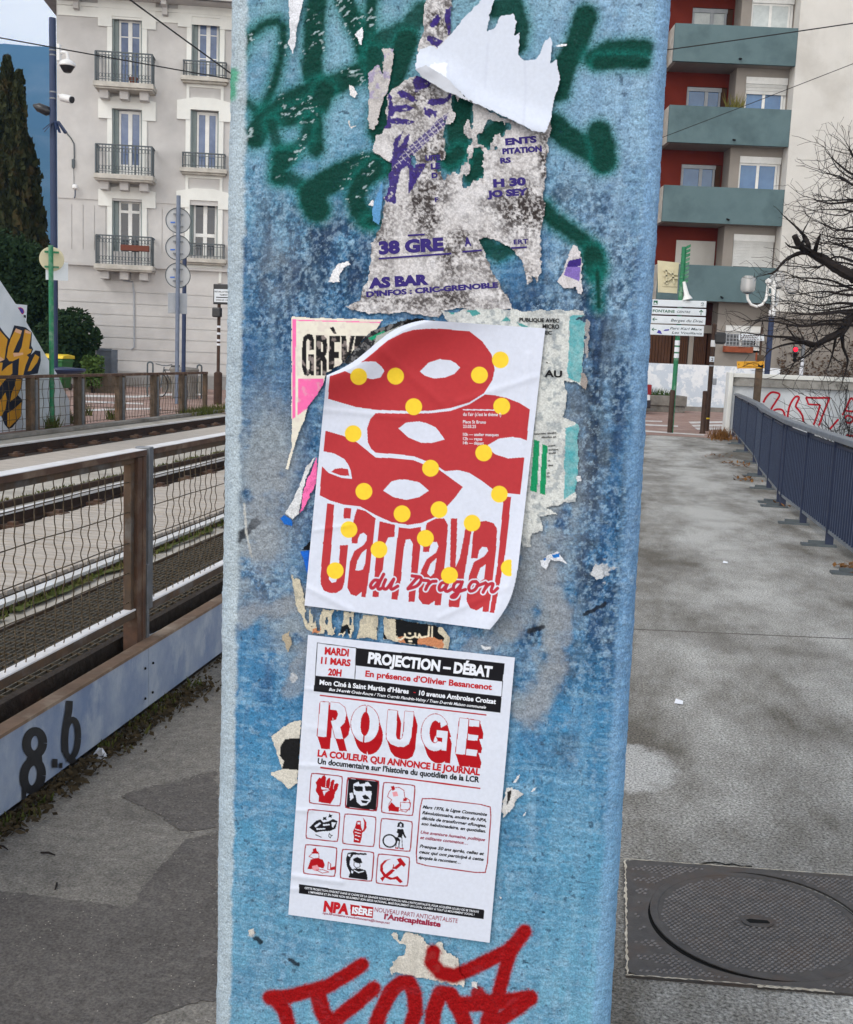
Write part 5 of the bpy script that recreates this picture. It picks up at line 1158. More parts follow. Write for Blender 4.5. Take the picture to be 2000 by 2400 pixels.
# low shoots in front of the graffiti wall
sh = thing('bare_shrub', W_(1700, 1500, -1.2), 'leafless thin shrub in front of the red graffiti at the right edge', 'shrub'); sh.location.z = -4.5
tw_ = MB(); nseg[0] = 0
for k in range(7):
    p = gy(*c6(1600+k*45, 1700), 25.2+rt.uniform(-.3, .3)); p[2] = -1.5; twig(p, (rt.uniform(-.3, .2), rt.uniform(-.2, .2), 1), 2.3, .014, 2); tw_.tube([(p[0], p[1], -4.5), p], .016, 5)
tw_.build('twigs', MAT['bark'], sh)
# ---- overhead cables
def cable(p, q, dep0, dep1, r, lab, m_='cable', ext=(0, 0)):
    a, b = gd(*p, dep0), gd(*q, dep1); d = b-a; a2, b2 = a-d*ext[0], b+d*ext[1]
    pts = [a2+(b2-a2)*t-np.array([0, 0, .25*(4*t*(1-t))*.15]) for t in np.linspace(0, 1, 13)]
    tag(MB().tube(pts, r, 6).build('overhead_cable', MAT[m_]), lab, 'cable', 'overhead tram cables')
cable((0, 84), (525, 180), 24, 26, .014, 'grey overhead cable crossing the navy mast and the house, the gently sloping one', ext=(1.5, .6))
cable((312, 0), (527, 160), 22, 25, .016, 'dark overhead cable running steeply down over the top of the old house', ext=(2.5, .3))
cable((1571, 114), (2000, 50), 25, 24, .013, 'upper dark cable crossing the highest teal balcony', ext=(.25, 1.5))
cable((1560, 318), (2000, 145), 25, 24, .008, 'lower thin cable rising across the second teal balcony and white wall', ext=(.2, 1.5))
# ================================================================== NEAR FENCE, EDGE BEAM, MANHOLE
XBM = -1.85; XN = -1.94
c3 = lambda x, y: (x/3, 1000+y/3)
zb1 = .287
bm_ = thing('edge_beam', (XBM, 4, 0), 'long blue grey steel edge beam with rusty top and black 8.6 graffiti', 'beam')
yj = gx(*c3(1045, 1700), XBM)[1]
for y0, y1 in ((-3, yj-4), (yj-4+.003, yj-.0015), (yj+.0015, yj+4), (yj+4.003, 24.8)):
    MB().box(XBM-.012, XBM, y0, y1, .03, zb1).build('web_plate', MAT['blue_beam'], bm_)
MB().box(XBM-.055, XBM+.004, -3, 24.8, zb1, zb1+.012).build('top_flange', MAT['beam_top'], bm_)
s = MB()
for x, y in ((1075, 1662), (1020, 1700), (1072, 1868), (1020, 1912)):
    q = gx(*c3(x, y), XBM+.004); s.lathe(q, [(.006, 0), (.006, .003), (.003, .006)], 8, (1, 0, 0))
s.build('bolt', MAT['gap_black'], bm_)
c4x = lambda x, y: gx(*c4(x, y), XBM+.0025)
s = MB()
def loop(cx, cy, rx, ry, tilt=0, n=26, a0=0, a1=2*math.pi): return [(cx+rx*math.cos(t)+tilt*ry*math.sin(t), cy-ry*math.sin(t)) for t in np.linspace(a0, a1, n)]
dz = [0.]
def spray(pts, wd):
    dz[0] += .0004; o = dz[0]; ribbon(s, pts, wd, lambda x, y: gx(*c4(x, y), XBM+.002+o))
spray(loop(214, 372, 50, 72, .05), 54); spray(loop(202, 572, 54, 88, .08), 54); spray([(170, 460), (205, 475), (260, 470)], 40); spray([(150, 640), (148, 720)], 26)
spray(smooth([(428, 112), (424, 175), (408, 260), (400, 350), (402, 430)]), 42); spray(loop(440, 345, 42, 118, .06), 36); spray([(415, 470), (440, 490), (468, 470)], 24)
for cx, cy, r in ((338, 500, 30), (375, 512, 18)): spray([(cx, cy-r), (cx, cy+r*.8)], r*1.1)
s.build('graffiti_number', MAT['tag_black'], bm_)
# fence
nf = thing('mesh_fence', (XN, 4.1, .2), 'rusty steel fence with wavy wire mesh panels standing behind the blue edge beam', 'fence')
yp = gx(*c3(985, 900), XN)[1]; bay = 2.05
gzp = lambda x, y: gx(*c3(x, y), XN)
zt1 = 1.115
posts = [yp+bay*k for k in range(-3, 11)]
for i, y in enumerate(posts):
    po = MB().box(XN-.035, XN+.03, y-.09, y-.045, .22, zt1-.03).box(XN+.0, XN+.034, y-.045, y-.012, .22, zt1-.028).build('post', MAT['rust'], nf, bevel=.003)
    MB().box(XN-.03, XN+.036, y+.012, y+.055, .42, zt1+.006).box(XN-.004, XN+.04, y-.01, y+.012, .2, .62).build('post', MAT['galv'], nf, bevel=.003)
    MB().box(XN-.05, XN+.045, y-.12, y+.0, .2, .222).build('foot_plate', MAT['fence_steel'], nf)
    if i == len(posts)-1: break
    a, b = y+.058, posts[i+1]-.092
    MB().box(XN-.035, XN+.035, y+.058, posts[i+1]-.011, zt1-.026, zt1-.003).build('top_rail', MAT['rust'], nf)
    MB().box(XN-.033, XN+.033, y+.058, posts[i+1]-.012, zt1-.0025, zt1).build('rail_sheen', MAT['steel_sheen'], nf)  # thin white strip paints the reflection along the rail top
    f = MB(); f.box(XN-.015, XN+.015, a, b, zt1-.055, zt1-.03).box(XN-.015, XN+.015, a, a+.025, .44, zt1-.056).box(XN-.015, XN+.015, b-.03, b, .44, zt1-.056).box(XN-.02, XN+.022, a, b, .405, .438)
    f.build('panel_frame', MAT['fence_steel'], nf, bevel=.002)
    MB().box(XN-.018, XN+.024, a, b, .4385, .444).build('panel_edge', MAT['steel_sheen'], nf)
    w_ = MB(); n = int((b-a-.06)/.066)
    rw = random.Random(i)
    nseg_ = 56 if 1 < i < 6 else 10
    for k in range(1, n):
        yy = a+.03+(b-a-.06)*k/n+rw.uniform(-.006, .006); ph = rw.uniform(0, 6)
        if rw.random() < .14: continue
        w_.tube([(XN+.003*math.cos(j*.9+ph), yy+.0045*math.sin(2*math.pi*6.5*j/nseg_+ph)+.003*math.sin(j*.09+ph*2), .44+(zt1-.055-.44)*j/nseg_) for j in range(nseg_+1)], .0022, 5, False)
    for k in range(5):
        z = .475+.128*k; w_.tube([(XN+.004, a+.02+(b-a-.04)*j/8, z+rw.uniform(-.003, .003)) for j in range(9)], .0024, 5, False)
    w_.build('wire_mesh', MAT['wire'], nf)
tag(MB().box(XN-.06, XBM-.056, -3, 24.8, .1, .2).build('kerb_ledge', MAT['ballast_dark']), kind='structure')
tag(MB().box(XN-.10, XN-.065, -3, 24.8, 0, .30).build('kerb_upstand', MAT['ballast_dark']), kind='structure')
# grating on the far side of the fence
zg = .03
xg1 = gz(0, 1482, zg)[0]; gr = thing('metal_grating', ((xg1+XN)/2-.1, 8, zg), 'dark metal walkway grating between the near fence and the tram rail', 'grating')
s = MB(); k = 0
x = XN-.12
while x > xg1: s.box(x-.002, x+.002, 1.5, 24, zg-.018, zg); x -= .032
s.build('bearing_bars', MAT['grating_steel'], gr)
s = MB(); y = 1.5
while y < 24: s.box(xg1, XN-.1, y-.003, y+.003, zg-.012, zg+.002); y += .1 if y < 12 else .3
s.build('cross_bars', MAT['wire'], gr)
MB().box(xg1-.012, xg1-.002, 1.5, 24, .0, zg+.012).build('edge_angle', MAT['fence_steel'], gr)
sheet('track_ballast', [(xg1-.02, -3), (XN-.1, -3), (XN-.1, 40), (xg1-.02, 40)], .004, 'gutter')
# litter in the gutter behind the beam and along its foot
rr = random.Random(31); li = MB()
for k in range(1500):
    y = rr.uniform(2.5, 8); p = Vector((rr.uniform(XN-.05, XBM-.06), y, .2+rr.uniform(.002, .04))); a = Vector((rr.gauss(0, 1), rr.gauss(0, 1), rr.gauss(0, .6))).normalized()*rr.uniform(.008, .028); b = a.orthogonal().normalized()*rr.uniform(.004, .012)
    li.add([p-a, p+b, p+a, p-b], [(0, 1, 2, 3)])
spots = [gz(*c4(x, y)) for x, y in ((740, 400), (800, 330), (900, 270), (1000, 200), (1080, 130), (1180, 90), (1250, 50), (700, 420), (480, 560), (420, 610), (330, 680), (200, 780), (90, 860), (20, 930))]
for q in spots:
    for k in range(80):
        p = Vector((min(max(q[0]+rr.gauss(0, .035), XBM+.005), XBM+.2), q[1]+rr.gauss(0, .08), rr.uniform(.004, .025))); a = Vector((rr.gauss(0, 1), rr.gauss(0, 1), rr.gauss(0, .6))).normalized()*rr.uniform(.006, .022); b = a.orthogonal().normalized()*rr.uniform(.004, .01)
        li.add([p-a, p+b, p+a, p-b], [(0, 1, 2, 3)])
for k in range(700):
    p = Vector((XBM+abs(rr.gauss(0, .018))+.003, rr.uniform(2.5, 9), rr.uniform(.003, .015))); a = Vector((rr.gauss(0, 1), rr.gauss(0, 1), rr.gauss(0, .5))).normalized()*rr.uniform(.005, .016); b = a.orthogonal().normalized()*.006
    li.add([p-a, p+b, p+a, p-b], [(0, 1, 2, 3)])
tag(li.build('leaf_litter', MAT['litter']), 'dark leaf litter along the blue edge beam', None, kind='stuff')
gm = MB()
for q in spots[:8]+spots[11:]:
    for k in range(5): tuft(gm, XBM+abs(rr.gauss(0, .04))+.01, q[1]+rr.gauss(0, .08), 0, .045, 5, rr, .03)
tag(gm.build('weeds', MAT['moss']), 'small weeds at the foot of the blue edge beam', None, kind='stuff')
def rock(c, r, rn):
    bm = bmesh.new(); bmesh.ops.create_icosphere(bm, subdivisions=2, radius=r)
    for v in bm.verts: v.co = Vector((v.co.x*1.2, v.co.y, v.co.z*.8))*(1+rn.uniform(-.22, .22))
    m = MB(); m.add([Vector(c)+v.co for v in bm.verts], [tuple(v.index for v in f.verts) for f in bm.faces]); bm.free(); return m
XL = XBM-.075
for (x, y, r, lab) in ((110, 210, .035, 'lump of grey rubble behind the rusty beam top, above the figure 8'), (170, 195, .024, 'smaller grey rubble piece beside the figure 6, behind the beam')):
    q = gx(*c4(x, y), XL); tag(rock((XL, q[1], .2+r*.8), r, rr).build('stone', MAT['stone']), lab, 'stone')
q = gx(*c3(370, 1905), XL); q[2] = .24; s = MB(); n = 7
for i in range(n-1):
    f0, f1 = i/(n-1), (i+1)/(n-1); P = lambda f, e: q+np.array([.012*math.sin(7*f)+e*.03, -.09+.18*f, .02*math.sin(9*f+e)+e*.045])
    s.quad(P(f0, 0), P(f1, 0), P(f1, .8+.4*math.sin(4*f1)), P(f0, .8+.4*math.sin(4*f0)))
tag(s.build('crumpled_wrapper', MAT['orange_paper']), 'crumpled orange brown wrapper lying behind the edge beam', 'litter')
q = gx(*c3(1075, 1465), XL); q[2] = .235; s = MB()
for k in range(5):
    a = q+np.array([rr.uniform(-.02, .02), rr.uniform(-.1, .1), 0]); s.prism([a, a+np.array([.02, .09, .01]), a+np.array([.0, .08, .05]), a+np.array([-.02, .0, .04])], (.004, .002, .003))
tag(s.build('plastic_scrap', MAT['sign_grey']), 'torn grey plastic scrap behind the beam next to the fence post', 'litter')
q = gz(*c4(615, 460)); s = MB()
pp_ = [gz(*c4(x, y), z) for x, y, z in ((560, 458, .004), (630, 478, .003), (668, 460, .006), (630, 402, .05), (595, 430, .03))]
s.add(pp_+[(pp_[0]+pp_[3])/2+np.array([.0, .012, .014])], [(0, 1, 5), (1, 2, 3), (1, 3, 5), (3, 4, 5), (4, 0, 5)])
tag(s.build('paper_scrap', MAT['paper_litter']), 'crumpled white paper scrap on the path at the foot of the blue beam', 'litter')
for (x, y, L_, an) in ((295, 1065, .05, .1), (345, 1265, .04, 1.2), (15, 1025, .05, .4), (120, 910, .045, .2), (420, 712, .03, .3)):
    q = gz(*c4(x, y)); d = np.array([math.cos(an), -math.sin(an), 0])*L_/2
    tag(MB().tube([q-d+np.array([0, 0, .006]), q+np.array([0, .004, .008]), q+d+np.array([0, 0, .006])], [.003, .0035, .002], 5).build('twig', MAT['bark']), 'thin dark twig on the asphalt left of the column', 'twig', 'twigs on the asphalt')
# manhole
cM = np.array([.505, 3.03, 0]); th = R_(5); U = np.array([math.cos(th), math.sin(th), 0]); Vv = np.array([0, 1., 0])
MP = lambda a, b, z=0.: cM+U*a+Vv*b+np.array([0, 0, z])
mh = thing('manhole', cM, 'round cast iron manhole cover with raised studs in a rectangular iron frame', 'manhole cover')
A0, A1, B0, B1, R0 = -.373, .385, -.335, .338, .306
s = MB(); n = 72; outer = []; inner = []
for k in range(n):
    t = 2*math.pi*k/n; c, q = math.cos(t), math.sin(t)
    sc = min((A1 if c > 0 else -A0)/max(abs(c), 1e-6), (B1 if q > 0 else -B0)/max(abs(q), 1e-6)); outer.append(MP(c*sc, q*sc, .007)); inner.append(MP(c*R0, q*R0, .007))
low = [MP((A1 if math.cos(2*math.pi*k/n) > 0 else A0) if 0 else math.cos(2*math.pi*k/n)*R0, math.sin(2*math.pi*k/n)*R0, .0015) for k in range(n)]
s.add(outer+inner+low, [(i, (i+1) % n, n+(i+1) % n, n+i) for i in range(n)]+[(n+i, n+(i+1) % n, 2*n+(i+1) % n, 2*n+i) for i in range(n)])
s.quad(MP(A0, B0, .0069), MP(A1, B0, .0069), MP(A1, B0, 0), MP(A0, B0, 0))
def stud(mb, a, b, z):
    h = .0034; L_, w_ = .0068, .0036; d = (1, .25) 
    mb.add([MP(a-L_, b-.002, z), MP(a, b-w_-.001, z), MP(a+L_, b+.002, z), MP(a, b+w_+.001, z), MP(a-L_*.5, b, z+h), MP(a+L_*.5, b, z+h)], [(0, 1, 5, 4), (1, 2, 5), (2, 3, 4, 5), (3, 0, 4)])
def two_tone(a, b, nm, par):
    n0 = len(a.f); a.add(b.v, b.f); o = a.build(nm, MAT['iron_cast'], par); o.data.materials.append(MAT['iron_worn'])
    for p in o.data.polygons[n0:]: p.material_index = 1
    return o
pit = .0165; st = MB()
for i in range(-30, 31):
    for j in range(-32, 33):
        a, b = i*pit+(pit/2 if j % 2 else 0)+j*.002, j*.0118; r = math.hypot(a, b)
        if A0+.03 < a < A1-.03 and B0+.025 < b < B1-.025 and r > R0+.022 and a > -.30+.05*math.sin(j): stud(st, a, b, .007)
two_tone(s, st, 'frame', mh)
MB().lathe(cM+np.array([0, 0, .001]), [(R0+.004, 0), (R0+.004, .0008)], 64).build('gap', MAT['gap_black'], mh)
s = MB(); s.lathe(cM+np.array([0, 0, .0019]), [(.297, 0), (.299, .005), (.297, .0068), (.278, .0068), (.275, .0045), (.001, .0045)], 72); st = MB()
for i in range(-30, 31):
    for j in range(-32, 33):
        a, b = i*pit+(pit/2 if j % 2 else 0)+j*.002, j*.0118; r = math.hypot(a, b)
        if r < .266 and not (abs(a) < .052 and abs(b) < .034): stud(st, a, b, .0064)
co = two_tone(s, st, 'cover', mh)
s = MB(); s.lathe(cM+np.array([0, 0, .006]), [(.045, 0), (.045, .003), (.038, .003), (.034, .0012), (.001, .0012)], 30); s.v = [tuple(MP((v[0]-cM[0])*1.0, (v[1]-cM[1])*.8, v[2])) for v in s.v]; s.build('key_pocket', MAT['iron_cast'], co)
s = MB(); s.add([MP(a, b, .0078) for a, b in ((-.032, .004), (-.022, -.012), (.036, -.006), (.03, .01), (-.02, .012))], [(0, 1, 2, 3, 4)]); s.build('key_slot', MAT['gap_black'], co)
rn = random.Random(4)
def crack_line(p, q, w0, n):
    s = MB()
    L_ = []; R2 = []; d = (np.array(q)-np.array(p)); nn = np.array([-d[1], d[0]])/np.linalg.norm(d)
    for i in range(n+1):
        c = np.array(p)+d*i/n+nn*rn.uniform(-.002, .002); w_ = w0*rn.uniform(.15, 1.2)
        L_.append(MP(*(c+nn*w_), .0085)); R2.append(MP(*(c-nn*w_), .0085))
    for i in range(n):
        s.quad(L_[i], L_[i+1], R2[i+1], R2[i])
    s.build('frame_mortar', MAT['chalk'], mh)
crack_line((A0+.004, B0), (A0+.006, B1-.01), .0042, 60); crack_line((A0, B0+.002), (A0+.5, B0+.004), .0028, 60); crack_line((A0, B1), (A1, B1+.003), .0022, 70); crack_line((A0+.33, B0-.002), (A0+.52, B0-.002), .004, 24)
# crack and pale worn patch on the walkway
q = [gz(1400+x/2.917, 1800+y/2.917, .003) for x, y in ((700, 655), (780, 645), (840, 648), (880, 662), (930, 655), (980, 672), (1060, 672))]
s = MB(); 
for i in range(len(q)-1): s.bar(q[i], q[i+1], .006, .001)
tag(s.build('pavement_crack', MAT['gap_black']), kind='structure')
for (x, y, lab) in ((392, 1650, 'tiny white paper bit on the walkway right of the column, the nearer one'), (720, 662, 'tiny white paper bit on the walkway, farther away')):
    q = gz(1460+x/3, 1100+y/3); tag(MB().add([q+np.array(p) for p in ((-.02, -.012, .006), (.018, -.02, .006), (.022, .016, .012), (-.012, .018, .02))], [(0, 1, 2, 3)]).build('paper_bit', MAT['paper_litter']), lab, 'litter')
# second crossbar joints of the walkway
q0, q1 = gz(1460+75/3, 1100+1125/3), gz(1460+1400/3, 1100+1165/3)
tag(MB().bar(q0+np.array([0, 0, .0]), q1+np.array([.6, 0.02, 0]), .012, .004).build('pavement_joint', MAT['asphalt_dark']), kind='structure')
# ================================================================== THE COLUMN AND WHAT IS PASTED ON IT
YC = 1.48
def unproj(px, off):
    """points of a plane parallel to the column face, off in front of it, seen at picture points px (n,2)"""
    px = np.asarray(px, float); d = np.stack([px[:, 0]-1000, 1200-px[:, 1], np.full(len(px), -FPX)], -1) @ RC.T
    t = (YC-off)/d[:, 1]; return EYE+d*t[:, None]
_RS = np.random.RandomState(77)
_G = _RS.rand(256, 256)
def vn(x, y):
    xi = np.floor(x).astype(int); yi = np.floor(y).astype(int); fx = x-xi; fy = y-yi; fx = fx*fx*(3-2*fx); fy = fy*fy*(3-2*fy)
    a = _G[xi % 256, yi % 256]; b = _G[(xi+1) % 256, yi % 256]; c = _G[xi % 256, (yi+1) % 256]; d = _G[(xi+1) % 256, (yi+1) % 256]
    return (a*(1-fx)+b*fx)*(1-fy)+(c*(1-fx)+d*fx)*fy
def fbm(x, y, s, o=4, seed=0, rough=.55):
    v = 0; a = 1; tot = 0
    for i in range(o): v = v+a*vn(x/s+seed*13.7+i*5.3, y/s+seed*7.1+i*9.1); tot += a; a *= rough; s = s/2.03
    return v/tot
def sst(a, b, x): t = np.clip((x-a)/(b-a), 0, 1); return t*t*(3-2*t)
def inpoly(x, y, poly):
    r = np.zeros(x.shape, bool); P = np.asarray(poly, float)
    m = (x >= P[:, 0].min()) & (x <= P[:, 0].max()) & (y >= P[:, 1].min()) & (y <= P[:, 1].max())
    if not m.any(): return r
    X, Y = x[m], y[m]; c = np.zeros(X.shape, bool); j = len(P)-1
    for i in range(len(P)):
        xi, yi = P[i]; xj, yj = P[j]
        if yi != yj: c ^= ((yi > Y) != (yj > Y)) & (X < (xj-xi)*(Y-yi)/(yj-yi)+xi)
        j = i
    r[m] = c; return r
def sdist(x, y, pts, pad):
    """distance to a polyline (inf beyond pad)"""
    P = np.asarray(pts, float); out = np.full(x.shape, 1e9)
    m = (x >= P[:, 0].min()-pad) & (x <= P[:, 0].max()+pad) & (y >= P[:, 1].min()-pad) & (y <= P[:, 1].max()+pad)
    if not m.any(): return out
    X, Y = x[m], y[m]; d = np.full(X.shape, 1e9)
    for i in range(max(1, len(P)-1)):
        a = P[i]; b = P[min(i+1, len(P)-1)]; e = b-a; l = e @ e+1e-9; t = np.clip(((X-a[0])*e[0]+(Y-a[1])*e[1])/l, 0, 1)
        d = np.minimum(d, np.hypot(X-a[0]-t*e[0], Y-a[1]-t*e[1]))
    out[m] = d; return out
def crop(x0, y0, s): return lambda pts: [(x0+x/s, y0+y/s) for x, y in pts]
gA = crop(500, 0, 3.125); gB = crop(1000, 0, 2.9167); gC = crop(500, 350, 3.125); gD = crop(1000, 350, 3.125); gE = crop(640, 700, 2.3026); gF = crop(640, 1100, 2.3026)
gG = crop(600, 1450, 2.5); gH = crop(600, 1780, 2.5); gS = crop(0, 0, 1/1.142857)
LN = lambda *c: np.array(lin(c))
def over(c, m, col):
    m = np.broadcast_to(np.clip(m, 0, 1), (len(c),))[:, None]; return c*(1-m)+np.asarray(col)*m
# ---- spray strokes (picture points, width)
GREEN = [(gA([(190, 440), (215, 340), (290, 245), (380, 172), (470, 150), (512, 195), (515, 300), (490, 440), (450, 600), (400, 720), (350, 830)]), 16, 1),
         (gA([(120, 690), (128, 610), (150, 540)]), 13, .6), (gA([(165, 695), (250, 750), (330, 830), (400, 870)]), 16, .9),
         (gA([(760, -30), (738, 200), (735, 350), (722, 500), (745, 600)]), 37, 1), (gA([(950, -20), (1020, 130), (1080, 250), (1115, 380), (1130, 450)]), 35, 1), (gA([(1160, -20), (1150, 200), (1165, 330)]), 22, 1),
         (gA([(1140, 500), (960, 590), (830, 640), (700, 680), (560, 740), (430, 850), (330, 940), (310, 1010)]), 38, 1), (gA([(820, 660), (780, 760), (650, 830), (540, 860)]), 36, 1),
         (gA([(745, 880), (745, 1000), (750, 1090)]), 30, 1), (gA([(430, 900), (450, 1000), (480, 1080), (540, 1115), (620, 1080), (680, 1000), (690, 900)]), 20, .9),
         (gA([(560, 1120), (480, 1200), (480, 1290)]), 28, 1), (gC([(480, 60), (560, 60), (480, 140), (470, 200), (560, 210), (640, 260), (700, 320), (770, 420), (700, 380)]), 26, .9),
         (gC([(1250, 110), (1100, 120), (950, 180), (800, 260), (720, 330), (760, 440)]), 46, 1), (gC([(1180, 140), (1080, 250), (1040, 350), (1070, 450), (1130, 520)]), 34, 1),
         (gC([(1140, 520), (1180, 540)]), 14, .9),
         (gA([(1530, 80), (1440, 200), (1350, 250), (1230, 300)]), 36, .9), (gA([(1420, 300), (1350, 480), (1310, 600), (1240, 830), (1220, 960)]), 42, 1), (gA([(1180, 400), (1200, 600)]), 34, .9),
         (gB([(480, 60), (600, 40), (640, 180), (620, 300)]), 34, .95), (gB([(1090, 110), (1060, 210), (1020, 320), (960, 420), (920, 520), (900, 620)]), 42, 1),
         (gB([(1140, 400), (1250, 340), (1400, 330), (1490, 330)]), 34, 1), (gB([(1180, 430), (1350, 420), (1480, 430)]), 26, 1),
         (gB([(870, 850), (960, 935), (1060, 990), (1150, 1045), (1200, 1100)]), 42, 1), (gB([(1180, 900), (1215, 1000), (1215, 1100)]), 42, 1),
         (gD([(860, 430), (930, 510), (1040, 590), (1150, 670), (1230, 750), (1250, 850), (1250, 900)]), 28, 1), (gD([(1215, 770), (1240, 870)]), 36, 1), (gD([(1252, 900), (1258, 1040), (1262, 1150)]), 9, 1),
         (gB([(250, 690), (240, 800), (200, 900), (230, 1000), (170, 1100)]), 38, 1), (gB([(490, 870), (410, 950)]), 32, 1), (gB([(350, 1050), (330, 1180)]), 24, 1), (gD([(240, 20), (170, 70)]), 24, 1), (gD([(390, 60), (370, 150), (330, 210)]), 24, 1), (gD([(420, 690), (520, 760), (600, 720)]), 30, .9)]
RED = [(gH([(80, 1395), (190, 1390), (300, 1360), (420, 1330), (540, 1260), (620, 1205)]), 17, 1), (gH([(110, 1400), (170, 1480), (200, 1600)]), 17, 1), (gH([(420, 1590), (500, 1500), (600, 1420), (690, 1345)]), 18, 1), (gH([(370, 1400), (390, 1480), (440, 1560), (380, 1620)]), 20, 1),
       (gH([(690, 1600), (730, 1480), (790, 1360), (850, 1310), (900, 1310), (930, 1380), (935, 1480), (890, 1620)]), 18, 1), (gH([(1030, 1610), (1040, 1480), (1080, 1370), (1140, 1380), (1200, 1480), (1240, 1600)]), 19, 1),
       (gH([(1040, 1130), (1030, 1190), (1080, 1250), (1160, 1270), (1260, 1230), (1400, 1160), (1500, 1110), (1575, 1010)]), 17, 1), (gH([(1500, 1100), (1460, 1230), (1420, 1380), (1360, 1520), (1340, 1600)]), 16, 1),
       (gH([(1180, 1440), (1300, 1430), (1420, 1425), (1600, 1400)]), 19, 1), (gH([(1610, 1400), (1520, 1470), (1440, 1520)]), 17, 1), (gH([(1300, 1370), (1380, 1470), (1400, 1580)]), 16, .95)]
GREY = [(gS([(1120, 1180), (1150, 1260), (1140, 1360), (1110, 1440), (1085, 1465)]), 26, .7), (gS([(500, 1265), (560, 1250), (640, 1225)]), 24, .75), (gS([(1065, 1120), (1090, 1090), (1120, 1160)]), 26, .6), (gS([(590, 1420), (610, 1380), (640, 1340)]), 20, .6), (gS([(960, 1330), (1010, 1320)]), 20, .5), (gS([(560, 960), (545, 1060), (545, 1150)]), 40, .5), (gS([(1060, 1180), (1050, 1280)]), 34, .55)]
def sprays(c, x, y, strokes, core, halo, soft, hw, k=1., var=.5):
    strokes = [(p, w_*k, al) for p, w_, al in strokes]
    for pts, w_, al in strokes:
        d = sdist(x, y, pts, w_+hw*2)
        m = d < w_+hw*1.6
        if not m.any(): continue
        dd = d[m]; cc = c[m]
        cc = over(cc, al*.62*np.exp(-np.clip(dd-w_*.75, 0, None)**2/(hw*hw)), halo); n = fbm(x[m], y[m], 9, 3, 5)
        sp_ = sst(.66, .72, fbm(x[m], y[m], 3.2, 2, 6))*np.exp(-(np.clip(dd-w_, 0, None)/(hw*.9))**2)*(dd > w_*.8); cc = over(cc, al*.75*sp_, core); al = al*(1.24-var+var*sst(.3, .62, fbm(x[m], y[m], 26, 3, 8))).clip(0, 1); sf = min(soft, w_*.8); cc = over(cc, al*(1-sst(w_-sf, w_+sf*.6, dd+(n-.5)*sf*.9)), core); c[m] = cc
    return c
def paint_green(c, x, y): return sprays(c, x, y, GREEN, LN(0, 58, 50), LN(14, 112, 104), 8, 16, .68, .26)
def paint_red(c, x, y): return sprays(c, x, y, RED, LN(146, 6, 12), LN(150, 30, 36), 4.5, 6, 1., .3)
# ---- column mesh: rounded vertical edges, plaster relief, paint as a colour attribute
ZB, ZT = .42, 2.2; res = .0013
xl = lambda z: -.541; xr = lambda z: .0595-.0095*(z-.45)
RR = .029
na = 16; nf = int(.52/res)
zs_ = np.arange(ZB, ZT, res); nz_ = len(zs_)
th_l = np.linspace(math.pi, math.pi*1.5, na)
cols = []
for z in (0,): pass
NS = 36; SD = np.linspace(YC+RR+.012, YC+.45, NS)
def section(z):
    a, b = xl(z), xr(z)
    X = np.concatenate([np.full(NS, a), a+RR+RR*np.cos(th_l), np.linspace(a+RR, b-RR, nf+2)[1:-1], b-RR+RR*np.cos(th_l+math.pi/2), np.full(NS, b)])
    Yv = np.concatenate([SD[::-1], YC+RR+RR*np.sin(th_l), np.full(nf, YC), YC+RR+RR*np.sin(th_l+math.pi/2), SD])
    return X, Yv
X0, Y0 = section(1.2); ncol = len(X0)
XX = np.empty((nz_, ncol)); YV = np.empty((nz_, ncol)); ZZ = np.repeat(zs_[:, None], ncol, 1)
for j, z in enumerate(zs_): XX[j], YV[j] = section(z)
on, ze = np.ones(NS), np.zeros(NS); sd_ = (SD-YC-RR)*1000
nx_ = np.concatenate([-on, np.cos(th_l), np.zeros(nf), np.cos(th_l+math.pi/2), on]); ny_ = np.concatenate([ze, np.sin(th_l), -np.ones(nf), np.sin(th_l+math.pi/2), ze])
u_ = XX*1000; v_ = ZZ*1000
arcl = np.concatenate([-RR*1570-sd_[::-1], -RR*1000*(1-np.linspace(0, 1, na))*1.57, np.zeros(nf), RR*1000*np.linspace(0, 1, na)*1.57, RR*1570+sd_]); u_ = u_+arcl[None, :]
hgt = 1.6*(fbm(u_*.8, v_*1.1, 7, 3, 70, .65)-.5)+2.0*(fbm(u_, v_, 160, 3, 1)-.5)+1.3*(fbm(u_, v_*1.0, 26, 4, 2)-.5)+.9*np.abs(fbm(u_, v_, 11, 3, 3)-.5)*-1+1.3*(fbm(u_*.45, v_*1.8, 15, 3, 4)-.5)
rdg = np.abs(fbm(u_*1.15, v_*.8, 9, 3, 9, .6)-.5); crk = (1-sst(.0, .035, rdg))*sst(.40, .62, fbm(u_, v_, 90, 3, 8)); hgt += -.8*crk
edge = np.concatenate([on, np.ones(na), np.zeros(nf), np.ones(na), on])[None, :]
hgt += edge*(1.6*(fbm(u_, v_, 24, 4, 6)-.5)+.9*(fbm(u_, v_, 8, 3, 7)-.5))
D = hgt/1000; D = D*np.concatenate([[0], np.ones(ncol-2), [0]])[None, :]
PX_ = XX+nx_[None, :]*D; PY_ = YV+ny_[None, :]*D
P3 = np.stack([PX_, PY_, ZZ], -1).reshape(-1, 3)
pp = proj(P3); x, y = pp[:, 0], pp[:, 1]; hg = hgt.reshape(-1)
uu, vv = u_.reshape(-1), v_.reshape(-1)
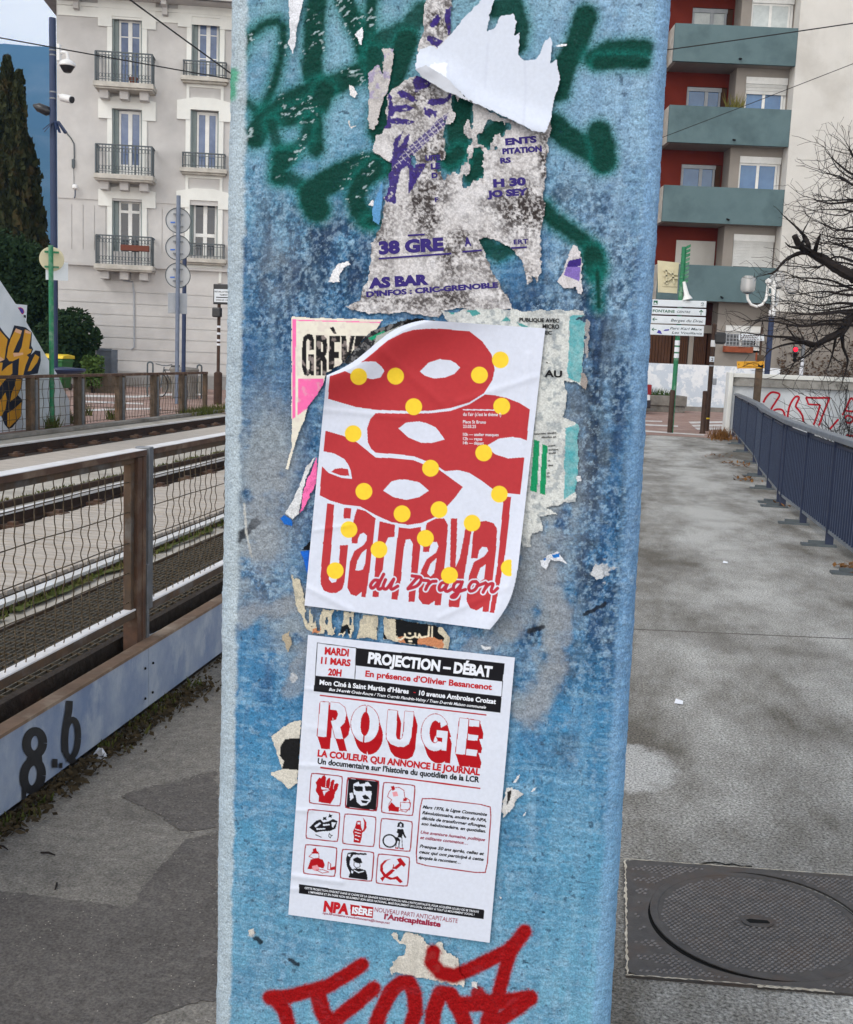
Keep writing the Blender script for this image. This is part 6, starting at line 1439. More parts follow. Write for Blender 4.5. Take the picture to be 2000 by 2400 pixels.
def base_paint(x, y, uu, vv):
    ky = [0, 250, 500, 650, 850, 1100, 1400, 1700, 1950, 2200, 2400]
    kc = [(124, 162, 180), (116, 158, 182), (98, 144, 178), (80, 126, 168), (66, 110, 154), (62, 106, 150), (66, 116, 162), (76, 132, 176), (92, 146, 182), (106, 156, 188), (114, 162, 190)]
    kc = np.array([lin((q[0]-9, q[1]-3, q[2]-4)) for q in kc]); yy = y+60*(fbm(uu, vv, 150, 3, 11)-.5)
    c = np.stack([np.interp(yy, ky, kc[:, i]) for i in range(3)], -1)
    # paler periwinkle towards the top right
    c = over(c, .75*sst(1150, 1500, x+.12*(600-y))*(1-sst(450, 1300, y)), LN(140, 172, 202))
    n1 = fbm(uu, vv, 60, 5, 12); n2 = fbm(uu*1.4, vv*.5, 34, 4, 13); n3 = fbm(uu, vv, 9, 3, 14); n4 = fbm(uu*.35, vv*2.2, 12, 3, 15)
    mid = sst(350, 620, y)*(1-sst(1500, 1900, y))
    c = over(c, .3*sst(.5, .66, n1), LN(62, 108, 148))
    c = over(c, (.12+.42*mid)*sst(.5, .7, n2), LN(48, 78, 122))
    c = over(c, (.3+.35*mid)*sst(.55, .68, n3)*sst(.36, .6, n1), LN(150, 178, 202))
    c = over(c, .35*sst(.54, .7, n4), LN(134, 176, 204))
    # black grime where the plaster holds dirt
    dirt = np.zeros(len(x))
    for cx, cy, rx, ry, a in ((1390, 950, 70, 360, 1.), (1380, 1350, 60, 200, .6), (700, 560, 120, 110, .6), (780, 560, 90, 60, .75), (690, 640, 90, 130, .6), (1290, 470, 110, 60, .5), (830, 640, 34, 60, .9), (640, 700, 70, 100, .45), (1250, 700, 170, 60, .35), (600, 1150, 110, 120, .4), (1280, 1500, 90, 100, .7), (1240, 1300, 160, 120, .35), (1400, 700, 70, 160, .45), (640, 1010, 70, 220, .35), (700, 1430, 110, 60, .45), (1330, 1750, 60, 40, .3)):
        dirt = np.maximum(dirt, a*np.exp(-((x-cx)/rx)**2-((y-cy)/ry)**2))
    n5 = fbm(uu*1.2, vv*.55, 22, 5, 16)
    c = over(c, np.clip(dirt*sst(.34, .62, n5)*1.35, 0, .85), LN(38, 52, 78))
    c = over(c, np.clip(dirt*sst(.5, .7, fbm(uu, vv, 12, 3, 17)), 0, .6), LN(24, 28, 38))
    return c
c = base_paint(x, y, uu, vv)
clu = sst(.38, .62, fbm(uu, vv, 75, 4, 48)); midz = sst(300, 560, y)*(1-sst(1250, 1800, y))
ck = crk.reshape(-1); c = over(c, ck*(.14+.62*midz)*(.3+.7*clu), LN(24, 40, 70))
f1 = fbm(uu*1.1, vv*.95, 5.0, 3, 45, .75); c = over(c, (.16+.30*midz)*(.35+.65*clu)*sst(.52, .64, f1), LN(158, 186, 208)); c = over(c, (.14+.66*midz)*(.25+.75*clu)*sst(.5, .36, f1), LN(26, 56, 86))
st_ = fbm(uu*1.0, vv*.12, 17, 4, 46); c = over(c, (.10+.16*midz)*sst(.5, .66, st_), LN(42, 74, 118)); c = over(c, .12*sst(.5, .34, st_), LN(160, 188, 208))
c = over(c, .6*sst(.80, .82, fbm(uu, vv, 6, 2, 47)), LN(36, 54, 76))
for cx, cy, rx, ry, a in ((625, 1085, 75, 150, .8), (585, 1265, 85, 70, .8), (1250, 1180, 90, 110, .75), (1235, 1330, 70, 110, .6), (1290, 1500, 50, 170, .55), (1200, 1650, 110, 40, .55), (690, 1480, 60, 90, .55), (1180, 1480, 90, 40, .5), (560, 1330, 60, 120, .5), (1330, 1080, 40, 160, .4), (650, 620, 60, 90, .25)):
    m = a*np.exp(-((x-cx)/rx)**2-((y-cy)/ry)**2); gp_ = fbm(uu, vv, 34, 4, 55); c = over(c, np.clip(1.5*m*sst(.34, .54, gp_+.25*m), 0, .9), LN(140, 150, 158)*(.62+.76*fbm(uu, vv, 7, 3, 56, .7))[:, None])
for pts, w_ in (([(560, 1262), (585, 1240), (604, 1222)], 11), ([(572, 1180), (578, 1250), (590, 1305)], 2.5), ([(1370, 1440), (1420, 1415)], 5), ([(1240, 1480), (1275, 1470)], 6), ([(600, 2200), (612, 2208)], 6), ([(680, 2250), (700, 2262)], 5)):
    d = sdist(x, y, pts, 40); c = over(c, .9*(1-sst(w_*.6, w_*1.2, d+(fbm(x, y, 8, 3, 57)-.5)*w_*1.6)), LN(20, 24, 34) if w_ > 3 else LN(190, 190, 186))
# smears of old grey paste and whitewash
for pts, w_, al in GREY:
    d = sdist(x, y, pts, 120); c = over(c, al*(1-sst(w_*.5, w_*1.5, d+(fbm(x, y, 30, 4, 21)-.5)*50)), LN(138, 144, 152)*(.75+.5*fbm(x, y, 10, 3, 22))[:, None])
c = paint_green(c, x, y)
c = over(c, ck*.4, LN(10, 36, 44)*.9+c*.0) if 0 else c
# flaked bits in the spray paint, pale
fl = sst(.66, .70, fbm(x*.6+y*.5, y*.9, 6, 3, 30))*sst(.54, .64, fbm(x, y, 50, 2, 31))
gm = np.zeros(len(x))
for pts, w_, al in GREEN[:14]: gm = np.maximum(gm, sdist(x, y, pts, w_) < w_*.7)
c = over(c, fl*gm*.8, LN(170, 190, 196))
# pale left edge, paler right edge
le = (1-sst(-1, 1, (uu-(xl(0)+RR)*1000-2)/3.5+(fbm(uu, vv, 14, 4, 40)-.5)*2.6))
c = over(c, le*.9, LN(176, 189, 198)*(.80+.34*fbm(uu, vv, 40, 4, 41))[:, None])
gl = sdist(x, y, gA([(130, 700), (125, 610), (150, 540)]), 60); c = over(c, .8*(1-sst(6, 20, gl+(fbm(x, y, 12, 3, 42)-.5)*14)), LN(40, 150, 110))
re_ = sst(-1, 1, (uu-(.045-RR*.3)*1000)/9+(fbm(uu, vv, 22, 4, 43)-.5)*2.4)
c = over(c, re_*.55, LN(126, 164, 202)*(.8+.4*fbm(uu, vv, 18, 4, 44))[:, None])
# cracks darken, high spots wear pale
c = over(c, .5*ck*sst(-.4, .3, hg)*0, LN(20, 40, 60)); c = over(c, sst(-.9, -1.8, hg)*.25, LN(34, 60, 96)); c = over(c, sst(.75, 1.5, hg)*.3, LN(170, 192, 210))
c = paint_red(c, x, y)
# small pale scabs of paper and plaster
for cx, cy, r in ((1418, 1340, 26), (1130, 1135, 1), (590, 2190, 8), (940, 1720, 1), (690, 90+1500, 10), (1230, 1060, 1)):
    d = np.hypot(x-cx, y-cy)+(fbm(x, y, 12, 3, 50)-.5)*r*1.8; c = over(c, .9*(1-sst(r*.7, r*.85, d)), LN(178, 182, 188)*(.7+.6*fbm(x, y, 8, 2, 51))[:, None])
def paint_mat(name, rough, nsc=420., amt=.22, bump=.0006, bsc=260., blot=60.):
    m = bpy.data.materials.new(name); m.use_nodes = True; t = m.node_tree; b = t.nodes['Principled BSDF']; L = t.links.new; b.inputs['Roughness'].default_value = rough; b.inputs['Specular IOR Level'].default_value = .16
    a = t.nodes.new('ShaderNodeAttribute'); a.attribute_name = 'paint'; g = t.nodes.new('ShaderNodeNewGeometry')
    n = t.nodes.new('ShaderNodeTexNoise'); n.inputs['Scale'].default_value = nsc; n.inputs['Detail'].default_value = 4; L(g.outputs['Position'], n.inputs['Vector'])
    r = t.nodes.new('ShaderNodeMapRange'); r.inputs[1].default_value = .3; r.inputs[2].default_value = .7; r.inputs[3].default_value = 1-amt; r.inputs[4].default_value = 1+amt; L(n.outputs['Fac'], r.inputs[0])
    v = t.nodes.new('ShaderNodeVectorMath'); v.operation = 'SCALE'; L(a.outputs['Color'], v.inputs[0]); L(r.outputs[0], v.inputs['Scale']); L(v.outputs[0], b.inputs['Base Color'])
    if bump:
        n2 = t.nodes.new('ShaderNodeTexNoise'); n2.inputs['Scale'].default_value = bsc; n2.inputs['Detail'].default_value = 5; L(g.outputs['Position'], n2.inputs['Vector'])
        bp = t.nodes.new('ShaderNodeBump'); bp.inputs['Distance'].default_value = bump; L(n2.outputs['Fac'], bp.inputs['Height']); L(bp.outputs[0], b.inputs['Normal'])
    MAT[name] = m; return m
paint_mat('column_paint', .72, 420, .3, .0022, 210)
paint_mat('printed_paper', .62, 200, .035, .0004, 45)
paint_mat('weathered_paper', .85, 500, .2, .0010, 200)
def grid_obj(name, V, F, colr, m, parent=None, smooth=True, off=Vector((0, 0, 0))):
    me = bpy.data.meshes.new(name); nv, nf_ = len(V), len(F)
    me.vertices.add(nv); me.vertices.foreach_set('co', (V-np.array(off)).astype(np.float32).ravel())
    me.loops.add(nf_*4); me.loops.foreach_set('vertex_index', F.astype(np.int32).ravel())
    me.polygons.add(nf_); me.polygons.foreach_set('loop_start', np.arange(0, nf_*4, 4, dtype=np.int32)); me.polygons.foreach_set('use_smooth', np.full(nf_, smooth))
    me.update(calc_edges=True); me.validate()
    at = me.color_attributes.new('paint', 'FLOAT_COLOR', 'POINT'); at.data.foreach_set('color', np.concatenate([np.clip(colr, 0, 1), np.ones((nv, 1))], 1).astype(np.float32).ravel())
    me.materials.append(MAT[m]); o = bpy.data.objects.new(name, me); COL.objects.link(o)
    if parent: o.parent = parent
    return o
def gridF(nr, nc):
    i = (np.arange(nr-1)[:, None]*nc+np.arange(nc-1)[None, :]).reshape(-1); return np.stack([i, i+1, i+nc+1, i+nc], -1)
cl_ = thing('bridge_column', ((-.541+.05)/2, YC+.2, 0), 'thick square blue painted column covered with graffiti and torn posters', 'column')
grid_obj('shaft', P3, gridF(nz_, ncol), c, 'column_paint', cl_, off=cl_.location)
mat('column_plain', lin((96, 142, 178)), .75, lin((60, 104, 150)), 9, .8, .001, 120)
s = MB(); s.box(-.541, .0555, YC+.002, YC+.45, 0, ZB); s.build('base', MAT['column_plain'], cl_, bevel=.03)
s = MB(); s.box(-.541, .042, YC+.002, YC+.45, ZT-.001, 6.2); s.build('upper_shaft', MAT['column_plain'], cl_, bevel=.03)
MB().box(-.54, .048, YC+.45, YC+.452, ZB, ZT).build('rear_face', MAT['column_plain'], cl_)
# ---- generic pasted sheet
def sheet_obj(name, label, cat, quad, colf, off, maskf=None, step=1.6, m='printed_paper', group=None, part_of=None):
    """quad: four picture corners TL TR BR BL of the paper on the column face; step: grid step in picture pixels"""
    q = np.array(quad, float); wv = max(np.linalg.norm(q[1]-q[0]), np.linalg.norm(q[2]-q[3])); hv = max(np.linalg.norm(q[3]-q[0]), np.linalg.norm(q[2]-q[1]))
    nc, nr = int(wv/step)+2, int(hv/step)+2
    S, T_ = np.meshgrid(np.linspace(0, 1, nc), np.linspace(0, 1, nr)); S = S.reshape(-1, 1); T_ = T_.reshape(-1, 1)
    p = q[0]*(1-S)*(1-T_)+q[1]*S*(1-T_)+q[2]*S*T_+q[3]*(1-S)*T_
    x, y = p[:, 0], p[:, 1]; o_ = off(x, y) if callable(off) else np.full(len(x), off)
    F = gridF(nr, nc)
    if maskf is not None:
        k = maskf(x, y); F = F[k[F].all(1)]
        used = np.unique(F); re = np.full(len(x), -1); re[used] = np.arange(len(used)); F = re[F]; p = p[used]; x, y, o_ = x[used], y[used], o_[used]
    V = unproj(p, o_); c = colf(x, y); ctr = V.mean(0)
    if part_of is None:
        t = tag(grid_obj(name, V, F, c, m, off=Vector(ctr)), label, cat, group); t.location = ctr
    else:
        pt = part_of.location; t = grid_obj(name, V, F, c, m, part_of, off=pt)
    return t
def jag(poly, amp=7, sc=16, seed=0):
    def f(x, y):
        dx = (fbm(x, y, sc, 3, 60+seed)-.5)*amp*2; dy = (fbm(x, y, sc, 3, 80+seed)-.5)*amp*2
        return inpoly(x+dx, y+dy, poly)
    return f
def bbox(poly, pad=8):
    P = np.array(poly); a, b = P.min(0)-pad, P.max(0)+pad; return [(a[0], a[1]), (b[0], a[1]), (b[0], b[1]), (a[0], b[1])]
for n_, cc in (('print_black', (22, 22, 26)), ('print_red', (186, 24, 36)), ('print_white', (226, 230, 240)), ('print_purple', (48, 34, 112)), ('print_redbrown', (150, 40, 70)), ('print_teal', (40, 120, 120))):
    mat(n_, lin(cc), .6)
class Print:
    """lettering that lies on a sheet: lines of text between two picture points on the base line"""
    def __init__(s, off): s.off = off; s.mb = []
    def t(s, txt, p0, p1, h, m, bold=0., shear=0., up=None, lift=.0004):
        p0, p1 = np.array(p0, float), np.array(p1, float); d = p1-p0; u = np.array([d[1], -d[0]])/np.linalg.norm(d)*h if up is None else np.array(up, float)
        v, f = text_mesh(txt, bold, shear); px = p0+v[:, :1]*d+v[:, 1:]*u
        o = (s.off(px[:, 0], px[:, 1]) if callable(s.off) else np.full(len(px), s.off))+lift
        s.mb.append((m, MB().add(unproj(px, o), f)))
    def build(s, parent):
        for m, mb in s.mb:
            o = mb.build('lettering', MAT[m]); k = parent.location
            for v in o.data.vertices: v.co -= k
            o.parent = parent
# ---------------------------------------------------------------- old purple gig poster
OLD = gA([(1560, -20), (1760, -20), (1750, 60), (1752, 600), (1480, 545), (1290, 660), (1262, 700), (1270, 890), (1230, 960), (1180, 985), (1170, 1110), (1290, 1190)])+gC([(1290, 100), (1285, 250), (1250, 330), (1245, 480), (1205, 600), (1160, 700), (1150, 850), (1130, 965), (1090, 1080), (1010, 1130), (960, 1150), (1100, 1195), (1500, 1215)])+gD([(0, 1230), (70, 1235), (140, 1175), (630, 1170), (600, 1100), (545, 985), (500, 900), (440, 790), (395, 670), (480, 640), (600, 700), (690, 810), (735, 930), (755, 1000), (790, 930), (815, 985), (835, 900), (855, 560), (880, 180), (892, -20)])+gB([(845, 960), (850, 780), (780, 905), (500, 790), (160, 560), (0, 470)])+gA([(1700, 500), (1560, 420), (1490, 380), (1530, 250), (1545, 100)])
def old_hole(x, y):
    r = np.zeros(x.shape, bool)
    for pts, w_, sd in ((gB([(250, 690), (240, 800), (200, 900), (230, 1000), (150, 1140)]), 34, 1), (gB([(490, 870), (400, 960)]), 30, 2), (gB([(350, 1060), (330, 1170)]), 20, 3), (gD([(230, 10), (150, 80)]), 24, 4), (gD([(390, 60), (360, 180), (300, 240)]), 20, 5), (gA([(1440, 1150), (1480, 1230)]), 1, 6)):
        r |= sdist(x, y, pts, w_+20)+(fbm(x*1.6, y*.8, 26, 4, 90+sd)-.5)*44 < w_*.62
    return r
old_in = jag(OLD, 9, 22, 1)
PUR = [gA(p) for p in ([(1590, 190), (1600, 140), (1650, 100), (1665, 130), (1640, 180), (1610, 205)], [(1690, 120), (1700, 60), (1760, 50), (1770, 120), (1735, 240), (1722, 270), (1705, 190)], [(1560, 290), (1580, 255), (1685, 295), (1640, 350), (1600, 320)],
       [(1465, 610), (1490, 530), (1540, 545), (1610, 590), (1570, 640), (1480, 680)], [(1345, 680), (1380, 655), (1430, 680), (1490, 735), (1470, 745), (1380, 715)], [(1280, 680), (1300, 690), (1320, 770), (1420, 770), (1480, 795), (1400, 815), (1330, 820), (1310, 860), (1400, 865), (1475, 890), (1460, 905), (1380, 905), (1300, 900), (1310, 930), (1225, 962), (1270, 890), (1285, 780)],
       [(1565, 760), (1580, 725), (1700, 715), (1745, 670), (1750, 720), (1700, 760), (1620, 770)], [(1545, 775), (1590, 800), (1640, 820), (1625, 880), (1605, 830), (1585, 865), (1550, 830)], [(1440, 965), (1410, 1000), (1360, 1090), (1310, 1150), (1300, 1240), (1360, 1200), (1420, 1120), (1430, 1050)],
       [(1330, 1010), (1390, 960), (1360, 1030), (1345, 1110), (1310, 1130)])]
PUR += [gC(p) for p in ([(1330, 0), (1290, 90), (1260, 200), (1300, 280), (1250, 370), (1330, 400), (1350, 260), (1370, 160), (1420, 120), (1440, 200), (1430, 330), (1480, 250), (1570, 100), (1480, 110), (1460, 60), (1400, -40)], [(1245, 330), (1280, 260), (1340, 300), (1330, 370), (1270, 390)])]
NECK = gA([(1640, 880), (1725, 820), (1700, 920), (1600, 1010), (1480, 1120), (1340, 1235), (1300, 1250), (1400, 1100), (1520, 1000)])
def old_col(x, y):
    c = np.tile(LN(198, 195, 197), (len(x), 1)); n = fbm(x, y, 70, 5, 101); n2 = fbm(x, y, 9, 3, 102); n3 = fbm(x*1.3, y*.55, 60, 4, 103)
    c = over(c, .6*sst(.45, .7, n), LN(218, 217, 221))
    gr = np.zeros(len(x))
    for cx, cy, rx, ry, a in ((1240, 500, 90, 60, .8), (1000, 470, 50, 110, .7), (1020, 350, 40, 60, .5), (1210, 560, 130, 60, .35), (1100, 590, 130, 60, .5), (890, 520, 40, 60, .5), (1180, 640, 60, 60, .5), (1275, 385, 10, 60, .8), (1030, 60, 60, 60, .5), (1000, 700, 200, 30, .4), (1000, 230, 60, 40, .5)): gr = np.maximum(gr, a*np.exp(-((x-cx)/rx)**2-((y-cy)/ry)**2))
    gr = np.clip(gr+.22*sst(.42, .62, fbm(x, y, 80, 3, 107)), 0, 1)
    c = over(c, np.clip(gr*1.5*sst(.36, .58, fbm(x, y, 20, 5, 105)), 0, .9), LN(58, 50, 50)); f5 = fbm(x, y, 5, 3, 108, .7)
    c = over(c, np.clip((.03+gr*1.0)*sst(.48, .60, f5), 0, .9), LN(48, 42, 42)); c = over(c, .45*sst(.5, .62, n3)*sst(.48, .66, n2), LN(84, 76, 74)); c = over(c, .5*sst(.5, .38, f5), LN(216, 214, 216))
    pm = np.zeros(len(x))
    for p in PUR: pm = np.maximum(pm, jag(p, 4, 10, 3)(x, y))
    nk = inpoly(x, y, NECK); pm = np.maximum(pm, nk*.9)
    wear = sst(.22, .32, fbm(x, y, 9, 4, 104))
    c = over(c, pm*wear*.96, LN(50, 34, 116))
    # strings and frets scratched white through the guitar
    ax = np.array([.78, -.62]); sx = (x*ax[0]+y*ax[1]); sy = (x*ax[1]*-1+y*ax[0]); fr = ((sx % 13) < 2.2) | ((sy % 8.5) < 1.6)
    c = over(c, nk*fr*.85, LN(200, 196, 202))
    c = over(c, pm*.5*sst(.54, .64, f5), LN(60, 52, 66))
    g = np.zeros(len(x))
    for pts, w_ in ((gA([(1720, 1080), (1730, 960)]), 9),): g = np.maximum(g, 1-sst(w_*.6, w_*1.2, sdist(x, y, pts, 40)))
    return over(c, g, LN(8, 74, 66))
t_old = sheet_obj('gig_poster', 'weathered grey poster with purple guitar drawing and lettering, pasted high on the column', 'poster', bbox(OLD, 12), old_col, lambda x, y: .0024+.0012*(fbm(x, y, 40, 3, 110)-.3), lambda x, y: old_in(x, y) & ~old_hole(x, y), 1.9, 'weathered_paper')
pr = Print(lambda x, y: .0024+.0012*(fbm(x, y, 40, 3, 110)-.3))
PB = dict(bold=.035)
pr.t('38 GRE', gC([(1215, 765)])[0], gC([(1690, 735)])[0], 29, 'print_purple', .062); pr.t('A', gD([(280, 708)])[0], gD([(330, 702)])[0], 20, 'print_purple', .045); pr.t('ERT', gD([(640, 695)])[0], gD([(745, 688)])[0], 11, 'print_purple', .03)
pr.t('AS BAR', gC([(1140, 1015)])[0], gC([(1580, 985)])[0], 23, 'print_purple', .066); pr.t("D'INFOS : CRIC-GRENOBLE", gC([(1122, 1080)])[0], gD([(525, 1010)])[0], 12.5, 'print_purple', .052)
pr.t('ENTS', gB([(540, 990)])[0], gB([(755, 970)])[0], 15, 'print_purple', .058); pr.t('PITATION', gB([(520, 1052)])[0], gB([(790, 1032)])[0], 13, 'print_purple', .058); pr.t('RS', gB([(505, 1115)])[0], gB([(578, 1108)])[0], 12, 'print_purple', .058)
pr.t('H 30', gD([(490, 275)])[0], gD([(730, 258)])[0], 18, 'print_purple', .062); pr.t('JO SEY', gD([(445, 350)])[0], gD([(745, 330)])[0], 15, 'print_purple', .062)
pr.t('UITE', gA([(1555, 1175)])[0], gA([(1665, 1170)])[0], 12, 'print_purple', .058); pr.t('LE', gC([(1595, 143)])[0], gC([(1665, 138)])[0], 13, 'print_purple', .058); pr.t('D', gC([(1600, 208)])[0], gC([(1645, 206)])[0], 12, 'print_purple', .058); pr.t('F', gC([(1625, 385)])[0], gC([(1650, 383)])[0], 11, 'print_purple', .04)
pr.build(t_old)
s = MB()
for a, b in ((gC([(1212, 800)])[0], gC([(1745, 762)])[0]), (gD([(262, 750)])[0], gD([(405, 738)])[0]), (gD([(620, 722)])[0], gD([(735, 716)])[0]), (gC([(1425, 630)])[0], gC([(1550, 622)])[0])):
    V = unproj([(a[0]+(b[0]-a[0])*k/8, a[1]+(b[1]-a[1])*k/8+e) for k in range(9) for e in (-2, 2)], .0036); s.add(V, [(2*k, 2*k+1, 2*k+3, 2*k+2) for k in range(8)])
o = s.build('underline', MAT['print_purple'])
for v in o.data.vertices: v.co -= t_old.location
o.parent = t_old
# ---------------------------------------------------------------- big torn white sheet at the top
WH = gA([(1480, 510), (1485, 400), (1510, 365), (1600, 325), (1645, 352)])+gB([(60, 330), (130, 262), (200, 190), (240, 130), (330, 40), (385, -20), (470, -20), (440, 80), (415, 215), (460, 190), (510, 105), (600, 88), (618, 150), (600, 245), (640, 220), (632, 372), (670, 410), (752, 402), (790, 330), (800, 280), (850, 240), (862, 290), (850, 428), (892, 400), (900, 470), (916, 542), (870, 700), (848, 830), (812, 905), (720, 895), (640, 850), (470, 770), (280, 680), (200, 600), (60, 540), (-40, 510)])
EDG = np.array(gB([(-77, 490), (140, 560), (280, 682), (640, 855), (812, 905)]))
def wh_off(x, y):
    d = sdist(x, y, EDG, 200); d = np.minimum(d, 200); return .0045+.011*np.exp(-(d/34)**2)+.0012*fbm(x, y, 60, 3, 120)
def wh_col(x, y):
    c = np.tile(LN(206, 213, 228), (len(x), 1)); c = over(c, .35*sst(.5, .7, fbm(x, y, 90, 3, 121)), LN(200, 207, 224))
    for p in (gB([(670, 410), (680, 600), (660, 880)]), gB([(420, 300), (400, 600)]), gB([(140, 420), (150, 520)])): c = over(c, .35*(1-sst(1, 5, sdist(x, y, p, 12))), LN(190, 196, 214))
    return over(c, jag(gB([(20, 450), (60, 425), (135, 420), (130, 480), (150, 560), (100, 530)]), 5, 10, 6)(x, y)*.8, LN(228, 232, 240))
sheet_obj('torn_paper', 'big torn white blank paper with jagged upper edge near the column top', 'paper', bbox(WH), wh_col, wh_off, jag(WH, 3, 9, 2), 1.6, 'printed_paper')
FLP = gB([(-80, 470), (0, 440), (60, 480), (140, 525), (200, 595), (300, 690), (420, 752), (280, 690), (120, 620), (-30, 530)])
sheet_obj('torn_paper', 'rolled grey white underside flap along the lower left edge of the torn white paper', 'paper', bbox(FLP), lambda x, y: np.tile(LN(196, 200, 210), (len(x), 1)), lambda x, y: .02+.006*sst(0, 1, fbm(x, y, 40, 2, 3)), jag(FLP, 2, 9, 3), 1.8)  # flap coloured slightly grey to carry its shading
def scrap(poly, lab, colr, seed, amp=5, off=.0032, cat='paper scrap', name='paper_scrap', colf=None, grp='torn paper scraps on the column', curl=0.):
    ctr = np.array(poly).mean(0)
    def o_(x, y): return off+.0008*fbm(x, y, 20, 2, seed)+curl*((x-ctr[0])**2+(y-ctr[1])**2)/4000.
    base = lambda x, y: over(over(np.tile(LN(*colr), (len(x), 1)), .4*sst(.5, .7, fbm(x, y, 16, 4, seed+1)), LN(*[int(q*.78) for q in colr])), .0, (0, 0, 0))
    return sheet_obj(name, lab, cat, bbox(poly), colf(base) if colf else base, o_, jag(poly, amp, 10, seed), 1.6, 'weathered_paper', grp)
scrap(gA([(548, -20), (664, -20), (645, 90), (615, 200), (605, 330), (580, 405), (562, 350), (543, 312), (560, 270)]), 'long pointed white paper strip hanging at the column top left', (222, 224, 232), 1, 2, .004)
scrap(gA([(1090, 188), (1102, 250), (1085, 352), (1060, 290), (1033, 255)]), 'small white paper triangle inside the big green letter', (226, 228, 234), 2, 3)
scrap(gA([(1140, 520), (1200, 480), (1240, 540), (1230, 620), (1190, 700), (1150, 640)])[:0] or gA([(1135, 520), (1205, 470), (1245, 545), (1240, 350), (1330, 350), (1320, 420), (1300, 560), (1270, 680), (1240, 760), (1200, 900), (1180, 955), (1130, 940), (1140, 700)]), 'tall dirty white paper strip left of the purple guitar poster', (190, 186, 186), 3, 5,
      colf=lambda b: (lambda x, y: over(b(x, y), .7*sst(.5, .6, fbm(x, y, 18, 3, 7))*(y < 230), LN(150, 140, 180))))
scrap(gA([(992, 615), (1030, 625), (1055, 690), (1045, 725), (1000, 690)]), 'small white paper flake below the green letter A', (224, 222, 224), 4, 4)
scrap(gA([(975, 890), (1000, 875), (1010, 915), (1050, 925), (1010, 940)]), 'tiny white flake on the blue paint left of the guitar poster', (220, 214, 210), 5, 4)
scrap(gB([(872, 310), (900, 300), (965, 295), (955, 315), (900, 322)]), 'thin white paper sliver right of the jagged white paper', (226, 228, 234), 6, 2)
scrap(gC([(840, 970), (870, 890), (920, 830), (985, 815), (1010, 840), (960, 870), (925, 930), (930, 975)]), 'curved white paper scrap below the green scrawl', (226, 226, 230), 7, 3)
scrap(gC([(1130, 410), (1165, 360), (1185, 390), (1170, 420)]), 'small white torn tip beside the blue flake', (224, 224, 228), 8, 2)
scrap(gC([(1180, 380), (1245, 200), (1240, 420), (1215, 555), (1170, 530), (1160, 440)]), 'bright blue paint flake peeling beside the guitar poster', (92, 148, 196), 9, 3, .005, 'paint flake', 'paint_flake')
scrap(gD([(1060, 690), (1110, 720), (1145, 790), (1140, 900), (1145, 1040), (1120, 1070), (1080, 1010), (1010, 1020), (955, 965), (1000, 900), (1030, 800)]), 'torn white and violet sticker remnant right of the guitar poster', (204, 200, 204), 10, 5,
      colf=lambda b: (lambda x, y: over(over(b(x, y), inpoly(x, y, gD([(1040, 815), (1135, 795), (1130, 855), (1025, 870)])), LN(58, 42, 120)), inpoly(x, y, gD([(1025, 862), (1130, 858), (1120, 965), (1005, 920)])), LN(124, 104, 176))))
# ---------------------------------------------------------------- strike poster
GRV = gE([(98, 96), (598, 112), (575, 140), (560, 165), (500, 205), (470, 250), (420, 300), (370, 355), (290, 402), (270, 468), (240, 520), (185, 590), (178, 640), (150, 700), (125, 770), (100, 860), (85, 925), (66, 920), (84, 850), (99, 800), (98, 600)])
def grv_col(x, y):
    c = np.tile(LN(226, 221, 208), (len(x), 1)); c = over(c, .3*sst(.5, .7, fbm(x, y, 50, 3, 130)), LN(212, 206, 192)); pk = LN(240, 110, 172)
    for p in ([(104, 112), (124, 112), (122, 640), (104, 650)], [(104, 112), (590, 126), (585, 131), (104, 118)], [(137, 432), (275, 432), (275, 470), (190, 590), (132, 630)]): c = over(c, inpoly(x, y, gE(p)), pk)
    ink = np.zeros(len(x), bool)
    for p in ([(158, 250), (165, 205), (190, 188), (212, 195), (222, 225), (221, 275), (197, 278), (197, 225), (188, 215), (180, 230), (180, 370), (188, 390), (198, 375), (198, 335), (190, 335), (190, 300), (221, 300), (220, 415), (205, 415), (202, 405), (190, 418), (168, 410), (157, 370)],
              [(233, 198), (275, 198), (290, 215), (294, 260), (288, 300), (280, 310), (290, 330), (292, 414), (268, 414), (266, 340), (258, 328), (258, 414), (232, 414)],
              [(306, 200), (362, 200), (362, 235), (332, 235), (332, 285), (356, 285), (356, 320), (331, 320), (330, 380), (300, 385), (302, 300)], [(306, 155), (328, 152), (342, 188), (328, 188)],
              [(368, 200), (394, 200), (404, 300), (418, 200), (442, 200), (415, 330), (372, 345)], [(447, 200), (500, 200), (500, 240), (474, 238), (474, 260), (440, 290), (440, 240)]): ink |= inpoly(x, y, gE(p))
    ink &= ~inpoly(x, y, gE([(258, 232), (268, 235), (269, 285), (258, 288)]))
    c = over(c, ink.astype(float), LN(22, 22, 26))
    return over(c, .35*sst(.55, .7, fbm(x, y, 12, 3, 131)), LN(206, 190, 186))
t_g = sheet_obj('strike_poster', 'torn cream poster with heavy black GRÈVE lettering and pink frame', 'poster', bbox(GRV), grv_col, lambda x, y: .003+.0006*fbm(x, y, 50, 2, 4), jag(GRV, 2.2, 9, 4), 1.5, 'printed_paper')
BK = gE([(370, 355), (420, 290), (480, 230), (520, 180), (600, 150), (680, 120), (760, 105), (860, 118), (830, 145), (700, 200), (600, 250), (500, 310), (440, 345)])
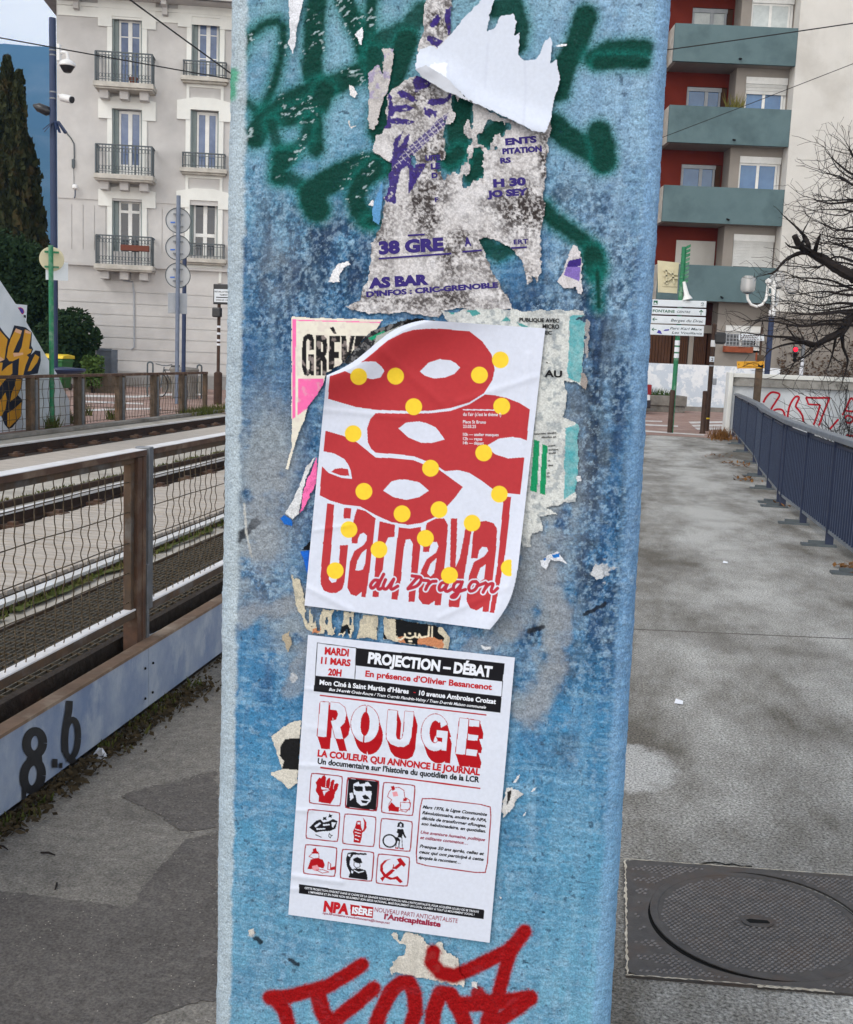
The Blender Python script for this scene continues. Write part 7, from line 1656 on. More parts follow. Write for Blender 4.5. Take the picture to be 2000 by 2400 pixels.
def bk_col(x, y):
    c = np.tile(LN(40, 42, 46), (len(x), 1)); c = over(c, .7*sst(.52, .6, fbm(x+y, y-x, 12, 3, 140)), LN(130, 130, 132))
    c = over(c, inpoly(x, y, gE([(515, 212), (600, 172), (612, 185), (530, 225)])), LN(30, 150, 110)); return over(c, inpoly(x, y, gE([(560, 200), (680, 150), (690, 165), (600, 245), (540, 265)])), LN(176, 180, 176))
sheet_obj('poster_remnant', 'dark torn poster scraps behind the peeling corner of the red mask poster', 'paper scrap', bbox(BK), bk_col, .0042, jag(BK, 5, 10, 5), 1.6, 'weathered_paper')
scrap(gE([(690, 150), (720, 110), (800, 105), (830, 120), (900, 105), (860, 130), (780, 160), (700, 185)]), 'black torn hole of tar paper above the peeling poster', (14, 14, 16), 11, 6, .005)
scrap(gE([(225, 880), (240, 840), (236, 1000)])+gF([(225, 90), (165, 225), (145, 240), (160, 130), (185, 50)]), 'bright pink torn paper sliver left of the red mask poster', (240, 110, 172), 12, 3)
scrap(gE([(180, 905), (215, 860), (240, 845)])+gF([(200, 0), (165, 110), (140, 240), (105, 270), (60, 240), (100, 180), (150, 60)]), 'white torn paper strip beside the pink sliver', (212, 214, 218), 13, 3, .0028)
scrap(gF([(35, 262), (60, 240), (108, 280), (105, 312), (60, 295)]), 'blue torn paper corner left of the red mask poster', (28, 100, 190), 14, 2, .0036)
scrap(gF([(145, 440), (200, 435), (195, 575), (180, 560), (165, 490)]), 'small royal blue paper remnant at the left edge of the carnival poster', (30, 100, 200), 15, 2, .003)
scrap(gF([(165, 420), (205, 375), (205, 436), (150, 438)]), 'black paper remnant above the royal blue one', (16, 18, 24), 16, 3, .0034)
# ---------------------------------------------------------------- pale notice behind, right
NOT = gE([(900, 60), (960, 66), (1100, 55), (1683, 60), (1683, 92), (1640, 110), (1690, 130), (1672, 370), (1662, 470), (1580, 440), (1590, 560), (1570, 640), (1650, 680), (1652, 800), (1645, 1040)])+gF([(1640, 180), (1560, 190), (1480, 200), (1545, 250), (1440, 250), (1460, 330), (1400, 350), (1400, 420), (1340, 430), (1300, 200)])+gE([(1380, 900), (1400, 300), (1000, 200)])
def not_col(x, y):
    c = np.tile(LN(202, 205, 203), (len(x), 1)); c = over(c, .7*sst(.48, .68, fbm(x, y, 46, 5, 150)), LN(172, 175, 176)); c = over(c, .55*sst(.55, .68, fbm(x, y, 12, 4, 151)), LN(120, 132, 142))
    tl = LN(62, 158, 168)
    for p in ([(1605, 92), (1690, 85), (1672, 380), (1655, 450), (1590, 425)], [(1580, 700), (1660, 660), (1645, 1040), (1570, 1080)]): c = over(c, jag(gE(p), 4, 12, 7)(x, y)*(.55+.45*fbm(x, y, 14, 3, 152)), tl)
    for p in ([(1410, 760), (1440, 770), (1425, 1045), (1388, 1036)], [(1455, 785), (1483, 795), (1470, 1060), (1440, 1050)]): c = over(c, inpoly(x, y, gE(p)), LN(24, 138, 92))
    for p in ([(940, 60), (985, 50), (975, 90)], [(1045, 62), (1090, 50), (1120, 80), (1075, 100)], [(1225, 130), (1260, 95), (1280, 115)], [(1310, 120), (1380, 150), (1360, 165)]): c = over(c, jag(gE(p), 4, 9, 8)(x, y)*.9, LN(36, 140, 140))
    return c
nm = jag(NOT, 7, 20, 8)
t_n = sheet_obj('event_notice', 'torn whitish notice with small black text and teal strip, behind the carnival poster', 'poster', bbox(NOT), not_col, lambda x, y: .0026+.0008*fbm(x, y, 40, 2, 5), nm, 1.8, 'weathered_paper')
pr = Print(.0037)
for s_, a, b, h in (('PUBLIQUE AVEC', (1330, 122), (1545, 128), 9), ('MICRO', (1455, 160), (1545, 162), 10.5), ('EC', (1470, 192), (1505, 193), 8.5), ('AU', (1465, 420), (1560, 424), 16), ('L', (1475, 348), (1500, 352), 3), ('nouveau studio', (1410, 735), (1530, 728), 5), ('studio et', (1450, 752), (1530, 750), 5), ('ment', (1486, 800), (1525, 796), 5), ('autant', (1488, 820), (1540, 818), 5), ('toute', (1488, 838), (1528, 836), 5), ('ct', (1484, 880), (1498, 878), 5), ('des', (1484, 905), (1512, 903), 5), ('ce', (1478, 945), (1494, 944), 5), ('no', (1478, 965), (1494, 964), 5)):
    pr.t(s_, gE([a])[0], gE([b])[0], h, 'print_black', .02 if h < 8 else .035)
pr.build(t_n)
scrap(gE([(1655, 390), (1680, 400), (1700, 440), (1690, 490), (1665, 480)]), 'tan grey paper scab right of the teal strip', (150, 142, 138), 17, 5)
scrap(gE([(1690, 110), (1720, 120), (1700, 320), (1680, 330)]), 'faded beige paper strip at the right of the upper teal strip', (150, 148, 150), 18, 6)
scrap(gE([(1630, 960), (1665, 950), (1675, 985), (1645, 995)]), 'white paper crumb right of the lower teal strip', (216, 218, 224), 19, 4)
scrap(gF([(1440, 490), (1480, 465), (1540, 440), (1560, 470), (1595, 515), (1560, 500), (1500, 490), (1470, 545), (1450, 520)]), 'white and blue torn sticker remnant right of the carnival poster', (214, 218, 226), 20, 3, colf=lambda b: (lambda x, y: over(b(x, y), np.maximum(inpoly(x, y, gF([(1445, 480), (1475, 478), (1470, 495)])), inpoly(x, y, gF([(1505, 462), (1550, 452), (1545, 475), (1515, 478)]))), LN(30, 110, 190))))
scrap(gF([(1710, 560), (1740, 510), (1775, 520), (1790, 580), (1750, 605)]), 'crumpled whitish paper lump near the right edge of the column', (190, 194, 200), 21, 6, .006)
# ---------------------------------------------------------------- black cinema poster strip between the two main posters
ARB = gF([(100, 560), (150, 600), (190, 740), (440, 770), (560, 790), (900, 845), (960, 900), (950, 975), (700, 935), (430, 905), (210, 890), (180, 860), (130, 760)])
def arb_col(x, y):
    c = np.tile(LN(196, 188, 168), (len(x), 1)); c = over(c, .5*sst(.5, .65, fbm(x, y, 14, 4, 160)), LN(150, 146, 136))
    for p in ([(350, 850), (400, 838), (420, 870), (440, 900), (350, 890)], [(560, 850), (600, 880), (620, 920), (560, 905)], [(665, 805), (760, 820), (870, 842), (895, 850), (890, 880), (925, 910), (915, 935), (780, 950), (700, 930), (660, 890)]): c = over(c, jag(gF(p), 4, 9, 9)(x, y), LN(20, 22, 26))
    for p in ([(780, 912), (840, 905), (920, 920), (918, 965), (775, 948)], [(665, 910), (700, 900), (715, 940), (690, 935)], [(210, 860), (260, 850), (250, 885), (215, 885)]): c = over(c, jag(gF(p), 4, 9, 10)(x, y), LN(190, 128, 92))
    w_ = LN(226, 214, 190)
    for p, r in (([(860, 850), (858, 905)], 1.6), ([(843, 850), (840, 900), (800, 908), (790, 890), (786, 908), (770, 905), (768, 885)], 1.8), ([(768, 900), (740, 912), (715, 905), (712, 890)], 1.8), ([(710, 905), (690, 920), (665, 915)], 1.8), ([(735, 885), (741, 886)], 2), ([(735, 928), (748, 929)], 2), ([(425, 895), (395, 892), (390, 880), (380, 892), (358, 888)], 1.8), ([(420, 870), (424, 895)], 1.6)): c = over(c, 1-sst(r*.8, r*1.4, sdist(x, y, gF(p), 10)), w_)
    return c
am = jag(ARB, 6, 14, 11)
def ahole(x, y): return (sst(.56, .58, fbm(x*1.4, y*.5, 26, 3, 163)) > .5) & (x < 900)
sheet_obj('cinema_poster', 'torn black and cream strip of a cinema poster between the two large posters', 'poster', bbox(ARB), arb_col, .0034, lambda x, y: am(x, y) & ~ahole(x, y), 1.5, 'weathered_paper')
scrap(gF([(50, 900), (90, 870), (100, 930), (85, 990), (65, 960)]), 'small tan torn paper left of the lower poster top', (168, 156, 136), 22, 5)
scrap(gF([(1115, 950), (1180, 955), (1175, 975), (1125, 970)]), 'small white paper sliver right above the lower poster', (206, 210, 216), 23, 4)
STK = gG([(85, 690), (150, 640), (225, 600), (268, 588), (262, 700), (250, 900), (243, 960), (210, 1000), (190, 1003), (150, 960), (85, 915), (88, 895), (150, 885), (120, 790)])
scrap(STK, 'cream and black torn sticker at the left edge of the lower poster', (206, 202, 192), 24, 3, .0028, 'sticker', 'torn_sticker', colf=lambda b: (lambda x, y: over(b(x, y), inpoly(x, y, gG([(172, 705), (262, 700), (250, 888), (152, 880), (165, 835), (140, 805), (145, 745)])), LN(26, 26, 28))), grp=None)
scrap(gH([(1470, 170), (1500, 160), (1540, 185), (1575, 195), (1520, 250), (1500, 300), (1445, 345), (1440, 260)]), 'torn cream and black paper right of the lower poster', (206, 206, 206), 25, 5, colf=lambda b: (lambda x, y: over(b(x, y), inpoly(x, y, gH([(1475, 190), (1500, 180), (1490, 235), (1470, 270)])), LN(40, 40, 42))))
scrap(gH([(1500, 135), (1530, 95), (1555, 85), (1545, 115), (1515, 140)]), 'slim white paper shred above right of the lower poster', (216, 218, 222), 26, 3)
scrap(gH([(1610, 190), (1630, 165), (1650, 160), (1635, 185), (1618, 197)]), 'tiny white shred farthest right of the lower poster', (214, 216, 220), 27, 2)
scrap(gH([(1562, 340), (1570, 315), (1590, 305), (1580, 330)]), 'tiny white shred below the other right hand shreds', (214, 216, 220), 28, 2)
BOT = gH([(800, 1020), (830, 1010), (850, 1060), (880, 1010), (960, 1020), (1000, 1080), (1030, 1100), (1080, 1060), (1120, 1130), (1195, 1160), (1190, 1230), (1235, 1300), (1225, 1335), (1100, 1310), (830, 1250), (785, 1260), (795, 1180), (840, 1160), (875, 1150), (870, 1090), (800, 1050)])
def bot_c(b): return lambda x, y: paint_red(over(b(x, y), .5*sst(.52, .64, fbm(x, y, 10, 3, 170)), LN(180, 176, 168)), x, y)
scrap(BOT, 'ragged cream paper remnant below the lower poster, crossed by red spray', (204, 200, 192), 29, 6, .003, colf=bot_c)
scrap(gH([(1262, 1310), (1280, 1300), (1300, 1305), (1300, 1340), (1265, 1338)]), 'small whitish paper crumb right of the ragged cream remnant', (206, 204, 204), 30, 4)
scrap(gH([(1425, 800), (1440, 805), (1442, 820), (1428, 818)]), 'tiny white dot of paper right of the poster foot', (214, 216, 220), 33, 1)
scrap(gS([(508, 1908), (520, 1903), (523, 1914), (512, 1920)]), 'tiny cream paper crumb left below the lower poster', (210, 206, 200), 34, 2)
# ---------------------------------------------------------------- carnival poster
qE = lambda x, y: gE([(x, y)])[0]
CQ = [qE(322, 82), qE(1470, 160), qE(1283, 1800), qE(170, 1656)]
fA, fB = np.array(qE(280, 425)), np.array(qE(852, 116)); fd = (fB-fA)/np.linalg.norm(fB-fA); fn = np.array([-fd[1], fd[0]])
bA, bB = np.array(gF([(1322, 540)])[0]), np.array(gF([(1165, 875)])[0]); bd = (bB-bA)/np.linalg.norm(bB-bA); bn = np.array([bd[1], -bd[0]])*-1
if (np.array(qE(800, 700))-bA) @ bn < 0: bn = -bn
def c_s(x, y):
    bow = 10*np.sin(np.clip(((x-fA[0])*fd[0]+(y-fA[1])*fd[1])/np.linalg.norm(fB-fA), 0, 1)*math.pi*2.0)
    return (x-fA[0])*fn[0]+(y-fA[1])*fn[1]-bow
def c_off(x, y):
    s1 = c_s(x, y); s2 = (x-bA[0])*bn[0]+(y-bA[1])*bn[1]
    cr = 0
    for a, b, w_, h in ((gF([(190, 640)])[0], gF([(420, 760)])[0], 8, .0014), (gF([(230, 330)])[0], gF([(420, 300)])[0], 6, .0009), (gE([(1000, 560)])[0], gE([(1420, 420)])[0], 9, .0011), (gE([(560, 250)])[0], gE([(900, 560)])[0], 12, .0012), (gF([(900, 800)])[0], gF([(1250, 640)])[0], 8, .0012), (gE([(280, 600)])[0], gE([(700, 640)])[0], 7, .0008), (gE([(1380, 300)])[0], gE([(1330, 1000)])[0], 7, .0009)): cr = cr+h*np.exp(-(sdist(x, y, [a, b], 50)/w_)**2)
    wob = cr+.0026*fbm(x, y*.7, 110, 3, 180)+.0007*np.sin((x*.35+y)*.045)*sst(.45, .7, fbm(x, y, 160, 2, 181))
    lift = .021*np.exp(-(np.clip(s1, 0, None)/58)**1.6); roll = np.where(s1 < 0, -.00030*s1*s1*.06, 0)
    return .0058+wob+lift+np.where(s1 < 0, -.0011*(-s1)**1.0*.45, 0)+.012*np.exp(-(np.clip(s2, 0, None)/34)**1.6)
def c_mask(x, y):
    s1 = c_s(x, y); s2 = (x-bA[0])*bn[0]+(y-bA[1])*bn[1]; t = ((x-fA[0])*fd[0]+(y-fA[1])*fd[1])/np.linalg.norm(fB-fA)
    wl = 3+11*np.sin(np.clip(t, 0, 1)*math.pi)**.8
    return (s1 > -wl) & (s2 > -14*np.sin(np.clip(((x-bA[0])*bd[0]+(y-bA[1])*bd[1])/np.linalg.norm(bB-bA), 0, 1)*math.pi))
EY = [[(385, 388), (440, 352), (500, 338), (555, 340), (585, 365), (602, 390), (580, 425), (540, 434), (480, 425), (430, 410)], [(793, 393), (840, 345), (900, 326), (960, 333), (990, 350), (1010, 372), (980, 405), (930, 425), (870, 431), (820, 415)], [(677, 700), (720, 668), (790, 662), (830, 672), (880, 695), (928, 760), (860, 778), (800, 778), (730, 748)], [(595, 1036), (640, 986), (680, 976), (720, 976), (790, 991), (842, 1036), (790, 1071), (720, 1086), (650, 1071)]]
B1 = [(308, 396), (385, 378), (500, 300), (620, 225), (700, 185), (760, 168), (830, 162), (900, 162), (1060, 175), (1130, 230), (1180, 300), (1197, 380), (1185, 440), (1140, 510), (1060, 560), (960, 590), (850, 605), (700, 605), (560, 600), (450, 585), (370, 562), (297, 540)]
B2 = [(555, 617), (700, 620), (850, 618), (960, 605), (1060, 570), (1145, 517), (1200, 522), (1260, 535), (1330, 562), (1387, 598), (1370, 765), (1335, 752), (1290, 746), (1220, 755), (1160, 790), (1170, 815), (1200, 840), (1270, 862), (1357, 856), (1335, 1056), (1268, 1050), (1190, 1030), (1130, 985), (1060, 940), (1000, 925), (930, 931), (900, 912), (830, 878), (760, 850), (650, 838), (555, 832), (530, 810), (512, 775), (508, 700), (525, 650)]
B3 = [(283, 712), (380, 740), (450, 772), (556, 858), (650, 860), (760, 872), (830, 900), (900, 925), (1025, 1016), (985, 1071), (940, 1121), (870, 1181), (800, 1211), (730, 1221), (640, 1206), (560, 1171), (470, 1121), (380, 1111), (310, 1090), (252, 1061), (264, 903), (300, 940), (370, 967), (427, 972), (420, 930), (408, 898), (385, 865), (330, 835), (273, 824)]
PUP = [(315, 935), (335, 918), (370, 914), (405, 920), (412, 957), (360, 952)]
CIR = [(463, 420), (662, 418), (1115, 412), (1228, 330), (760, 583), (1235, 580), (433, 728), (1138, 832), (851, 915), (491, 1040), (697, 1161), (897, 1139), (1222, 1055), (410, 1246), (573, 1354), (823, 1293), (1075, 1211), (953, 1493), (336, 1468), (1276, 1453)]
LET = [[(293, 183), (330, 190), (322, 330), (305, 560), (303, 595), (318, 612), (340, 608), (350, 580), (357, 500), (362, 410), (405, 408), (398, 500), (388, 600), (375, 645), (345, 667), (310, 668), (275, 655), (258, 620), (257, 570), (270, 400)], [(385, 208), (422, 210), (418, 265), (380, 265)],
       [(455, 212), (500, 225), (555, 265), (545, 350), (530, 470), (515, 600), (500, 690), (478, 688), (480, 660), (450, 685), (420, 675), (402, 640), (405, 590), (415, 500), (440, 440), (490, 408), (505, 385), (508, 358), (490, 342), (470, 350), (460, 372), (456, 400), (424, 400), (430, 330), (438, 260)],
       [(575, 280), (660, 300), (655, 365), (622, 368), (608, 400), (598, 500), (570, 690), (537, 688), (552, 520), (565, 380)],
       [(680, 312), (740, 320), (800, 310), (795, 420), (780, 560), (765, 715), (730, 715), (745, 555), (755, 400), (740, 376), (718, 380), (708, 420), (690, 600), (672, 705), (640, 700), (655, 520), (668, 400)],
       [(830, 290), (880, 265), (925, 265), (945, 300), (938, 400), (920, 600), (905, 735), (872, 732), (874, 710), (840, 732), (808, 728), (785, 695), (790, 620), (800, 545), (830, 485), (880, 450), (893, 415), (885, 392), (862, 392), (848, 415), (843, 446), (808, 446), (815, 370)],
       [(960, 265), (995, 265), (992, 400), (985, 530), (1008, 480), (1030, 370), (1040, 310), (1075, 310), (1050, 470), (1025, 620), (1005, 745), (948, 742), (955, 600)],
       [(1100, 285), (1150, 278), (1190, 290), (1210, 320), (1205, 420), (1190, 560), (1165, 770), (1130, 768), (1133, 742), (1100, 762), (1065, 750), (1045, 710), (1048, 650), (1060, 570), (1085, 500), (1140, 470), (1162, 440), (1155, 420), (1130, 418), (1112, 440), (1105, 480), (1070, 480), (1080, 350)],
       [(1245, 145), (1285, 148), (1272, 300), (1250, 480), (1220, 640), (1195, 775), (1170, 772), (1190, 650), (1212, 520), (1232, 300)]]
HOL = [[(505, 430), (480, 450), (455, 495), (445, 545), (460, 548), (485, 540), (497, 510)], [(884, 478), (850, 510), (832, 560), (850, 580), (870, 560)], [(1148, 512), (1118, 535), (1100, 585), (1120, 604), (1140, 590)]]
gK = crop(840, 1320, 2.786)
SCR = [[(132, 112), (105, 112), (82, 140), (84, 160), (100, 160), (128, 128)], [(166, 72), (140, 125), (128, 160), (140, 170), (160, 158)], [(178, 108), (162, 150), (170, 168), (190, 162), (232, 104)], [(232, 104), (212, 155), (222, 170), (258, 150)],
       [(352, 82), (388, 92), (372, 110), (325, 165)], [(352, 84), (405, 92), (408, 118), (380, 150), (325, 168)], [(425, 112), (462, 120), (440, 172)], [(448, 150), (478, 122), (508, 118)],
       [(575, 132), (548, 128), (530, 152), (532, 176), (552, 172), (580, 140)], [(588, 124), (568, 172), (582, 184), (612, 168)], [(668, 122), (640, 124), (622, 150), (626, 176), (645, 172), (672, 140)], [(680, 122), (655, 190), (632, 222), (608, 218), (650, 190), (700, 172)],
       [(770, 120), (742, 124), (722, 156), (732, 182), (762, 172), (782, 138), (770, 120)], [(775, 150), (800, 140), (822, 132)], [(830, 128), (838, 142), (815, 190)], [(824, 172), (852, 140), (880, 136), (868, 178), (882, 188), (910, 164)]]
def c_col(x, y):
    c = np.tile(LN(210, 216, 232), (len(x), 1)); red = LN(180, 54, 60)
    for p, hs_ in ((B1, EY[:2]), (B2, EY[2:3]), (B3, EY[3:])):
        m = inpoly(x, y, gE(p))
        for h in hs_: m &= ~inpoly(x, y, gE(h))
        c = over(c, m.astype(float), red)
    c = over(c, inpoly(x, y, gE(PUP)), red)
    m = np.zeros(len(x), bool)
    for p in LET: m |= inpoly(x, y, gF(p))
    for p in HOL: m &= ~inpoly(x, y, gF(p))
    for p in (B1, B2, B3): m &= ~inpoly(x, y, gE(p))
    c = over(c, m.astype(float), red)
    c = over(c, .12*sst(.5, .7, fbm(x, y, 60, 3, 190)), LN(205, 120, 126) * 1.0) if 0 else c
    ds = np.full(len(x), 1e9)
    for p in SCR: ds = np.minimum(ds, sdist(x, y, smooth(gK(p), 5), 14))
    c = over(c, 1-sst(6.6, 7.6, ds), LN(210, 216, 232)); c = over(c, 1-sst(3.5, 4.5, ds), LN(174, 44, 62))
    for cx, cy in CIR:
        d = np.hypot(x-qE(cx, cy)[0], y-qE(cx, cy)[1]); m = 1-sst(19.0, 20.2, d)
        if cx == 1276: m = m*(x < qE(1288, 0)[0])
        c = over(c, m, LN(242, 206, 58))
    c = over(c, inpoly(x, y, gE([(1026, 596), (1195, 598), (1195, 604), (1026, 602)])), LN(210, 216, 232))
    return over(c, (c_s(x, y) < 0).astype(float), LN(206, 212, 228))
t_c = sheet_obj('carnival_poster', 'white poster with red masks, yellow dots and tall red Carnaval lettering, one corner peeling', 'poster', CQ, c_col, c_off, c_mask, 1.15)
pr = Print(c_off)
for s_, a, b, h in (("du l'air (c'est le thème !)", (1026, 632), (1232, 634), 8.2), ('Place St Bruno', (1026, 672), (1150, 674), 7.5), ('23.03.25', (1026, 697), (1096, 698), 7.5), ('10h — atelier masques', (1026, 740), (1218, 742), 7.5), ('12h — repas', (1026, 763), (1130, 765), 7.5), ('14h — départ', (1026, 786), (1138, 788), 7.5)):
    pr.t(s_, qE(*a), qE(*b), h, 'print_white', .012)
pr.build(t_c)
# ---------------------------------------------------------------- film evening poster
GG = lambda x, y: gG([(x, y)])[0]; HH = lambda x, y: gH([(x, y)])[0]
RQ = [GG(305, 95), GG(1518, 228), HH(1370, 1075), HH(190, 910)]
def r_off(x, y):
    k = 0
    for a, b, w_, h in ((HH(190, 680), HH(500, 720), 7, .0012), (GG(250, 860), GG(700, 880), 7, .0010), (GG(285, 410), GG(600, 440), 6, .0008), (HH(200, 760), HH(420, 760), 6, .0008), (GG(300, 640), GG(1100, 760), 9, .0006), (HH(240, 300), HH(330, 300), 6, .0009)):
        k = k+h*np.exp(-(sdist(x, y, [a, b], 40)/w_)**2)
    return .0052+.0018*fbm(x, y, 120, 3, 200)+k*1.25
def rrect(p, r=.14): # rounded quad from four corners
    P = np.array(p, float); o = []
    for i in range(4):
        a, b, c = P[i-1], P[i], P[(i+1) % 4]; o += [tuple(b+(a-b)*r), tuple(b+(a-b)*r*.3+(c-b)*r*.3*.35), tuple(b+(a-b)*r*.12+(c-b)*r*.12), tuple(b+(c-b)*r)]
    return o
def boxq(tl, br):
    """a slanted box from its top left and bottom right corners, along the poster's own lean"""
    tl, br = np.array(tl, float), np.array(br, float); ux = np.array([1, .105]); uy = np.array([-.075, 1]); M = np.stack([ux, uy], 1); a = np.linalg.solve(M, br-tl); return [tl, tl+ux*a[0], br, tl+uy*a[1]]
IC = [((325, 80), (495, 275)), ((537, 106), (708, 303)), ((748, 133), (920, 331)), ((305, 292), (480, 483)), ((520, 318), (692, 513)), ((735, 345), (905, 541)), ((290, 498), (463, 688)), ((506, 525), (680, 716)), ((716, 553), (889, 745))]
ICq = [boxq(*b) for b in IC]
def icp(i, pts):
    q = ICq[i]; return [tuple(q[0]+(q[1]-q[0])*u+(q[3]-q[0])*v) for u, v in pts]
ART = [(0, 'r', [(.36, .06), (.42, .02), (.47, .08), (.5, .2), (.56, .1), (.62, .1), (.62, .24), (.7, .14), (.76, .16), (.74, .3), (.84, .24), (.9, .28), (.86, .46), (.8, .56), (.78, .75), (.68, .96), (.3, .93), (.3, .74), (.18, .58), (.2, .4), (.16, .3), (.26, .12), (.32, .14)]), (0, 'w', [(.34, .42), (.58, .46), (.6, .5), (.36, .5)]), (0, 'w', [(.48, .1), (.49, .1), (.5, .42), (.48, .42)]), (0, 'w', [(.63, .14), (.645, .14), (.62, .44), (.605, .44)]), (0, 'w', [(.75, .2), (.765, .2), (.74, .46), (.725, .46)]), (0, 'w', [(.4, .55), (.62, .5), (.5, .6), (.46, .72)]),
       (1, 'k', [(.03, .03), (.97, .03), (.97, .97), (.03, .97)]), (1, 'w', [(.2, .2), (.35, .1), (.66, .08), (.78, .2), (.8, .46), (.78, .7), (.66, .84), (.5, .88), (.36, .78), (.24, .6)]), (1, 'k', [(.22, .26), (.5, .24), (.52, .4), (.3, .42), (.24, .36)]), (1, 'k', [(.56, .22), (.84, .2), (.84, .36), (.6, .38)]), (1, 'k', [(.5, .56), (.6, .5), (.7, .56), (.76, .64), (.58, .66)]), (1, 'k', [(.48, .7), (.72, .7), (.66, .78), (.52, .78)]), (1, 'k', [(.12, .5), (.3, .55), (.36, .8), (.6, .97), (.03, .97), (.04, .6)]), (1, 'w', [(.1, .5), (.2, .48), (.24, .64), (.14, .74)]), (1, 'k', [(.36, .1), (.6, .06), (.56, .14), (.4, .18)]),
       (2, 'o', [(.2, .3), (.3, .16), (.5, .12), (.66, .2), (.7, .42), (.86, .5), (.9, .72), (.78, .9), (.5, .86), (.24, .92), (.22, .7), (.3, .55), (.16, .46)]), (2, 'r', [(.24, .12), (.34, .08), (.38, .2), (.3, .26)]), (2, 'r', [(.3, .62), (.44, .76), (.56, .76), (.54, .92), (.24, .92), (.2, .8)]), (2, 'p', [(.3, .3), (.44, .26), (.5, .4), (.34, .44)]), (2, 'r', [(.66, .46), (.8, .44), (.76, .54), (.66, .56)]), (2, 'o', [(.58, .6), (.9, .58), (.88, .82), (.6, .84)]),
       (3, 'k', [(.08, .62), (.28, .36), (.42, .3), (.5, .4), (.66, .34), (.8, .24), (.94, .3), (.9, .56), (.74, .66), (.5, .7), (.3, .76)]), (3, 'w', [(.24, .54), (.4, .4), (.44, .44), (.28, .6)]), (3, 'w', [(.5, .46), (.72, .42), (.7, .47), (.5, .52)]), (3, 'w', [(.3, .62), (.6, .58), (.58, .62), (.32, .67)]), (3, 'w', [(.76, .36), (.9, .36), (.82, .54), (.78, .5)]), (3, 'k', [(.5, .2), (.55, .22), (.6, .17), (.58, .26), (.62, .3), (.54, .3), (.48, .32)]), (3, 'k', [(.68, .06), (.72, .12), (.78, .1), (.74, .17), (.76, .22), (.7, .19), (.65, .22)]), (3, 'k', [(.3, .82), (.5, .9), (.48, .92), (.28, .85)]), (3, 'o', [(.72, .74), (.76, .8), (.82, .8), (.77, .85), (.76, .9), (.7, .84)]),
       (4, 'r', [(.4, .2), (.52, .18), (.55, .38), (.6, .5), (.6, .7), (.56, .92), (.34, .92), (.34, .7), (.3, .56), (.36, .4)]), (4, 'w', [(.42, .24), (.5, .23), (.51, .3), (.43, .31)]), (4, 'w', [(.36, .46), (.56, .5), (.56, .52), (.36, .49)]), (4, 'w', [(.36, .56), (.57, .6), (.57, .62), (.36, .59)]), (4, 'w', [(.37, .66), (.56, .7), (.56, .72), (.37, .69)]), (4, 'w', [(.38, .78), (.52, .82), (.5, .85), (.38, .82)]), (4, 'r', [(.58, .06), (.7, .2), (.72, .4), (.66, .52), (.56, .6), (.64, .42), (.64, .24)]),
       (5, 'k', [(.54, .1), (.62, .04), (.72, .1), (.74, .22), (.66, .24), (.6, .22), (.52, .24)]), (5, 'w', [(.6, .12), (.66, .12), (.67, .2), (.61, .2)]), (5, 'k', [(.54, .3), (.72, .28), (.78, .44), (.84, .54), (.8, .58), (.72, .46), (.7, .56), (.56, .56), (.58, .44), (.52, .42)]), (5, 'ol', [(.58, .56), (.7, .56), (.74, .92), (.64, .92), (.63, .66), (.6, .92), (.52, .92)]), (5, 'k', [(.44, .58), (.58, .56), (.66, .66), (.62, .7), (.5, .66)]), (5, 'r', [(.5, .92), (.62, .9), (.62, .95), (.5, .95)]), (5, 'r', [(.66, .92), (.78, .9), (.78, .95), (.66, .95)]),
       (6, 'r', [(.24, .14), (.34, .08), (.38, .2), (.44, .2), (.42, .26), (.26, .28), (.2, .26), (.26, .22)]), (6, 'o', [(.24, .28), (.44, .26), (.46, .42), (.3, .46), (.14, .4)]), (6, 'r', [(.2, .5), (.42, .42), (.58, .46), (.66, .64), (.62, .76), (.4, .72), (.28, .82), (.12, .84), (.16, .68)]), (6, 'p', [(.26, .72), (.42, .66), (.5, .78), (.4, .88), (.28, .84)]), (6, 'o', [(.76, .52), (.84, .58), (.84, .78), (.76, .78)]), (6, 'r', [(.84, .7), (.98, .64), (.98, .76), (.86, .8)]), (6, 'o', [(.4, .84), (.6, .8), (.8, .86), (.6, .92)]),
       (7, 'k', [(.18, .12), (.34, .06), (.5, .08), (.76, .06), (.78, .12), (.5, .14), (.36, .16), (.28, .3), (.26, .5), (.36, .66), (.44, .62), (.6, .6), (.78, .64), (.84, .8), (.86, .97), (.26, .94), (.3, .78), (.18, .56), (.14, .32)]), (7, 'k', [(.36, .3), (.48, .22), (.6, .26), (.66, .4), (.6, .42), (.38, .38)]), (7, 'o', [(.4, .4), (.58, .42), (.6, .54), (.48, .6), (.4, .52)]), (7, 'w', [(.2, .16), (.28, .14), (.26, .24), (.2, .22)]), (7, 'w', [(.4, .66), (.56, .72), (.74, .66), (.72, .7), (.56, .76), (.42, .7)]), (7, 'w', [(.34, .7), (.4, .72), (.38, .8), (.33, .78)]),
       (8, 'r', [(.44, .12), (.3, .2), (.18, .38), (.2, .56), (.34, .72), (.5, .76), (.66, .68), (.84, .86), (.76, .92), (.62, .8), (.44, .84), (.28, .78), (.2, .92), (.12, .82), (.22, .74), (.1, .56), (.1, .36), (.22, .2)]), (8, 'r', [(.6, .12), (.72, .06), (.9, .26), (.84, .36), (.76, .3), (.36, .74), (.28, .66), (.68, .24)]), (8, 'w', [(.42, .3), (.45, .32), (.38, .44), (.6, .46), (.6, .5), (.33, .47)]), (8, 'r', [(.5, .3), (.53, .31), (.5, .62), (.47, .61)])]
OUTL = {'o', 'ol'}
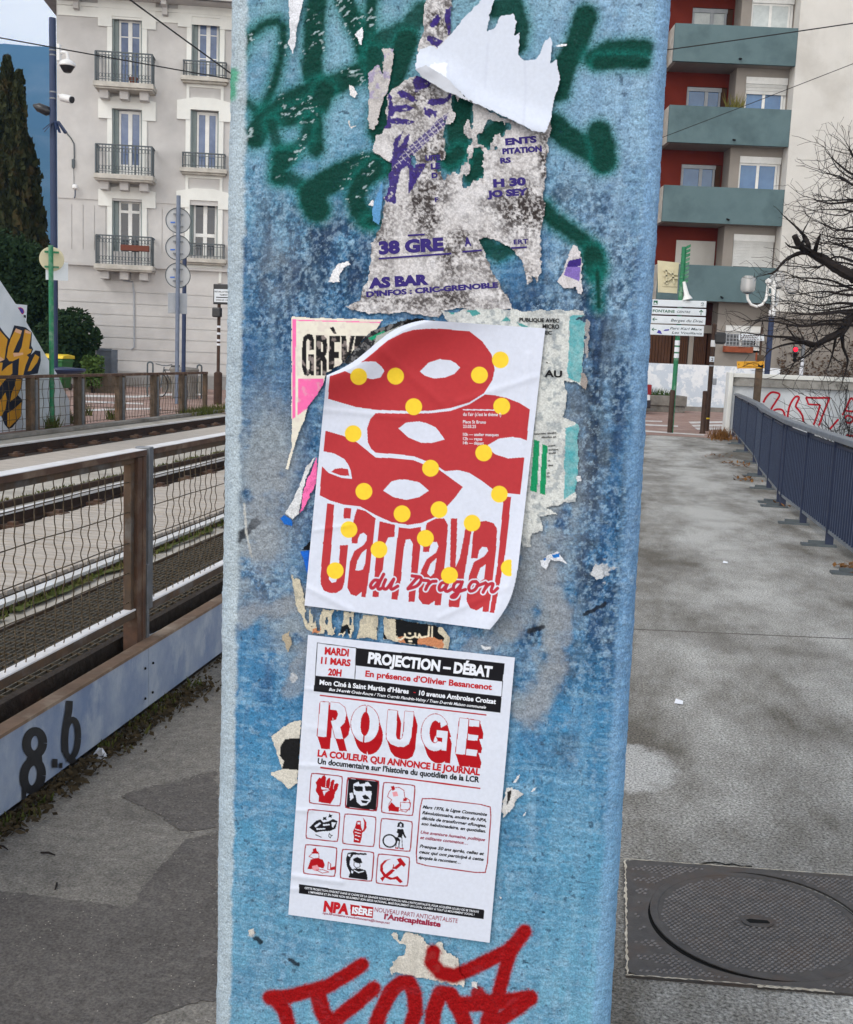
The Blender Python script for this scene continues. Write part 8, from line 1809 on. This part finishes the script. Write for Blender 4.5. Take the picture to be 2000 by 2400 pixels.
FACE = {'R1': [(378, 488), (428, 490), (412, 694), (360, 690)], 'R2': [(438, 490), (490, 496), (520, 520), (530, 560), (520, 610), (494, 636), (512, 706), (466, 702), (440, 600), (470, 592), (482, 560), (472, 536), (435, 532)],
        'E1': [(1195, 583), (1247, 588), (1226, 797), (1170, 793)], 'E2': [(1252, 590), (1312, 600), (1308, 634), (1247, 631)], 'E3': [(1244, 676), (1303, 684), (1299, 716), (1240, 712)], 'E4': [(1236, 762), (1300, 771), (1292, 806), (1230, 799)],
        'U': [(775, 535), (830, 540), (820, 680), (826, 704), (842, 710), (858, 700), (866, 660), (874, 543), (925, 548), (912, 690), (896, 735), (868, 752), (830, 751), (790, 735), (766, 705), (765, 660)]}
def ell(cx, cy, rx, ry, t0=0, t1=6.2832, n=40, sk=-.06): return [(cx+rx*math.cos(t)+sk*ry*math.sin(t), cy+ry*math.sin(t)+.1*rx*math.cos(t)) for t in np.linspace(t0, t1, n)]
OO = (ell(640, 617, 82, 108), ell(640, 617, 27, 70))
GO = (ell(1050, 668, 80, 108, .55, 5.75)+[(1085, 640), (1080, 604)]+ell(1050, 664, 32, 66, 5.3, .9, 30), [(1062, 652), (1126, 660), (1116, 776), (1086, 772), (1094, 700), (1058, 695)])
def r_col(x, y):
    c = np.tile(LN(211, 217, 232), (len(x), 1)); K, Rr, W2 = LN(20, 20, 26), LN(170, 14, 26), LN(211, 217, 232)
    def f(p, col): 
        nonlocal c
        c = over(c, inpoly(x, y, p), col)
    def line(p, w_, col, closed=False):
        nonlocal c
        p = list(p)+([p[0]] if closed else []); c = over(c, 1-sst(w_*.5-.35, w_*.5+.35, sdist(x, y, p, 6)), col)
    f(gG([(588, 172), (1458, 262), (1447, 370), (582, 275)]), K); f(gG([(348, 335), (580, 355), (1440, 455), (1433, 552), (338, 425)]), K)
    line(gG([(360, 142), (588, 172), (580, 356), (348, 336)]), 1.7, K, True); line(gG([(1447, 366), (1440, 458)]), 1.7, K); line(gG([(378, 450), (1348, 565)]), 3.4, Rr)
    # block letters with a long cast red side
    m = np.zeros(len(x), bool); sub = (y > 1625) & (y < 1815) & (x > 735) & (x < 1150); ix = np.where(sub)[0]; xs_, ys_ = x[ix], y[ix]
    shd = np.zeros(len(ix), bool); fc = np.zeros(len(ix), bool); grow = np.zeros(len(ix), bool)
    def face(X, Y):
        r = np.zeros(X.shape, bool)
        for p in FACE.values(): r |= inpoly(X, Y, gG(p))
        r |= (inpoly(X, Y, gG(OO[0])) & ~inpoly(X, Y, gG(OO[1])) & ~(np.abs(X-(GG(640, 0)[0]-(Y-GG(0, 617)[1])*.09)) < 1.6))
        for p in GO: r |= inpoly(X, Y, gG(p))
        return r
    fc = face(xs_, ys_)
    for t in np.linspace(0.0, 1, 22): shd |= face(xs_-9.0*t, ys_-29*t)
    for dx, dy in ((-1.5, 0), (1.5, 0), (0, -1.5), (0, 1.5)): grow |= face(xs_+dx, ys_+dy)
    hole = inpoly(xs_, ys_, gG(OO[1]))
    cs = c[ix]; cs = over(cs, shd | grow | hole, Rr); cs = over(cs, fc.astype(float), W2); c[ix] = cs
    line(gH([(380, 48), (1312, 170)]), 3.6, Rr)
    for i, q in enumerate(ICq):
        rc = gH(rrect(q)); line(rc, 2.6 if i != 1 else 3.4, LN(150, 24, 36), True)
        ins = inpoly(x, y, gH(rrect(q)))
        for k, col, p in ART:
            if k != i: continue
            pp_ = gH(icp(i, p)); cl2 = {'r': Rr, 'k': K, 'w': W2, 'p': LN(222, 150, 160), 'o': Rr if i in (2, 6) else K, 'ol': K}[col]
            if col in OUTL: c = over(c, (1-sst(.5, 1.1, sdist(x, y, pp_+[pp_[0]], 5)))*ins, cl2)
            else: c = over(c, (inpoly(x, y, pp_) & ins), cl2)
    e = gH(ell(784, 478, 38, 36)); line(e, 3.6, K, True)
    line(gH(rrect([(968, 222), (1382, 272), (1352, 672), (935, 614)], .16)), 2.6, LN(150, 24, 36), True)
    f(gH([(253, 732), (1338, 882), (1335, 936), (252, 785)]), K); f(gH([(553, 850), (690, 866), (685, 930), (555, 915)]), Rr)
    return c
t_r = sheet_obj('film_poster', 'white film evening poster with red ROUGE block letters and nine small pictures', 'poster', RQ, r_col, r_off, None, 1.05)
pr = Print(r_off)
def tg(s_, a, b, h, m, bold=.02, sh_=0., f=GG): pr.t(s_, f(*a), f(*b), h, m, bold, sh_)
tg('MARDI', (402, 208), (543, 220), 17, 'print_red', .045); tg('11 MARS', (380, 262), (553, 278), 15.5, 'print_red', .045); tg('20H', (422, 330), (500, 338), 16, 'print_red', .045)
tg('PROJECTION – DÉBAT', (655, 258), (1382, 342), 25, 'print_white', .05); tg('En présence d’Olivier Besancenot', (640, 338), (1382, 418), 14.5, 'print_red', .032)
tg('Mon Ciné à Saint Martin d’Hères', (372, 385), (895, 440), 11.5, 'print_white', .035); tg('10 avenue Ambroise Croizat', (955, 448), (1406, 500), 11.5, 'print_white', .035)
tg('Bus 24-arrêt Croix-Rouge / Tram C-arrêt Flandrin-Valmy / Tram D-arrêt Maison communale', (428, 422), (1348, 528), 7, 'print_white', .02, .25)
tg('•', (922, 438), (938, 440), 5, 'print_red', .02)
tg('LA COULEUR QUI ANNONCE LE JOURNAL', (360, 806), (1312, 918), 15.5, 'print_red', .045); tg('Un documentaire sur l’histoire du quotidien de la LCR', (360, 850), (1308, 960), 13.5, 'print_black', .035)
for i, (s_, m, bo) in enumerate((('Mars 1976, la Ligue Communiste', 'print_black', .03), ('Révolutionnaire, ancêtre du NPA,', 'print_black', .03), ('décide de transformer «Rouge»,', 'print_black', .03), ('son hebdomadaire, en quotidien.', 'print_black', .03), ('', '', 0), ('Une aventure humaine, politique', 'print_redbrown', .022), ('et militante commence…', 'print_redbrown', .022), ('', '', 0), ('Presque 50 ans après, celles et', 'print_black', .03), ('ceux qui ont participé à cette', 'print_black', .03), ('épopée la racontent…', 'print_black', .03))):
    if not s_: continue
    y0 = [290, 324, 356, 388, 0, 438, 470, 0, 520, 553, 586][i]; x0 = 976-(y0-290)*.075; wd = {6: 278, 10: 245}.get(i, 378)
    tg(s_, (x0, y0-4), (x0+wd, y0-4+wd*.122), 7.6, m, bo, .3, HH)
tg('CETTE PROJECTION S’INSCRIT DANS LE CADRE DE LA GRANDE SOUSCRIPTION DU NPA-L’ANTICAPITALISTE, POUR ACQUÉRIR LE LIEU OÙ SE TROUVE', (285, 759), (1306, 900), 5, 'print_white', .02, 0, HH); tg('L’IMPRIMERIE ET EN FAIRE NON SEULEMENT SON SIÈGE NATIONAL, MAIS ÉGALEMENT UN LOCAL OUVERT À TOUT LE MOUVEMENT SOCIAL !', (308, 783), (1280, 916), 5, 'print_white', .02, 0, HH)
tg('NPA', (394, 888), (542, 908), 24, 'print_red', .06, 0, HH); tg('ISÈRE', (562, 902), (680, 917), 15.5, 'print_white', .05, 0, HH); tg('NOUVEAU PARTI ANTICAPITALISTE', (695, 892), (1182, 960), 11, 'print_redbrown', 0, 0, HH); tg('l’Anticapitaliste', (750, 935), (1082, 982), 13, 'print_redbrown', .045, 0, HH); tg('npa38-unitaire-revolutionnaire@riseup.net', (390, 906), (785, 966), 5.5, 'print_redbrown', .015, .25, HH)
pr.build(t_r)
